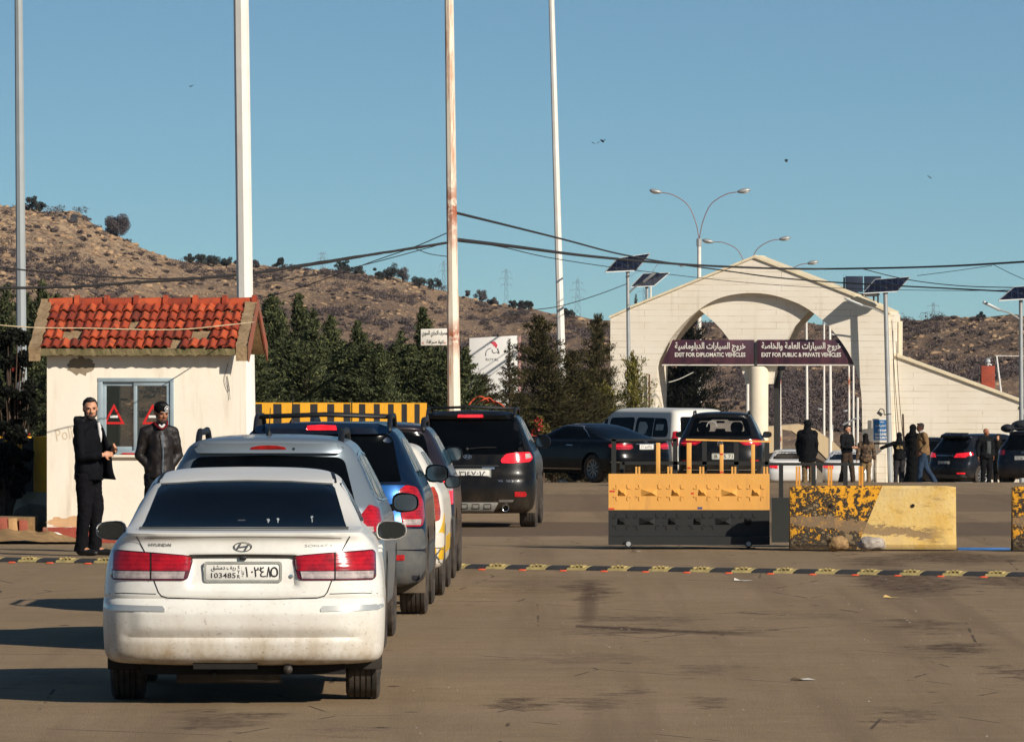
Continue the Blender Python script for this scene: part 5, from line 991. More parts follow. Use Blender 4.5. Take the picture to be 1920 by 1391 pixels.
class Car:
    """body lofted from horizontal slices; everything else is laid onto that skin. Local frame: rear bumper at y=0, nose at +y, x to the right."""
    def __init__(s, kind, label, cat_, pos, yaw, rows, L, matp, axles, wr=.33, tw=.22, per=7, nr=34, disp=None, group='cars waiting at the checkpoint', track=None, scale=1., arch=None, archgrow=1.13):
        s.root = thing(kind, label, cat_, pos, yaw, group); s.root.scale = (scale,)*3; s.L = L; s.mat = matp; s.wr = wr; s.tw = tw; s.axles = axles
        T = cr(rows, per); hw = max(T[:, 1]); s.hw = hw; s.track = track or hw-tw*.5-.015
        V = []
        th = np.concatenate([np.linspace(0, math.pi, nr*2+1)])
        for (z, w_, yr, yf, dr, df, n) in T:
            ring = []
            for t in np.linspace(0, math.pi, nr*2+1):      # rear arc, right -> left
                # even spacing over x on the rear face, denser at corners
                cx, sy = math.cos(t), math.sin(t); r = (abs(cx/w_)**n+abs(sy/max(dr, .01))**n)**(-1/n); ring.append((r*cx, yr+dr-r*sy, z))
            for f in np.linspace(0, 1, 14)[1:-1]: ring.append((-w_, yr+dr+f*(yf-df-yr-dr), z))
            for t in np.linspace(math.pi, 0, 25):
                cx, sy = math.cos(t), math.sin(t); m_ = 2.6; r = (abs(cx/w_)**m_+abs(sy/max(df, .01))**m_)**(-1/m_); ring.append((r*cx, yf-df+r*sy, z))
            for f in np.linspace(1, 0, 14)[1:-1]: ring.append((w_, yr+dr+f*(yf-df-yr-dr), z))
            V.append(ring)
        V = np.array(V)
        if disp:
            for i in range(V.shape[0]):
                for j in range(V.shape[1]):
                    if V[i, j, 1] < 1.6: V[i, j, 1] += disp(*V[i, j])
        R_, C_ = V.shape[:2]; vs = V.reshape(-1, 3).tolist(); fs = [(i*C_+j, i*C_+(j+1) % C_, (i+1)*C_+(j+1) % C_, (i+1)*C_+j) for i in range(R_-1) for j in range(C_)]
        fs += [tuple(range(C_))[::-1], tuple((R_-1)*C_+j for j in range(C_))]
        me = bpy.data.meshes.new('body'); me.from_pydata(vs, [], fs); bm = bmesh.new(); bm.from_mesh(me); bmesh.ops.recalc_face_normals(bm, faces=bm.faces); bm.to_mesh(me); s.bvh = BVHTree.FromBMesh(bm); bm.free()
        o = bpy.data.objects.new('tmp', me); TS.collection.objects.link(o); cut = M(); ag = (arch or wr*archgrow)
        for ax in axles:
            for sg in (-1, 1): cut.lathe([(hw-tw-.12, 0), (hw-tw-.12, ag), (hw+.2, ag), (hw+.2, 0)], (0, ax, wr+.02), (sg, 0, 0), 40)
        cm = cut.mesh('cut', merge=True); c = bpy.data.objects.new('cut', cm); TS.collection.objects.link(c); b = o.modifiers.new('b', 'BOOLEAN'); b.operation = 'DIFFERENCE'; b.object = c; b.solver = 'EXACT'
        out = evalmesh(o); bpy.data.objects.remove(o); bpy.data.objects.remove(c); bpy.data.meshes.remove(me)
        out.name = 'body'; out.materials.clear(); s.body = link('body', out, matp, s.root, smooth=True, sharp=38)
        for k, ax in enumerate(axles):
            for sg in (-1, 1): s.wheel(ax, sg)
        u = M(); u.box(-hw*.72, hw*.72, .25, L-.35, wr*.62, rows[0][0]+.08); u.box(-hw*.35, hw*.1, .1, .55, wr*.75, rows[0][0]+.05); u.cyl((-hw+.28, axles[0], wr*.85), (hw-.28, axles[0], wr*.85), .05); u.build('underbody', m_und, s.root)
    def wheel(s, ax, sg):
        wr, tw = s.wr, s.tw; cx = sg*s.track; m = M(); h = tw/2; rr = wr*.66
        prof = [(-h*.86, rr), (-h, rr+.03), (-h*1.02, wr-.045), (-h*.93, wr-.014), (-h*.8, wr)]
        gr = []
        for g in (-.5, -.17, .17, .5): gr += [(g*h-.006, wr), (g*h-.005, wr-.009), (g*h+.005, wr-.009), (g*h+.006, wr)]
        prof += gr+[(h*.8, wr), (h*.93, wr-.014), (h*1.02, wr-.045), (h, rr+.03), (h*.86, rr)]
        m.lathe(prof, (cx, ax, wr), (1, 0, 0), 56); t = m.build('tyre', m_rub, s.root, smooth=True, sharp=35)
        m = M(); o = sg*h*.80; m.lathe([(o-sg*.10, rr*.2), (o-sg*.10, rr*.9), (o, rr+.004), (o+sg*.006, rr+.002), (o-sg*.012, rr*.9)], (cx, ax, wr), (1, 0, 0), 40)
        for k in range(10):
            a = 2*math.pi*k/10+ax; d = Vector((0, math.cos(a), math.sin(a))); c0 = Vector((cx+o-sg*.015, ax, wr)); q = Vector((0, -math.sin(a), math.cos(a)))
            vs = [c0+d*.05+q*.022, c0+d*.05-q*.022, c0+d*rr*.95-q*.016, c0+d*rr*.95+q*.016]; m.add(vs+[v-Vector((sg*.03, 0, 0)) for v in vs], [(0, 1, 2, 3), (7, 6, 5, 4), (0, 4, 5, 1), (1, 5, 6, 2), (2, 6, 7, 3), (3, 7, 4, 0)])
        m.lathe([(o-.02, .06), (o-.005*sg, .055), (o, .0)], (cx, ax, wr), (1, 0, 0), 20); m.build('rim', m_rim, t, sharp=35)
        m = M(); m.lathe([(o-sg*.11, 0), (o-sg*.11, rr*.92)], (cx, ax, wr), (1, 0, 0), 28); m.build('brake_disc', m_und, t)
    def proj(s, a, z, side, off):
        if side == 'rear': o, d = Vector((a, -3, z)), Vector((0, 1, 0))
        elif side == 'front': o, d = Vector((a, s.L+3, z)), Vector((0, -1, 0))
        else: sg = 1 if side == 'right' else -1; o, d = Vector((sg*4, a, z)), Vector((-sg, 0, 0))
        h = s.bvh.ray_cast(o, d)
        if h[0] is None:
            mid = o+d*(3.2 if side == 'rear' else 3); h = s.bvh.find_nearest(mid)
        n = h[1] if h[1].dot(d) < 0 else -h[1]
        return h[0]-d*off*.5+n*off*.5, d
    def patch(s, name, poly, mat, side='rear', off=.004, thick=None, res=.05, parent=None, round_=0, emboss=0):
        """thin panel that follows the skin: outline in (x,z) seen from the rear or (y,z) seen from the side"""
        if round_: poly = rounded(poly, round_)
        xs = [p[0] for p in poly]; zs = [p[1] for p in poly]; P2 = []
        n = len(poly)
        for i in range(n):
            a, b = Vector(poly[i]), Vector(poly[(i+1) % n]); k = max(1, int((b-a).length/res)); P2 += [a.lerp(b, j/k) for j in range(k)]
        nb = len(P2); E = [(i, (i+1) % nb) for i in range(nb)]
        x = min(xs)+res/2
        while x < max(xs):
            z = min(zs)+res/2
            while z < max(zs):
                if inside(x, z, poly, res*.35): P2.append(Vector((x, z)))
                z += res
            x += res
        v2, e2, f2 = delaunay_2d_cdt([Vector(p) for p in P2], E, [list(range(nb))], 1, 1e-5)[:3]
        V = []; d = None
        for v in v2: h, d = s.proj(v.x, v.y, side, off); V.append(h)
        F_ = [tuple(f) for f in f2]; n0 = len(V); cnt = {}
        for f in F_:
            for i in range(len(f)): e = tuple(sorted((f[i], f[(i+1) % len(f)]))); cnt[e] = cnt.get(e, 0)+1
        th = thick if thick else off+.006; V += [p+d*th for p in V]; bd = [e for e, c in cnt.items() if c == 1]; F_ += [(a, b, b+n0, a+n0) for a, b in bd]
        m = M(); m.add(V, F_); me = m.mesh(name)
        o = link(name, me, mat, parent or s.root, smooth=True, sharp=50); return o
    def strip(s, name, pts, w_, mat, side='rear', off=.003, res=.04, parent=None, mesh=None, close=False):
        q = [Vector((p[0], 0, p[1])) for p in pts]; c = []
        for i in range(len(q)-1):
            k = max(1, int((q[i+1]-q[i]).length/res)); c += [q[i].lerp(q[i+1], j/k) for j in range(k)]
        c.append(q[-1]); m = mesh or M(); V = []
        for i, p in enumerate(c):
            t = (c[min(i+1, len(c)-1)]-c[max(i-1, 0)]).normalized(); nn = Vector((-t.z, 0, t.x))*w_/2
            for e in (-1, 1): r = p+nn*e; V.append(s.proj(r.x, r.z, side, off)[0])
        m.add(V, [(2*i, 2*i+1, 2*i+3, 2*i+2) for i in range(len(c)-1)])
        if mesh is None: return m.build(name, mat, parent or s.root, smooth=True, recalc=True)
    def text(s, name, body, x, z, mat, off=.005, parent=None, side='rear', **kw):
        vs, fs = text_mesh(body, **kw); m = M(); m.add([s.proj(v.x+x, v.z+z, side, off)[0] for v in vs], fs); return m.build(name, mat, parent or s.root, recalc=False)
    def plate(s, x, z, w_=.50, h=.13, off=.012, latin=None, ar=None, syr=False, ink=None, label=None, matb=None):
        y = s.proj(x, z, 'rear', off)[0].y; ink = ink or m_ink; m = M(); m.box(x-w_/2, x+w_/2, y, y+.012, z-h/2, z+h/2); p = m.build('licence_plate', matb or m_plt, s.root, bev=.004)
        f = M(); q = rounded([(x-w_/2-.012, z-h/2-.012), (x+w_/2+.012, z-h/2-.012), (x+w_/2+.012, z+h/2+.012), (x-w_/2-.012, z+h/2+.012)], .025); q2 = rounded([(x-w_/2+.004, z-h/2+.004), (x+w_/2-.004, z-h/2+.004), (x+w_/2-.004, z+h/2-.004), (x-w_/2+.004, z+h/2-.004)], .018); n = len(q)
        f.add([(a, y-.006, b) for a, b in q]+[(a, y-.006, b) for a, b in q2]+[(a, y+.01, b) for a, b in q], [(i, (i+1) % n, (i+1) % n+n, i+n) for i in range(n)]+[(i, i+2*n, (i+1) % n+2*n, (i+1) % n) for i in range(n)]); f.build('plate_frame', simple('plate_frame_grey', hx('#8f9087'), .5, .2, 9), p)
        t = M(); yy = y-.003
        if syr:
            
            for i, ch in enumerate('١٠٣٤٨٥'): 
                xx, hh, ww = x+w_*(.05+.074*i), h*.3, w_*.026
                if ch == '٨': t.add([(xx+a*ww, yy, z+b*hh) for a, b in ((-1.1, -1), (-.5, -1), (0, .45), (.5, -1), (1.1, -1), (.25, 1), (-.25, 1))], [(0, 1, 2, 6), (2, 3, 4, 5), (2, 5, 6)])
                else: text_on(t, ch, xx, yy, z, size=.1, height=h*(.6 if ch != '٠' else .13))
            text_on(t, arabic('ريف دمشق'), x-w_*.26, yy, z+h*.21, size=.1, width=w_*.33, height=h*.34, bold=.0008); text_on(t, '103485', x-w_*.26, yy, z-h*.20, size=.1, width=w_*.33, height=h*.30, bold=.0006)
            for i, ch in enumerate('SYR'): text_on(t, ch, x-w_*.055, yy, z+h*(.28-.27*i), size=.1, height=h*.20)
            text_on(t, arabic('سورية'), x+w_*.0, yy, z, size=.1, width=w_*.035, height=h*.6)
        else: text_on(t, latin or ar, x, yy, z, size=.1, width=w_*.8, height=h*.6, bold=.001)
        t.build('lettering', ink, p, recalc=False); return p
    def hbadge(s, x, z, w_=.13, mat=None):
        """oval with a slanted H"""
        h = w_*.52; g = M(); n = 32
        def rg(k0, k1):
            V = []
            for i in range(n): a = 2*math.pi*i/n; V += [s.proj(x+math.cos(a)*w_/2*k0, z+math.sin(a)*h/2*k0, 'rear', .008)[0], s.proj(x+math.cos(a)*w_/2*k1, z+math.sin(a)*h/2*k1, 'rear', .008)[0]]
            g.add(V, [(2*i, 2*i+1, (2*i+3) % (2*n), (2*i+2) % (2*n)) for i in range(n)])
        rg(1, .86)
        for a, b, c, d, e in ((-.62, -.55, -.22, .72, .16), (.22, -.72, .62, .55, .16), (-.42, -.10, .42, .12, .13)):
            p, q = Vector((x+a*w_/2, 0, z+b*h/2)), Vector((x+c*w_/2, 0, z+d*h/2)); t = (q-p).normalized(); nn = Vector((-t.z, 0, t.x))*e*w_/4; g.add([s.proj(v.x, v.z, 'rear', .009)[0] for v in (p-nn, p+nn, q+nn, q-nn)], [(0, 1, 2, 3)])
        return g.build('badge', mat or m_chr, s.root, recalc=True)
    def mirror(s, y, z, xo=None, mat=None, w_=.24, h=.15, sides=(-1, 1)):
        for sg in sides:
            b = s.proj(y, z-.03, 'right' if sg > 0 else 'left', 0)[0]; x0 = abs(b.x); xc = x0+.015+w_/2; m = M(); n = 20; vs = []
            for (yy, k) in ((0, .9), (-.015, .97), (.0, 1.), (.05, 1.), (.11, .86), (.15, .5), (.165, .1)):
                for i in range(n):
                    a = 2*math.pi*i/n; cx, sz = math.cos(a), math.sin(a); r = (abs(cx)**3+abs(sz)**3)**(-1/3); vs.append((sg*(xc+cx*r*w_/2*k), y+yy, z+sz*r*h/2*k*(1-.12*cx)))
            m.add(vs, [(i*n+j, i*n+(j+1) % n, (i+1)*n+(j+1) % n, (i+1)*n+j) for i in range(1, 6) for j in range(n)]+[(6*n+j for j in range(n))] if 0 else [(i*n+j, i*n+(j+1) % n, (i+1)*n+(j+1) % n, (i+1)*n+j) for i in range(0, 6) for j in range(n)]); m.f.append(tuple(range(6*n, 7*n))); m.mi.append(0)
            m.tube([(sg*(x0-.03), y+.06, z-.05), (sg*(xc-.05), y+.06, z-.03)], .03, 8)
            o = m.build('wing_mirror', mat or s.mat, s.root, smooth=True, sharp=50); m = M(); m.add([(v[0], y-.0165, v[2]) for v in vs[n:2*n]][:0]+[(sg*(xc+math.cos(a)*(abs(math.cos(a))**3+abs(math.sin(a))**3)**(-1/3)*w_*.43), y-.012, z+math.sin(a)*(abs(math.cos(a))**3+abs(math.sin(a))**3)**(-1/3)*h*.42) for a in [2*math.pi*i/n for i in range(n)]], [tuple(range(n))]); m.build('mirror_glass', m_mir, o)
    def rails(s, x, y0, y1, z, mat=m_blk, r=.022, foot=.07):
        for sg in (-1, 1):
            pts = []
            for f in np.linspace(0, 1, 7):
                yy = y0+(y1-y0)*f; hgt = foot if 0 < f < 1 else 0; pts.append((sg*x, yy, z+hgt-(.0 if 0 < f < 1 else .04)))
            m = M(); m.tube(cat(pts, 4), r, 8); m.build('roof_rail', mat, s.root, smooth=True)
    def antenna(s, x, y, h=.2, tilt=.1, mat=m_blk):
        z = s.bvh.ray_cast(Vector((x, y, 4)), Vector((0, 0, -1)))[0].z; m = M(); m.lathe([(0, .03), (.015, .022), (.04, .01)], (x, y, z-.005), (0, 0, 1), 10); m.tube([(x, y, z+.02), (x+.01, y+tilt*h, z+h)], [.006, .003], 6); m.build('antenna', mat, s.root)
    def wiper(s, x, z, L=.4, ang=4, mat=m_blk):
        m = M(); p = s.proj(x, z, 'rear', .02)[0]; q = s.proj(x+L*math.cos(R(ang)), z+L*math.sin(R(ang)), 'rear', .02)[0]; m.tube([p, (p+q)/2+Vector((0, -.012, .01)), q], .009, 6); m.ell(p, (.025, .02, .025), 10, 6); m.build('rear_wiper', mat, s.root)
    def side_glass(s, panes, sides=('left', 'right'), frame=True, mat=None):
        for sd in sides:
            for p in panes: s.patch('side_window', p, mat or m_cg, sd, .004, res=.12, round_=.035)
    def gaps(s, lines, side='rear', w_=.006, name='shut_lines'):
        m = M()
        for l in lines: s.strip(name, l, w_, None, side, .0025, mesh=m)
        return m.build(name, m_gap, s.root, smooth=True)
def inside(x, y, poly, marg=0):
    c = False; n = len(poly); dm = 1e9
    for i in range(n):
        x0, y0 = poly[i]; x1, y1 = poly[(i+1) % n]
        if (y0 > y) != (y1 > y) and x < (x1-x0)*(y-y0)/(y1-y0)+x0: c = not c
        dx, dy = x1-x0, y1-y0; t = max(0, min(1, ((x-x0)*dx+(y-y0)*dy)/(dx*dx+dy*dy+1e-12))); dm = min(dm, math.hypot(x-x0-t*dx, y-y0-t*dy))
    return c and dm > marg
def rounded(poly, r, k=4):
    out = []; n = len(poly)
    for i in range(n):
        p, a, b = Vector(poly[i]), Vector(poly[i-1]), Vector(poly[(i+1) % n]); d0 = min(r, (a-p).length*.45); d1 = min(r, (b-p).length*.45); s0, s1 = p+(a-p).normalized()*d0, p+(b-p).normalized()*d1
        for j in range(k+1): t = j/k; out.append(tuple(s0*(1-t)**2+p*2*t*(1-t)+s1*t*t))
    return out
def sym(poly): return [(-a, b) for a, b in poly][::-1]
def sm(a, b, x): t = max(0, min(1, (x-a)/(b-a))); return t*t*(3-2*t)
def boxf(x, z, x0, x1, z0, z1, e=.03): return sm(x0-e, x0+e, x)*(1-sm(x1-e, x1+e, x))*sm(z0-e, z0+e, z)*(1-sm(z1-e, z1+e, z))
# ---------------------------------------------------------------- 1. white saloon (rows: z, half width, rear y, front y, corner depths, squareness)
def white_saloon():
    D = 49.9
    rows = [(.265, .74, .22, 4.55, .45, .6, 3.4), (.285, .88, .10, 4.62, .45, .6, 3.6), (.33, .93, .04, 4.7, .50, .7, 3.6), (.42, .945, .015, 4.78, .52, .8, 3.5), (.58, .95, .0, 4.80, .52, .8, 3.4), (.66, .95, .0, 4.79, .52, .8, 3.4), (.715, .945, .03, 4.78, .50, .8, 3.4),
            (.80, .94, .035, 4.76, .50, .8, 3.3), (.92, .925, .045, 4.65, .48, .8, 3.2), (1.02, .90, .065, 4.3, .46, .9, 3.1), (1.09, .86, .07, 3.9, .42, 1.2, 3.0), (1.14, .815, .05, 3.6, .36, .8, 3.2), (1.158, .795, .06, 3.55, .34, .7, 3.2), (1.175, .795, .22, 3.5, .34, .6, 3.2),
            (1.19, .79, .48, 3.45, .34, .6, 3.2), (1.27, .755, .78, 3.25, .42, .5, 3.4), (1.38, .70, 1.10, 2.98, .46, .45, 3.5), (1.45, .66, 1.30, 2.8, .46, .45, 3.4), (1.485, .64, 1.42, 2.7, .44, .4, 3.3), (1.515, .60, 1.62, 2.6, .40, .4, 3.1), (1.54, .52, 1.85, 2.55, .34, .35, 3), (1.555, .38, 1.98, 2.5, .26, .3, 2.8), (1.561, .16, 2.05, 2.4, .15, .2, 2.6), (1.562, .02, 2.15, 2.3, .05, .1, 2.5)]
    def disp(x, y, z):
        d = .035*boxf(x, z, -.36, .36, .79, 1.0, .02); d -= .012*boxf(x, z, -.62, .62, 1.125, 1.155, .02)
        d += .012*math.exp(-((z-.715)/.012)**2) if y < .6 else 0
        d -= .018*boxf(x, z, -.72, .72, .50, .64, .03); d += .014*boxf(x, z, -.80, .80, .44, .475, .012) if y < .4 else 0
        return d
    p = paint('pearl_white_dusty', hx('#dddbd2'), 1.25, 0, .3, dust=hx('#9c8768'), top=.8)
    c = Car('white_saloon', 'dusty white saloon car at the back of the queue, nearest the camera', 'car', (X(455, D), D, 0), R(.9), rows, 4.8, p, [1.08, 3.8], .325, .23, per=8, nr=44, disp=disp, track=.80)
    c.patch('rear_window', [(-.69, 1.186), (.69, 1.186), (.675, 1.22), (.605, 1.43), (.585, 1.452), (.3, 1.470), (0, 1.475), (-.3, 1.470), (-.585, 1.452), (-.605, 1.43), (-.675, 1.22)], m_cg, off=.004, res=.06)
    g = M(); c.strip('', [(-.705, 1.178), (0, 1.176), (.705, 1.178)], .014, None, mesh=g); c.strip('', [(-.59, 1.457), (-.3, 1.475), (0, 1.480), (.3, 1.475), (.59, 1.457)], .010, None, mesh=g)
    g.build('window_seal', simple('seal_olive', hx('#4f5048'), .7, .2), c.root)
    for s_ in (-1, 1):
        m = M()
        V = []
        for f in np.linspace(0, 1, 9): yy = 1.50+1.1*f; q = c.bvh.ray_cast(Vector((s_*(.605-.05*f), yy, 3)), Vector((0, 0, -1)))[0]; V += [q+Vector((-.013, 0, .004)), q+Vector((.013, 0, .003))]
        m.add(V, [(2*i, 2*i+1, 2*i+3, 2*i+2) for i in range(8)]); m.build('roof_strip', m_blk, c.root)
    # tail lamps: wing part and boot part, red above clear
    for s_ in (-1, 1):
        f = (lambda q: q) if s_ > 0 else sym
        c.patch('tail_lamp_housing', f([(.335, .965), (.345, 1.005), (.60, 1.025), (.865, 1.04), (.885, 1.02), (.89, .86), (.87, .838), (.40, .838), (.37, .85)]), m_dred, off=.008, res=.04, round_=.012)
        a = c.patch('tail_lamp', f([(.62, .905), (.62, 1.017), (.86, 1.03), (.877, 1.015), (.88, .905)]), m_red, off=.012, res=.035, round_=.01); b = c.patch('tail_lamp', f([(.36, .905), (.35, .998), (.61, 1.016), (.61, .905)]), m_red, off=.012, res=.035, round_=.01)
        c.patch('reversing_lens', f([(.62, .85), (.62, .898), (.872, .898), (.868, .85)]), m_clr, off=.0125, res=.035, parent=c.root); c.patch('reversing_lens', f([(.395, .852), (.385, .898), (.61, .898), (.61, .85)]), m_clr, off=.0125, res=.035)
        c.patch('bumper_strip', f([(.52, .648), (.535, .668), (.935, .676), (.942, .655), (.90, .637), (.52, .63)]), simple('strip_chrome', hx('#d4d2c8'), .25, .05, 5, 0, metallic=.6), off=.007, res=.05, round_=.006)
        c.gaps([[(s_*.72, 1.175), (s_*.715, 1.13), (s_*.66, 1.03), (s_*.615, .93), (s_*.60, .85), (s_*.565, .76), (s_*.545, .735), (s_*.50, .722)], [(s_*.86, .76), (s_*.935, .775)]], w_=.007)
    c.gaps([[(-.90, .745), (-.80, .752), (-.58, .748)], [(.58, .748), (.80, .752), (.90, .745)]], w_=.005, name='bumper_seam')
    c.strip('boot_crease', [(-.66, 1.118), (-.4, 1.128), (0, 1.132), (.4, 1.128), (.66, 1.118)], .006, simple('crease_shade', hx('#8f8b80'), .7), off=.002)
    c.gaps([[(-.50, .722), (-.2, .714), (.2, .714), (.50, .722)]], w_=.008)
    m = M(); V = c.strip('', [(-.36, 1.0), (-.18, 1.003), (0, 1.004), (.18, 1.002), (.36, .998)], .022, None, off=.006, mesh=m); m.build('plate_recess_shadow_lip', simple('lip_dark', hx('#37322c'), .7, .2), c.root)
    m = M(); q = c.proj(0, 1.0, 'rear', .01)[0]; m.box(-.022, .022, q.y-.004, q.y+.02, .975, 1.0); m.build('boot_catch', m_blk, c.root, bev=.003)
    c.plate(0, .895, .50, .115, .010, syr=True)
    c.hbadge(.0, 1.063, .125, simple('badge_dark_chrome', hx('#777571'), .3, .1, 5, 0, metallic=.7)); c.text('maker_lettering', 'HYUNDAI', -.555, 1.075, simple('letter_grey', hx('#6c6a65'), .4, .1, 5, 0), size=.05, width=.15, height=.022, bold=.001); c.text('model_lettering', 'SONATA', .51, 1.07, simple('letter_silver', hx('#b5b3ac'), .3, .1, 5, 0, metallic=.5), size=.05, width=.19, height=.018)
    k = M(); kk = c.proj(.322, .865, 'rear', .004)[0]; k.lathe([(0, .014), (-.004, .014), (-.005, 0)], kk, (0, 1, 0), 14); k.build('key_lock', m_chr, c.root)
    c.mirror(3.05, 1.10, mat=p, w_=.215, h=.135); 
    c.side_glass([[(1.15, 1.21), (1.95, 1.19), (1.95, 1.47), (1.55, 1.46), (1.3, 1.33)], [(2.0, 1.19), (2.95, 1.175), (2.6, 1.42), (2.4, 1.47), (2.0, 1.475)]])
    c.gaps([[(1.98, .42), (1.98, 1.17)], [(3.0, .42), (3.02, 1.15)], [(1.25, .75), (1.42, .95), (1.45, 1.18)]], 'right'); c.gaps([[(1.98, .42), (1.98, 1.17)], [(3.0, .42), (3.02, 1.15)]], 'left')
    for sd in ('left', 'right'):
        for yy in (1.62, 2.62): c.patch('door_handle', [(yy, .98), (yy+.2, .985), (yy+.2, 1.01), (yy, 1.005)], p, sd, .022, res=.04, round_=.01)
    # mud on the screen wash nozzles / bird marks, dark valance and exhaust
    c.strip('lamp_split', [(.615, .84), (.615, 1.025)], .007, m_gap, off=.016); c.strip('lamp_split', [(-.615, .84), (-.615, 1.025)], .007, m_gap, off=.016)
    m = M(); m.tube([(.30, .12, .24), (.30, .7, .23)], .032, 12); m.tube([(-.45, .35, .22), (.25, .35, .22)], .08, 10); m.tube([(-.2, .2, .2), (-.2, .5, .2)], .02, 6); m.build('exhaust', simple('exhaust_metal', hx('#3c3630'), .6, .3, 9, .1, metallic=.4), c.root, smooth=True)
    for s_ in (-1, 1): m = M(); m.box(s_*.80-.13, s_*.80+.13, .72, .735, .215, .36); m.build('mud_flap', simple('dark_flap', hx('#2b2620'), .9, .2), c.root, bev=.01)
    for (a, b) in ((.16, 1.225), (.225, 1.232), (.455, 1.24)): c.patch('wash_mark', [(a-.012, b+.008), (a+.004, b+.014), (a+.012, b), (a+.004, b-.01), (a+.006, b-.028), (a, b-.028), (a-.002, b-.008)], simple('dried_mark', hx('#aab0ac'), .8), off=.0055, res=.02)
    c.patch('inner_label', [(-.045, 1.222), (.005, 1.222), (.005, 1.24), (-.045, 1.24)], simple('label_grey', hx('#4c5052'), .6), off=.0052, res=.03)
    return c
white_saloon()
SUVR = [(.26, .74, .16, 4.05, .4, .5, 3.6), (.31, .88, .07, 4.15, .44, .6, 3.6), (.42, .905, .02, 4.28, .46, .7, 3.5), (.58, .915, .0, 4.33, .48, .75, 3.3), (.72, .915, .015, 4.33, .48, .75, 3.3), (.85, .91, .06, 4.30, .46, .8, 3.2), (1.0, .90, .085, 4.1, .44, .9, 3.2), (1.10, .88, .11, 3.6, .42, 1.1, 3.2), (1.16, .85, .14, 3.35, .42, .8, 3.2), (1.3, .785, .25, 3.1, .44, .5, 3.3), (1.45, .715, .38, 2.8, .44, .45, 3.5), (1.56, .655, .43, 2.6, .36, .4, 3.8), (1.605, .61, .42, 2.5, .30, .4, 3.8), (1.635, .55, .44, 2.4, .26, .4, 3.4), (1.655, .42, .55, 2.3, .3, .3, 3), (1.668, .2, .8, 2.1, .2, .2, 2.6), (1.67, .03, 1.0, 1.9, .05, .1, 2.5)]
def scaled(rows, L0, L1, wk=1., zk=1.): return [(a*zk, b*wk, c, d*L1/L0, e, f, g) for a, b, c, d, e, f, g in rows]
def silver_suv():
    D = 58.6; p = paint('silver_dusty', hx('#737e86'), .4, .3, .34, top=.8); rows = scaled(SUVR, 4.33, 4.4, 1.01, 1.015)
    c = Car('silver_suv', 'silver grey sport utility car directly in front of the white saloon', 'car', (X(499, D), D, 0), R(-.7), rows, 4.4, p, [.86, 3.5], .36, .235, track=.80)
    c.patch('rear_window', [(-.70, 1.13), (.70, 1.13), (.685, 1.2), (.60, 1.50), (.55, 1.53), (0, 1.545), (-.55, 1.53), (-.60, 1.50), (-.685, 1.2)], m_cg, off=.004, res=.08, round_=.03)
    c.patch('rear_spoiler', [(-.56, 1.555), (.56, 1.555), (.58, 1.60), (.52, 1.632), (0, 1.642), (-.52, 1.632), (-.58, 1.60)], p, off=.05, thick=.08, res=.06, round_=.02)
    c.patch('high_brake_lamp', [(-.145, 1.595), (.145, 1.595), (.135, 1.622), (0, 1.627), (-.135, 1.622)], m_red, off=.056, res=.04, round_=.01)
    m = M(); q = c.proj(.20, 1.605, 'rear', .052)[0]; m.lathe([(0, .011), (-.003, .011), (-.003, 0)], q, (0, 1, 0), 12); m.build('washer_jet', m_blk, c.root)
    for s_ in (-1, 1): f = (lambda q: q) if s_ > 0 else sym; c.patch('tail_lamp', f([(.74, .93), (.72, 1.06), (.80, 1.16), (.875, 1.13), (.905, .95), (.86, .90)]), m_red, off=.01, res=.05, round_=.02); c.patch('reversing_lens', f([(.76, .945), (.75, .99), (.88, .985), (.885, .945)]), m_clr, off=.0125, res=.05)
    c.rails(.565, .52, 2.3, 1.635, m_blk, .026, .085); c.antenna(-.02, .95, .22, .1); c.mirror(2.95, 1.12, w_=.22, h=.16, mat=m_blk); c.plate(0, .86, .5, .115, .01, ar='٢٧٣٥١٦')
    c.patch('black_valance', [(-.86, .33), (-.80, .52), (.80, .52), (.86, .33)], m_blk, off=.006, res=.08, round_=.03)
    c.side_glass([[(.55, 1.28), (.85, 1.22), (.95, 1.5), (.75, 1.5)], [(1.0, 1.2), (1.75, 1.18), (1.75, 1.53), (1.05, 1.53)], [(1.82, 1.18), (2.85, 1.17), (2.35, 1.5), (1.82, 1.53)]])
    for sd in ('left', 'right'): c.strip('window_trim', [(.5, 1.245), (.86, 1.195), (1.75, 1.165), (2.9, 1.155)], .016, m_chr, sd, .008); c.strip('window_trim', [(.5, 1.27), (.68, 1.50), (.95, 1.545), (1.8, 1.56), (2.4, 1.52)], .016, m_chr, sd, .008); c.gaps([[(1.0, .6), (1.12, .95), (1.02, 1.2)], [(1.78, .4), (1.78, 1.17)], [(2.9, .4), (2.9, 1.15)]], sd)
    c.gaps([[(-.80, 1.16), (-.74, .95), (-.70, .6), (.70, .6), (.74, .95), (.80, 1.16)]]); return c
silver_suv()
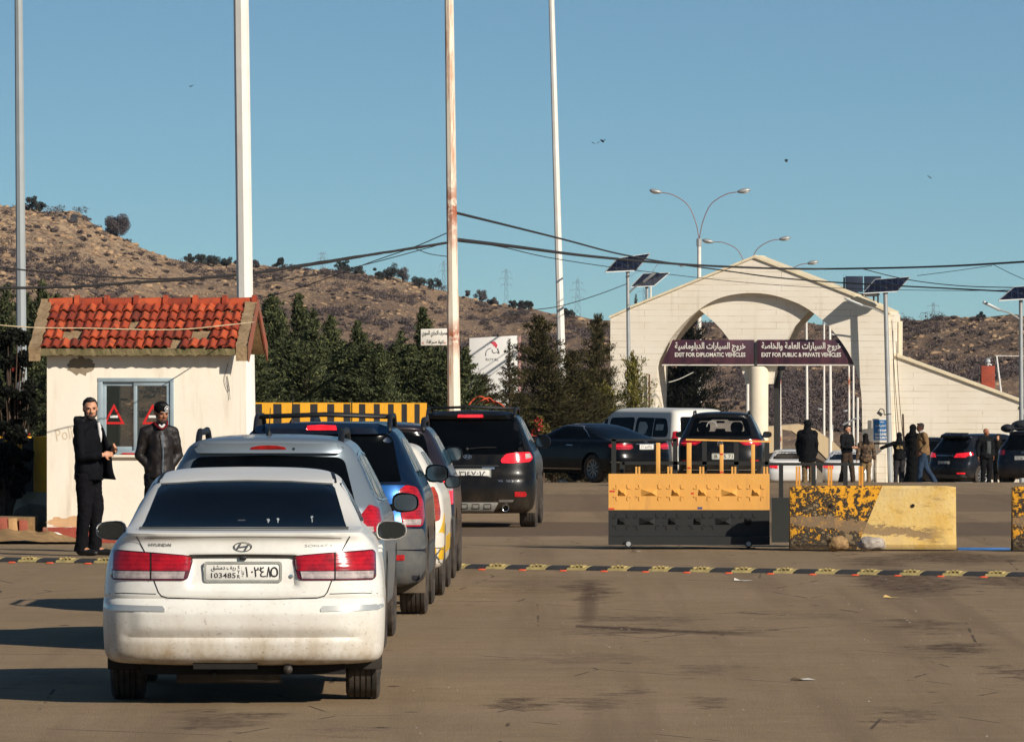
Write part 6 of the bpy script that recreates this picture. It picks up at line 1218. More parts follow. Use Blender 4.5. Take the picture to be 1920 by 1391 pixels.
def blue_suv():
    D = 66.4; p = paint('deep_blue_metallic', hx('#061a30'), .25, .25, .28, top=.7); rows = scaled(SUVR, 4.33, 4.5, 1.03, 1.03); c = Car('blue_suv', 'blue sport utility car with grey lower cladding, third in the queue', 'car', (X(600, D), D, 0), R(-.7), rows, 4.5, p, [.88, 3.5], .365, .245, track=.815)
    c.patch('rear_window', [(-.72, 1.20), (.72, 1.20), (.70, 1.26), (.63, 1.585), (.58, 1.625), (0, 1.64), (-.58, 1.625), (-.63, 1.585), (-.70, 1.26)], m_cg, off=.004, res=.08, round_=.03)
    c.patch('rear_spoiler', [(-.58, 1.635), (.58, 1.635), (.59, 1.665), (.50, 1.692), (0, 1.70), (-.50, 1.692), (-.59, 1.665)], p, off=.05, thick=.08, res=.06, round_=.015)
    c.patch('high_brake_lamp', [(-.14, 1.655), (.14, 1.655), (.13, 1.678), (0, 1.682), (-.13, 1.678)], m_redon, off=.057, res=.05, round_=.008)
    for s_ in (-1, 1):
        f = (lambda q: q) if s_ > 0 else sym; c.patch('tail_lamp', f([(.71, 1.02), (.69, 1.12), (.75, 1.17), (.85, 1.15), (.905, 1.03), (.92, .88), (.90, .80), (.74, .80), (.72, .86)]), m_red, off=.014, res=.05, round_=.03)
        c.patch('reversing_lens', f([(.735, .815), (.735, .865), (.89, .865), (.885, .815)]), m_clr, off=.018, res=.05, round_=.01); c.patch('bumper_reflector', f([(.665, .505), (.665, .555), (.745, .555), (.745, .505)]), m_red, off=.03, res=.05, round_=.01)
    c.patch('sunlit_tailgate_patch', [(-.76, .80), (-.76, 1.17), (.76, 1.17), (.76, .80)], paint('blue_sun_highlight', hx('#0e4f8c'), .12, .4, .25, top=.6), off=.006, res=.07, round_=.02)  # sun highlight on the tailgate, painted as a brighter blue than the body
    c.patch('rear_cladding', [(-.935, .62), (-.90, .78), (-.70, .775), (.70, .775), (.90, .78), (.935, .62), (.90, .60), (-.90, .60)], m_dgrey, off=.03, thick=.05, res=.07, round_=.02); c.patch('fog_surround', [(-.92, .27), (-.93, .58), (-.6, .60), (-.55, .42), (.55, .42), (.6, .60), (.93, .58), (.92, .27)], m_dgrey, off=.02, res=.08, round_=.04)
    c.rails(.60, .5, 2.4, 1.69, m_blk, .022, .08); m = M(); m.tube([(-.6, .95, 1.77), (0, .95, 1.79), (.6, .95, 1.77)], .018, 8); m.build('roof_crossbar', m_blk, c.root, smooth=True); m = M(); m.tube([(-.6, 1.9, 1.77), (0, 1.9, 1.79), (.6, 1.9, 1.77)], .018, 8); m.build('roof_crossbar', m_blk, c.root, smooth=True)
    c.antenna(-.3, 1.2, .3, .05); c.mirror(2.95, 1.23, mat=simple('mirror_dark', hx('#10161e'), .4, .1), w_=.22, h=.165); c.plate(.02, .93, .5, .115, .01, ar='٤١٩٠٢٧')
    for sd in ('left', 'right'): c.patch('side_cladding', [(1.3, .34), (3.1, .34), (3.1, .62), (1.3, .62)], m_dgrey, sd, .012, res=.15, round_=.03); c.gaps([[(1.78, .64), (1.78, 1.2)], [(2.9, .64), (2.9, 1.2)]], sd)
    c.side_glass([[(.55, 1.3), (.88, 1.26), (.95, 1.55), (.75, 1.55)], [(1.0, 1.24), (1.75, 1.22), (1.75, 1.58), (1.05, 1.58)], [(1.82, 1.22), (2.85, 1.2), (2.35, 1.55), (1.82, 1.58)]])
    for s_ in (-1, 1): m = M(); m.box(s_*.80-.13, s_*.80+.13, .44, .455, .2, .42); m.build('mud_flap', simple('dusty_flap', hx('#5d5140'), .9, .2), c.root, bev=.01)
    return c
blue_suv()
HATR = [(.24, .70, .14, 4.0, .4, .5, 3.6), (.30, .84, .06, 4.1, .42, .6, 3.5), (.45, .865, .01, 4.2, .44, .7, 3.4), (.60, .87, .0, 4.22, .44, .75, 3.3), (.78, .87, .05, 4.2, .42, .8, 3.2), (.95, .855, .09, 4.0, .4, .9, 3.2), (1.02, .835, .12, 3.4, .4, 1.0, 3.2), (1.08, .80, .16, 3.2, .4, .7, 3.2), (1.22, .72, .34, 2.95, .4, .5, 3.3), (1.36, .64, .52, 2.6, .4, .45, 3.4), (1.42, .59, .6, 2.5, .36, .4, 3.3), (1.455, .5, .68, 2.4, .3, .4, 3.1), (1.475, .3, .85, 2.2, .25, .3, 2.8), (1.48, .03, 1.2, 1.9, .05, .1, 2.5)]
def taxi_estate():
    D = 71.6; p = paint('off_white_dusty', hx('#d8d2c4'), .5, 0, .4, top=.8); c = Car('white_yellow_estate', 'white estate car with yellow stripe and tall orange tail lamp, fourth in the queue', 'car', (X(661, D), D, 0), R(-.8), scaled(HATR, 4.22, 4.25, 1., 1.0), 4.25, p, [.8, 3.3], .32, .21, track=.76)
    c.patch('rear_window', [(-.66, 1.02), (.66, 1.02), (.64, 1.1), (.56, 1.34), (.5, 1.38), (0, 1.395), (-.5, 1.38), (-.56, 1.34), (-.64, 1.1)], m_cg, off=.004, res=.08, round_=.03); ye = simple('taxi_yellow', hx('#d3a51c'), .45, .15, 5, .05)
    for s_ in (-1, 1):
        f = (lambda q: q) if s_ > 0 else sym; c.patch('tail_lamp', f([(.73, .80), (.715, .93), (.70, 1.04), (.77, 1.06), (.81, .98), (.835, .82), (.83, .74), (.76, .72)]), m_amb, off=.012, res=.05, round_=.02); c.patch('bumper_cap', f([(.70, .30), (.71, .44), (.862, .47), (.86, .32)]), m_dgrey, off=.01, res=.06, round_=.02)
        c.patch('window_sticker', f([(.38, 1.28), (.40, 1.34), (.46, 1.34), (.46, 1.28)]), m_plt, off=.006, res=.05)
    for sd in ('left', 'right'): c.patch('yellow_stripe', [(.12, .36), (.16, .60), (.38, .80), (.45, .80), (.42, .60), (.44, .36)], ye, sd, .004, res=.07, round_=.03); c.patch('yellow_stripe', [(1.2, .40), (3.0, .40), (3.0, .56), (1.2, .56)], ye, sd, .004, res=.15)
    c.mirror(2.75, 1.06, w_=.16, h=.125, mat=m_blk); c.plate(0, .72, .5, .115, .01, ar='٨٢٠٤٦٣'); c.side_glass([[(.75, 1.1), (1.6, 1.07), (1.6, 1.38), (1.0, 1.38)], [(1.68, 1.07), (2.7, 1.06), (2.25, 1.35), (1.68, 1.38)]]); c.gaps([[(1.64, .35), (1.64, 1.05)], [(2.72, .35), (2.72, 1.05)]], 'right')
    c.patch('rear_bumper', [(-.86, .48), (-.86, .62), (.86, .62), (.86, .48)], p, off=.03, thick=.05, res=.07, round_=.03); return c
taxi_estate()
def dark_suv():
    D = 76.9; p = paint('dark_plum_dusty', hx('#241f26'), .3, .3, .35, top=.8); c = Car('dark_suv', 'dark high roofed car with black roof rail and red lamp, fifth in the queue', 'car', (X(686, D), D, 0), R(-.8), scaled(SUVR, 4.33, 4.3, 1., .97), 4.3, p, [.84, 3.4], .34, .22, track=.80)
    c.patch('rear_window', [(-.68, 1.12), (.68, 1.12), (.66, 1.2), (.59, 1.48), (.54, 1.52), (0, 1.535), (-.54, 1.52), (-.59, 1.48), (-.66, 1.2)], m_cg, off=.004, res=.08, round_=.03)
    for s_ in (-1, 1): f = (lambda q: q) if s_ > 0 else sym; c.patch('tail_lamp', f([(.76, .78), (.76, 1.04), (.86, 1.04), (.885, .95), (.89, .78)]), m_redon, off=.012, res=.05, round_=.015); c.patch('reversing_lens', f([(.765, .92), (.765, .99), (.875, .99), (.88, .92)]), m_clr, off=.015, res=.05)
    c.patch('lower_cladding', [(-.90, .26), (-.905, .66), (.905, .66), (.90, .26)], m_dgrey, off=.012, res=.08, round_=.04); c.rails(.575, .5, 2.3, 1.58, m_blk, .028, .06); c.mirror(2.9, 1.26, w_=.2, h=.16, mat=m_blk); c.plate(0, .82, .5, .115, .01, ar='٥١٧٧٢٣'); c.side_glass([[(.55, 1.2), (1.65, 1.16), (1.65, 1.48), (.8, 1.46)], [(1.72, 1.16), (2.8, 1.15), (2.3, 1.45), (1.72, 1.48)]]); return c
dark_suv()
BIGR = [(.22, .76, .18, 4.3, .42, .5, 3.6), (.27, .88, .09, 4.45, .46, .6, 3.6), (.36, .925, .03, 4.55, .5, .7, 3.5), (.52, .94, .0, 4.65, .52, .8, 3.3), (.68, .945, .01, 4.67, .52, .8, 3.2), (.80, .945, .055, 4.65, .52, .8, 3.1), (.95, .94, .085, 4.5, .5, .9, 3.1), (1.06, .92, .11, 4.0, .48, 1.1, 3.1), (1.13, .89, .14, 3.6, .46, .9, 3.1), (1.25, .83, .24, 3.3, .46, .5, 3.2), (1.42, .755, .38, 2.95, .46, .45, 3.4), (1.56, .69, .48, 2.7, .38, .4, 3.7), (1.61, .645, .46, 2.6, .32, .4, 3.7), (1.645, .58, .48, 2.5, .28, .4, 3.3), (1.67, .44, .6, 2.4, .3, .3, 3), (1.685, .2, .9, 2.1, .2, .2, 2.6), (1.687, .03, 1.1, 1.9, .05, .1, 2.5)]
def black_suv():
    D = 107.3; p = paint('black_dusty', hx('#0c0e10'), .28, .1, .28, top=.7, gloss=.18); c = Car('black_suv', 'black sport utility car with lit red tail lamp at the front of the queue', 'car', (X(880, D), D, GZ(D+.8)-.01), R(-1.9), BIGR, 4.67, p, [.9, 3.6], .365, .245, track=.825)
    c.patch('rear_window', [(-.80, 1.07), (.80, 1.07), (.78, 1.15), (.675, 1.55), (.62, 1.575), (0, 1.585), (-.62, 1.575), (-.675, 1.55), (-.78, 1.15)], m_cg, off=.004, res=.08, round_=.04)
    c.patch('rear_spoiler', [(-.58, 1.59), (.58, 1.59), (.60, 1.635), (.5, 1.66), (0, 1.668), (-.5, 1.66), (-.60, 1.635)], p, off=.05, thick=.08, res=.06, round_=.015); c.patch('high_brake_lamp', [(-.19, 1.605), (.19, 1.605), (.18, 1.63), (-.18, 1.63)], m_redon, off=.056, res=.06, round_=.008)
    for s_ in (-1, 1):
        f = (lambda q: q) if s_ > 0 else sym; c.patch('tail_lamp', f([(.46, .945), (.445, .99), (.52, 1.075), (.66, 1.095), (.86, 1.10), (.90, 1.02), (.86, .96), (.64, .94)]), m_redon if s_ > 0 else m_red, off=.014, res=.05, round_=.03); c.patch('reversing_lens', f([(.80, 1.0), (.79, 1.075), (.86, 1.08), (.875, 1.02)]), m_clr, off=.018, res=.04)
        c.patch('fog_reflector', f([(.65, .46), (.65, .535), (.80, .535), (.82, .49), (.80, .46)]), m_red, off=.01, res=.05, round_=.01); c.patch('bumper_strip', f([(.42, .385), (.42, .42), (.64, .42), (.62, .385)]), m_chr, off=.01, res=.05)
        m = M(); m.lathe([(0, .05), (0, .042), (.1, .04)], (s_*.52, -.0, .30), (0, 1, 0), 16); m.lathe([(0, .05), (.12, .05)], (s_*.52, .0, .30), (0, 1, 0), 16); m.build('tail_pipe', m_chr, c.root, smooth=True)
        c.gaps([[(s_*.88, 1.15), (s_*.80, .93), (s_*.79, .73), (s_*.4, .71), (0, .71)]])
    c.patch('skid_plate', [(-.34, .25), (-.42, .385), (.42, .385), (.34, .25)], simple('skid_silver', hx('#99968c'), .6, .15, 7, .1), off=.03, thick=.05, res=.06, round_=.02)
    m = M()
    for i in range(4): c.strip('', [(-.30+i*.17, .30), (-.30+i*.17, .36), (-.2+i*.17, .36), (-.2+i*.17, .30), (-.30+i*.17, .30)], .01, None, off=.033, mesh=m)
    m.build('skid_recess', m_blk, c.root); c.hbadge(-.03, 1.035, .12); c.wiper(-.04, 1.14, .42, 3); c.plate(.05, .80, .5, .11, .012, ar='٣١٤٧٠١٨'); c.patch('chrome_bar', [(.18, .855), (.18, .885), (.36, .885), (.36, .855)], m_chr, off=.02, res=.05); c.patch('grab_lip', [(-.42, .895), (.42, .895), (.42, .912), (-.42, .912)], m_blk, off=.015, res=.06)
    c.text('model_lettering', 'V6  GLS', .52, .69, m_chr, size=.05, width=.22, height=.03); c.rails(.63, .5, 2.5, 1.64, m_blk, .022, .07); c.antenna(0, .85, .2, .1); c.mirror(2.95, 1.22, w_=.22, h=.19)
    m = M(); m.tube([(-.6, 1.0, 1.72), (0, 1.0, 1.745), (.6, 1.0, 1.72)], .016, 8); m.tube([(-.6, 2.0, 1.72), (0, 2.0, 1.745), (.6, 2.0, 1.72)], .016, 8); m.build('roof_crossbars', m_blk, c.root, smooth=True)
    c.side_glass([[(.55, 1.25), (.95, 1.2), (1.02, 1.52), (.78, 1.52)], [(1.08, 1.19), (1.85, 1.17), (1.85, 1.55), (1.1, 1.55)], [(1.92, 1.17), (3.0, 1.16), (2.45, 1.52), (1.92, 1.55)]]); c.gaps([[(1.88, .4), (1.88, 1.15)], [(3.05, .4), (3.05, 1.15)]], 'right')
    for s_ in (-1, 1): m = M(); m.box(s_*.82-.12, s_*.82+.12, .44, .455, .22, .40); m.build('mud_flap', simple('dusty_flap', hx('#5d5140'), .9, .2), c.root, bev=.01)
    # orange strap tied over the rack
    r = thing('tie_strap', 'tangled orange strap lying on the roof rack of the black sport utility car', 'strap', (X(905, 108.6), 108.6, GZ(108)+1.76)); m = M(); m.tube(cat([(-.2, 0, .0), (-.12, .05, .09), (-.02, 0, .12), (.08, .1, .06), (.02, .2, .02), (.15, .1, .05), (.25, 0, .02), (.33, .05, -.05)], 6), .012, 6); m.tube(cat([(-.1, .1, .02), (.0, .0, .07), (.1, .1, .1), (.2, .05, .0)], 6), .010, 6); m.build('strap', simple('strap_orange', hx('#b8441f'), .8), r, smooth=True)
black_suv()
# ---------------------------------------------------------------- vehicles further up the road
def at(px, D, dz=0): return (X(px, D), D, GZ(D)+dz)
G2 = 'vehicles gathered before the gate'
SALR = [(.22, .70, .22, 4.55, .45, .6, 3.4), (.25, .84, .12, 4.62, .45, .6, 3.6), (.30, .90, .05, 4.7, .50, .7, 3.4), (.42, .92, .015, 4.78, .52, .8, 3.2), (.58, .925, .0, 4.80, .52, .8, 3.1), (.70, .92, .03, 4.78, .50, .8, 3.1), (.85, .91, .04, 4.7, .48, .8, 3.0), (.96, .88, .06, 4.2, .46, .9, 3.0), (1.0, .84, .09, 3.7, .42, 1.2, 3.0), (1.02, .81, .2, 3.5, .36, .8, 3.2),
        (1.04, .79, .45, 3.45, .34, .7, 3.2), (1.10, .76, .72, 3.35, .38, .5, 3.2), (1.2, .71, 1.05, 3.1, .46, .5, 3.2), (1.31, .65, 1.45, 2.8, .5, .45, 3.1), (1.36, .59, 1.70, 2.6, .46, .4, 3.0), (1.385, .5, 1.85, 2.5, .4, .4, 2.9), (1.40, .34, 2.0, 2.4, .3, .3, 2.8), (1.405, .03, 2.1, 2.3, .05, .05, 2.5)]
def black_saloon():
    D = 178.5; p = paint('black_clean', hx('#030405'), .10, .0, .25, top=.6, gloss=.12)
    c = Car('black_saloon', 'glossy black saloon angled to the left behind the black sport utility car', 'car', at(1214, D), R(38), SALR, 4.8, p, [1.0, 3.7], .335, .22, per=6, nr=26, group=G2, track=.79)
    c.patch('rear_window', [(-.66, 1.05), (.66, 1.05), (.56, 1.31), (.5, 1.335), (0, 1.35), (-.5, 1.335), (-.56, 1.31)], m_cg, off=.004, res=.08, round_=.04)
    for s_ in (-1, 1):
        f = (lambda q: q) if s_ > 0 else sym; c.patch('tail_lamp', f([(.40, .83), (.42, .92), (.70, .95), (.885, .93), (.90, .85), (.80, .80), (.5, .80)]), m_redon if 0 else m_red, off=.01, res=.05, round_=.03); c.patch('lamp_glow_bar', f([(.45, .865), (.46, .885), (.86, .90), (.88, .87)]), m_redon, off=.013, res=.05)
    c.plate(0, .86, .42, .11, .01, ar='٢٨٥٥١٩٤'); c.hbadge(0, .99, .1); c.strip('chrome_strip', [(-.30, .93), (.30, .93)], .012, m_chr, off=.01); c.strip('bumper_chrome', [(-.9, .50), (-.4, .495), (.4, .495), (.9, .50)], .014, m_chr, off=.008)
    for sd in ('left', 'right'):
        c.patch('side_window', [(1.3, 1.10), (2.2, 1.06), (2.2, 1.33), (1.75, 1.33), (1.5, 1.24)], m_cg, sd, .004, res=.12, round_=.05); c.patch('side_window', [(2.25, 1.06), (3.25, 1.04), (2.8, 1.24), (2.5, 1.32), (2.25, 1.33)], m_cg, sd, .004, res=.12, round_=.05)
        c.strip('window_chrome', [(1.25, 1.09), (1.45, 1.22), (1.75, 1.345), (2.3, 1.36), (2.7, 1.30)], .012, m_chr, sd, .006); c.strip('sill_chrome', [(1.4, .33), (3.3, .33)], .012, m_chr, sd, .006)
        c.gaps([[(2.22, .3), (2.22, 1.05)], [(3.3, .3), (3.25, 1.04)], [(1.38, .62), (1.5, .85), (1.35, 1.08)]], sd); c.patch('door_handle', [(1.75, .88), (1.97, .885), (1.97, .905), (1.75, .90)], m_chr, sd, .02, res=.05)
    c.mirror(3.2, 1.02, mat=p, w_=.2, h=.14)
black_saloon()
VANR = [(.28, .78, .12, 4.9, .3, .5, 4), (.33, .90, .05, 5.0, .3, .6, 4.2), (.5, .94, .0, 5.1, .3, .7, 4.4), (.8, .955, .03, 5.1, .28, .7, 4.6), (1.05, .955, .06, 5.0, .26, .8, 4.6), (1.15, .95, .07, 4.6, .26, .9, 4.6), (1.3, .93, .09, 4.35, .26, .8, 4.6), (1.55, .88, .14, 4.0, .26, .7, 4.6), (1.78, .82, .2, 3.6, .26, .6, 4.4), (1.86, .78, .24, 3.4, .26, .5, 4), (1.91, .68, .32, 3.3, .3, .5, 3.6), (1.935, .5, .5, 3.1, .3, .4, 3), (1.945, .2, .8, 2.8, .2, .2, 2.6), (1.947, .03, 1.2, 2.4, .05, .1, 2.5)]
def white_van():
    D = 198; p = paint('van_white', hx('#d6d3c8'), .3, 0, .4, top=.6); c = Car('white_van', 'long white passenger van with dark windows behind the black saloon', 'van', at(1322, D, .02), R(33), VANR, 5.1, p, [1.1, 4.1], .34, .22, per=5, nr=20, group=G2)
    c.patch('rear_window', [(-.72, 1.2), (.72, 1.2), (.66, 1.72), (-.66, 1.72)], m_cg, off=.004, res=.1, round_=.06)
    for sd in ('left', 'right'):
        c.patch('side_window', [(.42, 1.18), (.38, 1.35), (.55, 1.68), (1.95, 1.70), (1.95, 1.18)], m_cg, sd, .006, res=.12, round_=.12); c.patch('side_window', [(2.05, 1.18), (2.05, 1.70), (3.2, 1.68), (3.2, 1.18)], m_cg, sd, .006, res=.12, round_=.1); c.patch('side_window', [(3.32, 1.18), (3.32, 1.66), (3.55, 1.64), (4.15, 1.30), (4.2, 1.18)], m_cg, sd, .006, res=.12, round_=.06)
        c.strip('window_bar', [(1.1, 1.19), (1.1, 1.69)], .03, m_galv, sd, .01); c.patch('far_window_light', [(.62, 1.36), (.62, 1.52), (.98, 1.52), (.98, 1.36)], simple('seen_through_light', hx('#8f9a94'), .5, .2), sd, .009, res=.1, round_=.03)
        c.patch('far_window_light', [(1.45, 1.25), (1.35, 1.45), (1.5, 1.58), (1.8, 1.58), (1.8, 1.25)], simple('seen_through_light', hx('#8f9a94'), .5, .2), sd, .009, res=.1, round_=.06); c.gaps([[(3.25, .4), (3.25, 1.75)], [(2.0, .4), (2.0, 1.75)]], sd)
    for s_ in (-1, 1): f = (lambda q: q) if s_ > 0 else sym; c.patch('tail_lamp', f([(.80, .95), (.79, 1.35), (.90, 1.33), (.945, 1.1), (.94, .93)]), m_red, off=.01, res=.06, round_=.03)
    c.mirror(4.1, 1.2, mat=p, w_=.2, h=.24); c.plate(0, .7, .5, .11, .01, ar='٩٣١١٤٢')
white_van()
def crossover():
    D = 164.2; p = paint('ink_blue_black', hx('#070a0e'), .25, .0, .3, top=.7, gloss=.15)
    rows = [(.24, .74, .2, 4.1, .42, .5, 3.6), (.29, .87, .08, 4.25, .46, .6, 3.5), (.42, .915, .02, 4.4, .5, .7, 3.3), (.6, .93, .0, 4.45, .5, .8, 3.2), (.78, .935, .03, 4.45, .5, .8, 3.0), (.92, .925, .05, 4.3, .48, .8, 3.0), (1.02, .90, .07, 3.9, .46, 1., 3.0), (1.07, .87, .1, 3.6, .46, .8, 3.1), (1.13, .84, .17, 3.4, .46, .5, 3.1), (1.3, .765, .35, 3.05, .46, .45, 3.2), (1.46, .69, .50, 2.8, .38, .4, 3.4), (1.53, .65, .52, 2.7, .32, .4, 3.4), (1.575, .58, .54, 2.6, .28, .4, 3.2), (1.605, .44, .66, 2.5, .3, .3, 3), (1.62, .2, .9, 2.3, .2, .2, 2.6), (1.622, .03, 1.2, 2.0, .05, .1, 2.5)]
    c = Car('dark_crossover', 'dark blue black crossover with plate B 75 71 behind the steel barrier', 'car', at(1350, D), R(-3.2), rows, 4.45, p, [.88, 3.5], .35, .225, per=6, nr=26, group=G2, track=.81)
    # cabin drawn on the rear window: dark seats before windscreen daylight painted as colour
    c.patch('rear_window', [(-.69, 1.10), (.69, 1.10), (.66, 1.2), (.585, 1.46), (.52, 1.50), (0, 1.515), (-.52, 1.50), (-.585, 1.46), (-.66, 1.2)], m_cg, off=.004, res=.07, round_=.03)
    lt = simple('cabin_daylight', hx('#6f675c'), .5, .3, 4, 0); c.patch('cabin_view', [(-.52, 1.2), (.54, 1.2), (.47, 1.43), (.2, 1.47), (-.2, 1.47), (-.46, 1.43)], lt, off=.006, res=.08, round_=.05)
    for a in (-.36, .36): c.patch('head_restraint', [(a-.13, 1.2), (a-.14, 1.34), (a-.08, 1.41), (a+.08, 1.41), (a+.14, 1.34), (a+.13, 1.2)], m_cg, off=.009, res=.08, round_=.04)
    c.patch('rear_view_mirror', [(-.09, 1.38), (.09, 1.38), (.09, 1.43), (-.09, 1.43)], m_cg, off=.0085, res=.08, round_=.02); c.patch('centre_console', [(-.12, 1.195), (.12, 1.195), (.1, 1.26), (-.1, 1.26)], m_cg, off=.0085, res=.08)
    ww = []; 
    for i in range(13): a = math.pi*i/12; ww.append((-.19+.11*math.cos(a), 1.30+.12*math.sin(a)))
    c.strip('steering_wheel', ww, .02, simple('wheel_pale', hx('#9b9a92'), .5), off=.011)
    for s_ in (-1, 1):
        f = (lambda q: q) if s_ > 0 else sym; c.patch('tail_lamp', f([(.40, .985), (.52, .90), (.80, .885), (.915, .91), (.90, 1.0), (.80, 1.03), (.5, 1.015)]), m_red, off=.012, res=.05, round_=.02); c.patch('lamp_glow_bar', f([(.5, .955), (.56, .93), (.86, .93), (.85, .955)]), m_redon, off=.015, res=.05); c.patch('bumper_reflector', f([(.66, .55), (.66, .575), (.85, .575), (.84, .55)]), m_red, off=.01, res=.05)
    g = M(); q = c.proj(0, .935, 'rear', .012)[0]; g.lathe([(0, .062), (-.006, .06), (-.007, .05), (-.003, .046)], q, (0, 1, 0), 24)
    for a, b, d, e in ((-.035, .03, 0, -.038), (0, -.038, .035, .03), (-.018, .0, .0, .028), (.0, .028, .018, 0)): g.tube([(q.x+a, q.y-.006, .935+b), (q.x+d, q.y-.006, .935+e)], .006, 5)
    g.build('round_badge', m_chr, c.root); c.plate(.08, .655, .50, .115, .02, latin='B  75 71', matb=simple('plate_cream', hx('#c4c1b2'), .6, .06)); c.patch('lower_black', [(-.90, .27), (-.91, .40), (.91, .40), (.90, .27)], m_blk, off=.01, res=.08); c.strip('chrome_strip', [(-.8, .36), (.8, .36)], .02, m_chr, off=.02)
    c.rails(.60, .6, 2.4, 1.575, m_blk, .02, .05); c.antenna(0, .95, .07, .1); c.mirror(3.0, 1.10, w_=.2, h=.14, mat=p); c.side_glass([[(.6, 1.2), (1.75, 1.13), (1.75, 1.47), (.85, 1.44)], [(1.82, 1.13), (2.95, 1.11), (2.4, 1.44), (1.82, 1.47)]])
    for sd in ('right',): c.strip('window_chrome', [(.6, 1.17), (1.75, 1.10), (3.0, 1.08)], .014, m_chr, sd, .006); c.gaps([[(1.78, .4), (1.78, 1.1)], [(3.0, .4), (3.0, 1.08)]], sd)
crossover()
def plain_car(kind, label, px, D, yaw, rows, L, p, glass, lamps, zk=1., dz=0, cat_='car', rails=False, plate=None, lampmat=None, wr=.34, axles=None, side=None):
    c = Car(kind, label, cat_, at(px, D, dz), R(yaw), scaled(rows, L, L, 1, zk), L, p, axles or [.9, L-1.05], wr, .22, per=4, nr=18, group=G2); c.patch('rear_window', [(a, b*zk) for a, b in glass], m_cg, off=.004, res=.1, round_=.04)
    for s_ in (-1, 1): f = (lambda q: q) if s_ > 0 else sym; c.patch('tail_lamp', f([(a, b*zk) for a, b in lamps]), lampmat or m_red, off=.012, res=.06, round_=.02)
    if plate: c.plate(0, plate[1], .5, .11, .012, ar=plate[0])
    if side: c.side_glass(side)
    return c
pg = paint('grey_metallic_suv', hx('#151b24'), .3, .3, .25, top=.7, gloss=.2)
c = plain_car('grey_suv', 'dark grey sport utility car with lit red lamps left of the balding man', 1768, 240, -50, BIGR, 4.69, pg, [(-.78, 1.08), (.78, 1.08), (.66, 1.55), (-.66, 1.55)], [(.42, .93), (.5, 1.06), (.9, 1.10), (.93, 1.0), (.8, .93)], plate=('١٨٢٠٤', .75), lampmat=m_redon, side=[[(.6, 1.22), (1.0, 1.19), (1.0, 1.5), (.8, 1.5)], [(1.1, 1.19), (3.0, 1.16), (2.45, 1.5), (1.1, 1.54)]])
c.patch('bumper_reflector', [(.6, .40), (.6, .45), (.85, .45), (.85, .40)], m_redon, off=.01, res=.06); c.patch('lower_black', [(-.9, .26), (-.92, .38), (.92, .38), (.9, .26)], m_dgrey, off=.01, res=.1); c.strip('chrome_strip', [(-.4, .99), (.4, .99)], .02, m_chr, off=.012); c.patch('rear_spoiler', [(-.6, 1.58), (.6, 1.58), (.55, 1.66), (-.55, 1.66)], pg, off=.12, thick=.14, res=.08)
c = plain_car('blue_grey_suv', 'dark blue grey car with roof luggage cut by the right edge of the photo', 1916, 226, -26, BIGR, 4.67, paint('slate_blue_suv', hx('#101823'), .3, .2, .3, top=.7, gloss=.2), [(-.78, 1.08), (.78, 1.08), (.66, 1.55), (-.66, 1.55)], [(.62, .93), (.62, 1.08), (.9, 1.10), (.93, 1.0), (.8, .93)], plate=('٦٦٣٠١٥', .82), zk=.98); c.hbadge(0, .99, .12); c.rails(.6, .5, 2.4, 1.62, m_blk, .03, .08)
r = thing('roof_luggage', 'dark bundled luggage tied on the roof of the car at the right edge', 'luggage', (X(1905, 228), 228, GZ(228)+1.60)); m = M(); m.ell((-.25, .0, .14), (.22, .4, .13)); m.ell((.25, .1, .22), (.4, .5, .18)); m.ell((.75, .2, .16), (.3, .4, .14)); me = fuse(m, 'bundle', .025, 2); rugged(me, .02, 6, 2); link('bundle', me, simple('luggage_cloth', hx('#1b1d22'), .8, .3), r)
pw = paint('white_car', hx('#d8d6d0'), .3, 0, .35, top=.6)
SG = [(-.68, 1.06), (.68, 1.06), (.58, 1.32), (-.58, 1.32)]
SL = [(.5, .72), (.5, .88), (.88, .90), (.90, .78)]
plain_car('white_saloon_low', 'white car low behind the rails below the round column', 1484, 272, -2, SALR, 4.6, pw, SG, SL, lampmat=m_redon); plain_car('white_saloon_low', 'white car second from the column, behind the man in the long black coat', 1588, 276, -4, SALR, 4.6, pw, SG, SL, lampmat=m_redon)
pd = paint('near_black_car', hx('#0d1014'), .2, .2, .3, top=.6)
HG = [(-.66, 1.03), (.66, 1.03), (.55, 1.36), (-.55, 1.36)]; HL = [(.73, .8), (.72, 1.0), (.8, 1.0), (.83, .8)]
plain_car('black_hatchback', 'black high roofed car showing behind the man in the tan jacket', 1752, 266, 4, HATR, 4.2, pd, HG, HL, zk=1.22, cat_='car'); plain_car('black_hatchback', 'black high roofed car showing above the dark grey sport utility car', 1818, 266, 4, HATR, 4.2, pd, HG, HL, zk=1.24)
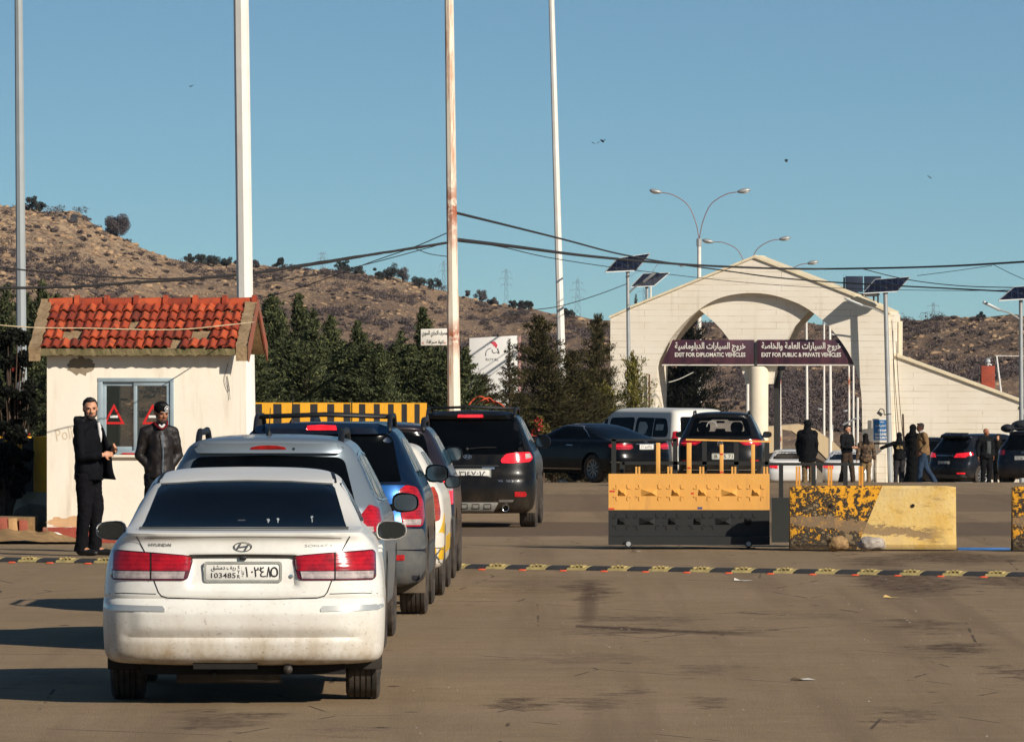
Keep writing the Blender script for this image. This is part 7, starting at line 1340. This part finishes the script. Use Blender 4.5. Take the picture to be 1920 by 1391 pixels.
# ================================================================ PEOPLE
m_skin = simple('skin_light', hx('#bd8767'), .55, .12, 20, .15, .002); m_skin2 = simple('skin_tan', hx('#9a6447'), .55, .12, 20, .15, .002); m_skin3 = simple('skin_brown', hx('#5a3826'), .5, .12, 20, .1, .002)
m_hair = simple('hair_black', hx('#15110e'), .7, .4, 40, .5, .004); m_eye = simple('eye_dark', hx('#191412'), .3, .1, 5, 0); m_shoe = simple('shoe_black', hx('#161413'), .5, .3, 10, .2); m_lip = simple('lip', hx('#85483b'), .6, .1, 20, 0)
def cloth(name, c, var=.3, rough=.85, sc=9): return simple(name, c, rough, var, sc, .5, .006, spec=.15)
def person(label, pos, rz, H=1.75, j=None, jacket=None, trousers=None, skin=None, hair=m_hair, vox=.016, coat_len=.80, head=(0, 0, 0), hood=None, group='people standing near the cars', fat=1., robe=None, fine=False, beard=None, shoes=None, collar=None, name='person'):
    """local frame: the figure faces -y. j overrides joints, in metres for a 1.75 m figure."""
    k = H/1.75; sk = skin or m_skin
    J = dict(hip=(0, 0, .95), hipL=(.09, 0, .92), hipR=(-.09, 0, .92), kneeL=(.10, -.01, .49), kneeR=(-.10, -.01, .49), ankL=(.11, .03, .08), ankR=(-.11, .03, .08), toeL=(.12, -.13, .03), toeR=(-.12, -.13, .03),
             waist=(0, 0, 1.08), chest=(0, .01, 1.30), neck=(0, .01, 1.50), headc=(0, -.015, 1.635), shL=(.185, .01, 1.42), shR=(-.185, .01, 1.42), elL=(.235, .03, 1.13), elR=(-.235, .03, 1.13), wrL=(.225, -.05, .88), wrR=(-.225, -.05, .88))
    if j: J.update(j)
    J = {a: Vector(b)*k for a, b in J.items()}; root = thing(name, label, 'person', pos, rz, group)
    # body: one continuous skin from crown to sole
    b = M(); t = lambda a, c, r0, r1, n=12: b.tube([J[a] if isinstance(a, str) else a, J[c] if isinstance(c, str) else c], [r0*k, r1*k], n)
    for s_ in 'LR':
        t('hip'+s_, 'knee'+s_, .075*fat, .052); t('knee'+s_, 'ank'+s_, .052, .036); b.ell(J['knee'+s_], (.053*k,)*3, 10, 7); b.ell(J['ank'+s_], (.04*k,)*3, 8, 6); t('ank'+s_, 'toe'+s_, .038, .028); b.ell(J['toe'+s_], (.036*k, .05*k, .026*k), 10, 6)
        t('sh'+s_, 'el'+s_, .046, .037); t('el'+s_, 'wr'+s_, .037, .026); b.ell(J['sh'+s_], (.055*k,)*3, 10, 7); b.ell(J['el'+s_], (.039*k,)*3, 8, 6)
        # hand: palm, four unequal bent fingers, thumb from the side of the palm
        w_ = J['wr'+s_]; d = (w_-J['el'+s_]).normalized(); d = J.get('hd'+s_, d*k)/k if 'hd'+s_ in J else d; d = d.normalized(); sg = 1 if s_ == 'L' else -1; fr = Vector((0, -1, 0)); pn = Vector((-sg, 0, 0)); pn = (pn-d*pn.dot(d)).normalized(); sd = d.cross(pn).normalized()
        if sd.dot(fr) < 0: sd = -sd
        pal = w_+d*.05*k; mt = Matrix((sd, d, pn)).transposed(); b.ell(pal, (.040*k, .052*k, .017*k), 12, 8, mt)
        curl = .7
        for i, (o, L) in enumerate(((.028, .070), (.010, .078), (-.009, .073), (-.027, .058))):
            p0 = pal+d*.035*k+sd*o*k; d1 = (d+pn*curl*.4).normalized(); d2 = (d+pn*curl*1.3).normalized(); p1 = p0+d1*L*.45*k; p2 = p1+d2*L*.55*k; b.tube([p0, p1, p2], [.0095*k, .0085*k, .0065*k], 8); b.ell(p2, (.0065*k,)*3, 6, 4)
        p0 = pal-d*.02*k+sd*.03*k; p1 = p0+(sd*.7+d*.6+pn*.3).normalized()*.035*k; p2 = p1+(d*.9+pn*.5+sd*.1).normalized()*.03*k; b.tube([p0, p1, p2], [.012*k, .0105*k, .008*k], 8); b.ell(p2, (.008*k,)*3, 6, 4)
    b.ell(J['hip'], (.145*k*fat, .105*k*fat, .12*k), 16, 10); b.tube([J['hip'], J['waist'], J['chest']], [.115*k*fat, .11*k*fat, .125*k], 14); b.ell(J['chest'], (.155*k, .105*k, .17*k), 16, 10); t('shL', 'shR', .055, .055); b.tube([J['chest']+Vector((0, 0, .1*k)), J['neck'], J['headc']+Vector((0, .012, -.05))*k], [.075*k, .054*k, .052*k], 12)
    hm = Euler([R(a) for a in head]).to_matrix(); hc = J['headc']; hp = lambda x, y, z: hc+hm @ (Vector((x, y, z))*k)
    b.ell(hp(0, .012, .025), (.076*k, .094*k, .092*k), 20, 14, hm); b.ell(hp(0, -.035, -.035), (.058*k, .052*k, .075*k), 16, 10, hm); b.ell(hp(0, -.055, -.088), (.030*k, .024*k, .022*k), 10, 8, hm)
    b.tube([hp(0, -.082, .018), hp(0, -.104, -.022)], [.008*k, .0145*k], 8); b.ell(hp(0, -.098, -.026), (.019*k, .013*k, .010*k), 10, 6, hm)
    for s_ in (-1, 1): b.ell(hp(s_*.077, .012, .0), (.010*k, .020*k, .033*k), 10, 8, hm); b.ell(hp(s_*.034, -.066, -.018), (.022*k, .018*k, .018*k), 10, 6, hm); b.ell(hp(s_*.032, -.080, .030), (.026*k, .010*k, .009*k), 10, 6, hm)
    b.ell(hp(0, -.083, -.057), (.026*k, .012*k, .012*k), 10, 6, hm)
    me = fuse(b, 'body', .0085 if fine else vox, 2, .4); bo = link('body', me, sk, root)
    if fine or hood is None:
        for s_ in (-1, 1):
            e = M(); e.ell(hp(s_*.032, -.0845, .010), (.0095*k, .006*k, .0045*k), 10, 6, hm); e.build('eye', m_eye, bo, smooth=True); e = M(); e.tube([hp(s_*.014, -.092, .025), hp(s_*.034, -.094, .031), hp(s_*.054, -.082, .024)], .0028*k, 6); e.build('eyebrow', hair, bo)
        e = M(); e.tube([hp(-.024, -.086, -.056), hp(0, -.0945, -.054), hp(.024, -.086, -.056)], [.002*k, .0055*k, .002*k], 6); e.build('lips', m_lip, bo, smooth=True)
    if beard:
        e = M(); e.ell(hp(0, -.050, -.082), (.050*k, .038*k, .036*k), 12, 8, hm)
        for s_ in (-1, 1): e.tube([hp(s_*.066, -.004, -.01), hp(s_*.058, -.03, -.062), hp(0, -.066, -.095)], [.012*k, .018*k, .022*k], 8)
        e.tube([hp(-.026, -.088, -.042), hp(0, -.096, -.039), hp(.026, -.088, -.042)], .0065*k, 6); me = fuse(e, 'beard', .008, 1); link('beard', me, beard, bo)
    if hair and not hood:
        e = M(); e.ell(hp(0, .036, .052), (.084*k, .092*k, .080*k), 18, 12, hm); e.ell(hp(0, -.035, .108), (.055*k, .045*k, .022*k), 12, 8, hm); 
        for s_ in (-1, 1): e.ell(hp(s_*.070, .022, .012), (.014*k, .035*k, .045*k), 10, 8, hm)
        e.ell(hp(0, .075, -.01), (.062*k, .035*k, .055*k), 12, 8, hm); me = fuse(e, 'hair', .008, 1); rugged(me, .004, 60, 1); link('hair', me, hair, bo)
    if trousers:
        c = M(); tt = lambda a, d_, r0, r1: c.tube([J[a], J[d_]], [r0*k, r1*k], 14)
        for s_ in 'LR':
            kn, an = J['knee'+s_], J['ank'+s_]; c.tube([J['hip'+s_], J['hip'+s_].lerp(kn, .5), kn, kn.lerp(an, .5), an+Vector((0, 0, -.045))], [.105*k*fat, .092*k*fat, .078*k, .073*k, .078*k], 14)
        c.ell(J['hip'], (.165*k*fat, .125*k*fat, .13*k), 16, 10); c.tube([J['hip'], J['waist']], [.135*k*fat, .125*k*fat], 14); me = fuse(c, 'trousers', vox*.9, 1, .5); rugged(me, .012, 9, H*3, .006, 28); link('trousers', me, trousers, root)
    for s_ in 'LR':
        c = M(); a, q = J['ank'+s_], J['toe'+s_]; d = (q-a); d.z = 0; d.normalize(); c.ell((a.x-d.x*.01, a.y-d.y*.01, .045*k), (.045*k, .05*k, .045*k), 10, 8); c.tube([Vector((a.x, a.y, .045*k)), Vector((q.x, q.y, .032*k))+d*.02], [.045*k, .036*k], 10); c.ell(Vector((q.x, q.y, .03*k))+d*.03, (.042*k, .045*k, .030*k), 10, 8); me = fuse(c, 'shoe', .012, 1); link('shoe', me, shoes or m_shoe, root)
    if jacket:
        c = M(); top = .95*k-(.95-coat_len)*k*.0
        z1 = coat_len*k; c.tube([Vector((J['hip'].x, J['hip'].y, z1)), Vector((J['hip'].x, J['hip'].y, (z1+J['hip'].z)/2+.03)), J['waist'], J['chest'], J['chest']+Vector((0, 0, .12*k))], [.172*k*fat, .17*k*fat, .160*k*fat, .165*k*fat, .12*k], 18); c.ell(J['chest'], (.19*k*fat, .14*k*fat, .17*k), 18, 12); c.ell(Vector((J['hip'].x, J['hip'].y, (z1+J['waist'].z)/2)), (.195*k*fat, .15*k*fat, .16*k), 18, 12)
        c.tube([J['shL'], J['chest']+Vector((0, 0, .14*k)), J['shR']], [.07*k, .095*k, .07*k], 12)
        for s_ in 'LR': c.ell(J['sh'+s_], (.078*k,)*3, 12, 8); e_, w2 = J['el'+s_], J['wr'+s_]; c.tube([J['sh'+s_], J['sh'+s_].lerp(e_, .5), e_, e_.lerp(w2, .6), w2+(e_-w2)*.04], [.078*k*fat, .068*k, .062*k, .056*k, .050*k], 12); c.ell(e_, (.063*k,)*3, 10, 8)
        c.tube([J['neck']+Vector((0, .01, -.06*k)), J['neck']+Vector((0, .012, .015*k))], [.085*k, .075*k], 14); me = fuse(c, 'jacket', vox*.85, 1, .5)
        for v in me.vertices:      # flatten the hem instead of ending in a bulge
            if v.co.z < z1+.01 and (abs(v.co.x) < .3): v.co.z = z1+.01+(v.co.z-z1-.01)*.12
        rugged(me, .016, 5, H*7, .009, 15); jo = link('jacket', me, jacket, root)
        if collar: c = M(); c.lathe([(0, .078*k), (.05*k, .080*k), (.052*k, .064*k), (0, .062*k)], J['neck']+Vector((0, .012, -.02*k)), (0, -.15, 1), 18); c.build('collar', collar, jo, smooth=True)
    if robe:
        c = M(); c.tube([Vector((J['hip'].x, J['hip'].y, .06)), Vector((J['hip'].x, J['hip'].y, .5*k)), J['waist'], J['chest'], J['neck']], [.25*k, .20*k, .165*k, .18*k, .09*k], 18); c.tube([J['shL'], J['chest']+Vector((0, 0, .14*k)), J['shR']], [.085*k, .10*k, .085*k], 12)
        for s_ in 'LR': c.tube([J['sh'+s_], J['el'+s_], J['wr'+s_]], [.085*k, .085*k, .09*k], 12)
        me = fuse(c, 'robe', vox, 1); rugged(me, .02, 7, 3, .008, 25); link('robe', me, robe, root)
    if hood:
        c = M(); c.ell(hp(0, .02, .025), (.096*k, .112*k, .112*k), 18, 12, hm); c.tube([hp(0, .03, -.03), J['neck']+Vector((0, .02, -.03*k)), J['neck']+Vector((0, .03, -.10*k))], [.09*k, .11*k, .15*k], 16); me = fuse(c, 'hood', .012, 2); rugged(me, .008, 14, 4)
        bm = bmesh.new(); bm.from_mesh(me); inv = hm.inverted()
        kill = [v for v in bm.verts if (lambda q: q.y < -.055*k and abs(q.x) < .056*k and -.095*k < q.z < .065*k)(inv @ (v.co-hc))]
        if hood[1] > 0: bmesh.ops.delete(bm, geom=kill, context='VERTS')
        bm.to_mesh(me); bm.free(); link('hood', me, hood[0], root)
    return root, J, hp, hm
# ---- the two men by the booth
c_navy = cloth('navy_wool', hx('#07080d'), .35); c_black = cloth('black_cloth', hx('#060606'), .4); c_char = cloth('charcoal_trousers', hx('#0a090d'), .35)
def leather():
    t = NT('brown_leather'); n = t.noise(5, 5, .65); t.col(t.ramp(n, [(.3, hx('#0d0908')), (.7, hx('#1f1612'))])); t.rough(t.ramp(t.noise(12, 4, .7), [(.3, .42), (.7, .75)])); t.b.inputs['Specular IOR Level'].default_value = .4; t.bump(t.noise(6, 4, .6, 1.0), .5, .02); return t.m
def man_navy():
    D = 86.3; jj = dict(elL=(.20, -.10, 1.14), wrL=(.06, -.29, 1.19), elR=(-.23, -.05, 1.11), wrR=(-.10, -.25, 1.13), hdL=(-.6, -.6, .35), hdR=(.8, -.5, .12), ankL=(.08, -.03, .08), toeL=(.11, -.19, .03), ankR=(-.08, .05, .08), toeR=(-.09, -.11, .03), kneeL=(.09, -.05, .49), kneeR=(-.09, .0, .49), headc=(-.01, -.03, 1.64))
    root, J, hp, hm = person('bearded man in dark navy coat holding it open, standing in front of the booth', (X(166, D), D, 0), R(62), 1.80, jj, c_navy, c_char, m_skin, vox=.014, coat_len=.84, head=(6, 0, -50), fine=True, beard=simple('beard_dark', hx('#2a211c'), .8, .3, 60, .5, .003), name='person')
    k = 1.8/1.75; m = M()     # dark grey hood lying on his shoulders, open coat front and pale shirt
    m.tube(cat([(.11*k, -.02, 1.49*k), (.10*k, .09, 1.51*k), (0, .13, 1.52*k), (-.10*k, .09, 1.51*k), (-.11*k, -.02, 1.49*k)], 5), [.05]*21, 10); m.ell((0, .12, 1.50*k), (.11, .06, .07)); me = fuse(m, 'lying_hood', .014, 1); rugged(me, .012, 14, 2); link('lying_hood', me, cloth('dark_grey_knit', hx('#191b1d'), .3), root)
    f = M(); vs = []; n = 14
    for i in range(n+1):
        t = i/n; z = (1.44-.58*t)*k; y = -.16-.17*t**.8+.012*math.sin(t*9); vs += [(.10-.02*t, -.13, z), (.03+.05*math.sin(t*7)*.3, y, z-.01), (.045+.05*math.sin(t*7)*.3, y-.006, z-.01)]
    f.add(vs, [(i*3+a, i*3+a+1, i*3+a+4, i*3+a+3) for i in range(n) for a in (0, 1)]); me = f.mesh('coat_front'); o = link('coat_front', me, c_navy, root, smooth=True); sd = o.modifiers.new('s', 'SOLIDIFY'); sd.thickness = .012
    s_ = M(); s_.tube(cat([(.03, -.115, 1.49*k), (.03, -.135, 1.40*k), (.02, -.15, 1.27*k)], 5), [.018, .02, .022, .024, .025, .025, .024, .022, .02, .016, .01], 8); s_.build('shirt_front', simple('shirt_pale', hx('#c9c5bf'), .8, .08, 9, .2), root, smooth=True)
man_navy()
def man_brown():
    D = 87.6; jj = dict(shL=(.165, .01, 1.40), shR=(-.165, .01, 1.40), elL=(.225, .05, 1.13), wrL=(.12, -.02, 1.00), hdL=(-.3, -.3, -.6), elR=(-.225, .05, 1.13), wrR=(-.12, -.02, 1.00), hdR=(.3, -.3, -.6), headc=(.015, -.05, 1.62), neck=(.01, -.015, 1.49))
    root, J, hp, hm = person('man in brown leather jacket and black knit cap, hands in pockets, by the booth window', (X(299, D), D, 0), R(14), 1.76, jj, leather(), cloth('dark_jeans', hx('#14161c'), .3), m_skin2, vox=.014, coat_len=.86, head=(14, 0, 12), fine=True, beard=simple('beard_dark', hx('#2a211c'), .8, .3, 60, .5, .003), fat=.95)
    k = 1.76/1.75; c = M(); c.ell(hp(0, .012, .055), (.089*k, .101*k, .088*k), 20, 12, hm); c.tube([hp(0, .008, .035), hp(0, .01, .06)], [.090*k, .091*k], 20); me = fuse(c, 'knit_cap', .010, 1); ca = link('knit_cap', me, cloth('cap_black', hx('#0b0b0c'), .3, .95, 30), root)
    m = M(); ring = [];  n = 24
    ctr = Vector((.028, -.094, .075)); 
    for i in range(n): a = 2*math.pi*i/n; ring += [ca_ for ca_ in (Vector((ctr.x+math.cos(a)*.034, 0, ctr.z+math.sin(a)*.030)), Vector((ctr.x+math.cos(a)*.028, 0, ctr.z+math.sin(a)*.0245)))]
    def on(v, o=.004):      # lay a mark on the cap front
        x, z = v.x, v.z-.055; yy = 1-(x/.089)**2-(z/.088)**2; return hp(v.x, .012-.101*math.sqrt(max(.02, yy))-o, v.z)
    m.add([on(v) for v in ring], [(2*i, 2*i+1, (2*i+3) % (2*n), (2*i+2) % (2*n)) for i in range(n)])
    st = []
    for i in range(10): a = math.pi/2+2*math.pi*i/10; r_ = .022 if i % 2 == 0 else .010; st.append(on(Vector((ctr.x+math.cos(a)*r_, 0, ctr.z+math.sin(a)*r_))))
    m.add(st+[on(ctr)], [(i, (i+1) % 10, 10) for i in range(10)])
    for i in range(6): q = Vector((-.012+i*.013, 0, .036)); m.add([on(q+Vector((a, 0, b_)), .005) for a, b_ in ((-.005, -.005), (.004, -.005), (.004, .005), (-.005, .005))], [(0, 1, 2, 3)])
    m.build('cap_emblem', simple('emblem_white', hx('#d5d3cf'), .7, .05), ca)
    c = M(); c.tube(cat([(-.075, -.05, 1.51*k), (-.055, -.10, 1.475*k), (0, -.13, 1.44*k), (.06, -.11, 1.475*k), (.08, -.05, 1.53*k)], 4), .015, 8); c.build('red_collar_lining', cloth('red_lining', hx('#5f1115'), .2), root, smooth=True)
    c = M(); c.tube(cat([(-.03, -.12, 1.485*k), (.0, -.135, 1.46*k), (.035, -.12, 1.49*k)], 4), .014, 8); c.build('white_tee_neck', simple('shirt_pale', hx('#c9c5bf'), .8, .08, 9, .2), root, smooth=True)
    c = M(); c.tube([(.0, -.175, 1.40*k), (.01, -.185, 1.15*k), (.0, -.19, .90*k)], .006, 5); c.build('zip', m_chr, root)
man_brown()
# ---- the group before the gate
def camo(name, a, b, c_):
    t = NT(name); n = t.noise(11, 2, .5, .6); t.col(t.ramp(n, [(.42, a), (.43, b), (.54, b), (.55, c_)], 'CONSTANT')); t.rough(.9); t.bump(t.noise(20, 3, .6), .4, .006); return t.m
c_camo = camo('camo_brown', hx('#241b14'), hx('#4d3b29'), hx('#6b5239')); GP = 'people gathered before the gate'
def standing(px, yfoot, ytop, D, label, rz, j=None, **kw):
    z = GZ(D); H = CZ-(ytop-Y0)*D/F-z; return person(label, (X(px, D), D, z), R(rz), H, j, group=GP, **kw)
standing(1514, 0, 788, 246, 'person seen from behind in a long bulky black hooded coat and tan trousers', 172, dict(elL=(.27, .0, 1.12), wrL=(.24, -.06, .86), kneeL=(.08, -.10, .50), ankL=(.06, .10, .10)), jacket=cloth('black_puffer', hx('#0b0b0e'), .4), trousers=cloth('tan_trousers', hx('#6f5b3e'), .2), hood=(cloth('black_puffer', hx('#0b0b0e'), .4), 0), coat_len=.66, fat=1.35, collar=cloth('fur_trim', hx('#17140f'), .4))
standing(1588, 0, 797, 242, 'young man in black jacket over camouflage shirt looking down at his hands', 48, dict(elL=(.24, -.02, 1.13), wrL=(.12, -.25, 1.12), elR=(-.24, -.02, 1.13), wrR=(-.06, -.26, 1.12), ankL=(.16, -.10, .08), toeL=(.2, -.25, .03), ankR=(-.12, .16, .08), toeR=(-.12, .02, .03), kneeR=(-.08, .06, .48), kneeL=(.13, -.08, .5)), jacket=cloth('black_jacket', hx('#121214'), .3), trousers=cloth('brown_trousers', hx('#3d3025'), .25), coat_len=.98, head=(18, 0, 15), beard=m_hair, collar=c_camo)
standing(1623, 0, 813, 243, 'person from behind in a brown camouflage jacket with a dark cap', 188, dict(elL=(.27, .05, 1.15), wrL=(.30, .0, .88), elR=(-.27, .05, 1.15), wrR=(-.30, 0, .88)), jacket=c_camo, trousers=cloth('khaki_trousers', hx('#7a6548'), .2), hood=(cloth('dark_cap', hx('#17120f'), .3), 0), coat_len=.82, fat=1.15, collar=cloth('maroon_scarf', hx('#5a1a1c'), .2))
r, J, hp, hm = standing(1686, 0, 811, 240, 'hooded person in black sweater with gold back print, left arm stretched out, seen from behind', 180, dict(elR=(.40, .03, 1.33), shR=(.17, .01, 1.40), wrR=(.62, -.04, 1.22), hdR=(1, 0, -.3), shL=(-.17, .01, 1.40), elL=(-.27, .02, 1.14), wrL=(-.26, -.1, .93), kneeL=(-.10, -.04, .49), hipL=(-.09, 0, .92), hipR=(.09, 0, .92), kneeR=(.11, .05, .49), ankL=(-.09, .12, .1), toeL=(-.09, -.02, .03), ankR=(.12, .06, .08), toeR=(.12, -.1, .03)), jacket=cloth('black_sweater', hx('#0d0d0f'), .3), trousers=cloth('grey_combat_trousers', hx('#2e2c2d'), .3), hood=(cloth('black_sweater', hx('#0d0d0f'), .3), 0), coat_len=.88, fat=1.1)
m = M(); m.add([(-.10, .19, 1.30), (.06, .19, 1.31), (.11, .19, 1.22), (.02, .192, 1.20), (-.02, .192, 1.24), (-.12, .19, 1.19)], [(0, 1, 2, 3, 4, 5)]); m.build('back_print', simple('gold_print', hx('#8a7242'), .7, .4, 20), r)
standing(1712, 0, 796, 238, 'woman in a long black robe and headscarf beside the man in the tan jacket', 150, dict(elL=(.20, -.08, 1.15), wrL=(.08, -.22, 1.1), elR=(-.2, -.08, 1.15), wrR=(-.08, -.22, 1.1)), robe=c_black, hood=(c_black, 1), trousers=None, jacket=None)
standing(1731, 0, 793, 236, 'man in tan jacket and blue jeans walking left beside the woman in black robe', -82, dict(elL=(.22, .06, 1.15), wrL=(.2, -.10, .94), elR=(-.23, .04, 1.14), wrR=(-.2, -.14, .96), kneeL=(.09, -.10, .50), ankL=(.09, -.12, .08), toeL=(.1, -.28, .03), kneeR=(-.09, .10, .50), ankR=(-.09, .36, .14), toeR=(-.1, .23, .05), chest=(0, -.03, 1.30), neck=(0, -.05, 1.50), headc=(0, -.09, 1.62)), jacket=cloth('tan_jacket', hx('#7c6142'), .18), trousers=cloth('blue_jeans', hx('#2b3a4d'), .25), skin=m_skin3, hair=simple('hair_shaved', hx('#2a1b14'), .8), coat_len=.86, fat=1.1, collar=simple('white_collar', hx('#c6c2bb'), .8), head=(8, 0, 0))
standing(1849, 0, 803, 234, 'balding man with glasses in an open black jacket over a grey shirt', 22, dict(elL=(.25, .03, 1.14), wrL=(.22, -.06, .9), elR=(-.27, .04, 1.14), wrR=(-.28, -.02, .88)), jacket=cloth('black_jacket', hx('#121214'), .3), trousers=cloth('black_trousers', hx('#0d0d0f'), .3), skin=m_skin2, hair=None, coat_len=.84, fat=1.15, head=(0, 0, 30))
for o in [q for q in COL.objects if q.get('label', '').startswith('balding')]:
    m = M(); vs = []; 
    for i in range(9): z = 1.40-i*.052; vs += [(-.07, -.20-.01*math.sin(i*.5), z), (.07, -.20-.01*math.sin(i*.5), z)]
    m.add(vs, [(2*i, 2*i+1, 2*i+3, 2*i+2) for i in range(8)]); x = m.build('shirt_front', simple('grey_shirt', hx('#3c4240'), .85, .15, 12), o, smooth=True); s_ = x.modifiers.new('s', 'SOLIDIFY'); s_.thickness = .02
standing(1872, 0, 814, 236, 'woman in a dark headscarf and coat just right of the balding man', -25, dict(), jacket=cloth('dark_coat', hx('#14120f'), .3), trousers=c_black, hood=(cloth('dark_green_scarf', hx('#1d1a14'), .3), 1), coat_len=.5)
# ---- thin winter haze in the valley air
def haze():
    m = M(); m.box(-7000, 7000, -60, 6500, -8, 300); t = bpy.data.materials.new('haze'); t.use_nodes = True; n = t.node_tree; n.nodes.remove(n.nodes['Principled BSDF']); v = n.nodes.new('ShaderNodeVolumePrincipled'); v.inputs['Color'].default_value = (.66, .84, 1, 1); v.inputs['Density'].default_value = .00003; v.inputs['Anisotropy'].default_value = .2
    n.links.new(v.outputs[0], n.nodes['Material Output'].inputs['Volume']); o = m.build('haze', t); o['kind'] = 'stuff'
haze()
bpy.data.scenes.remove(TS)
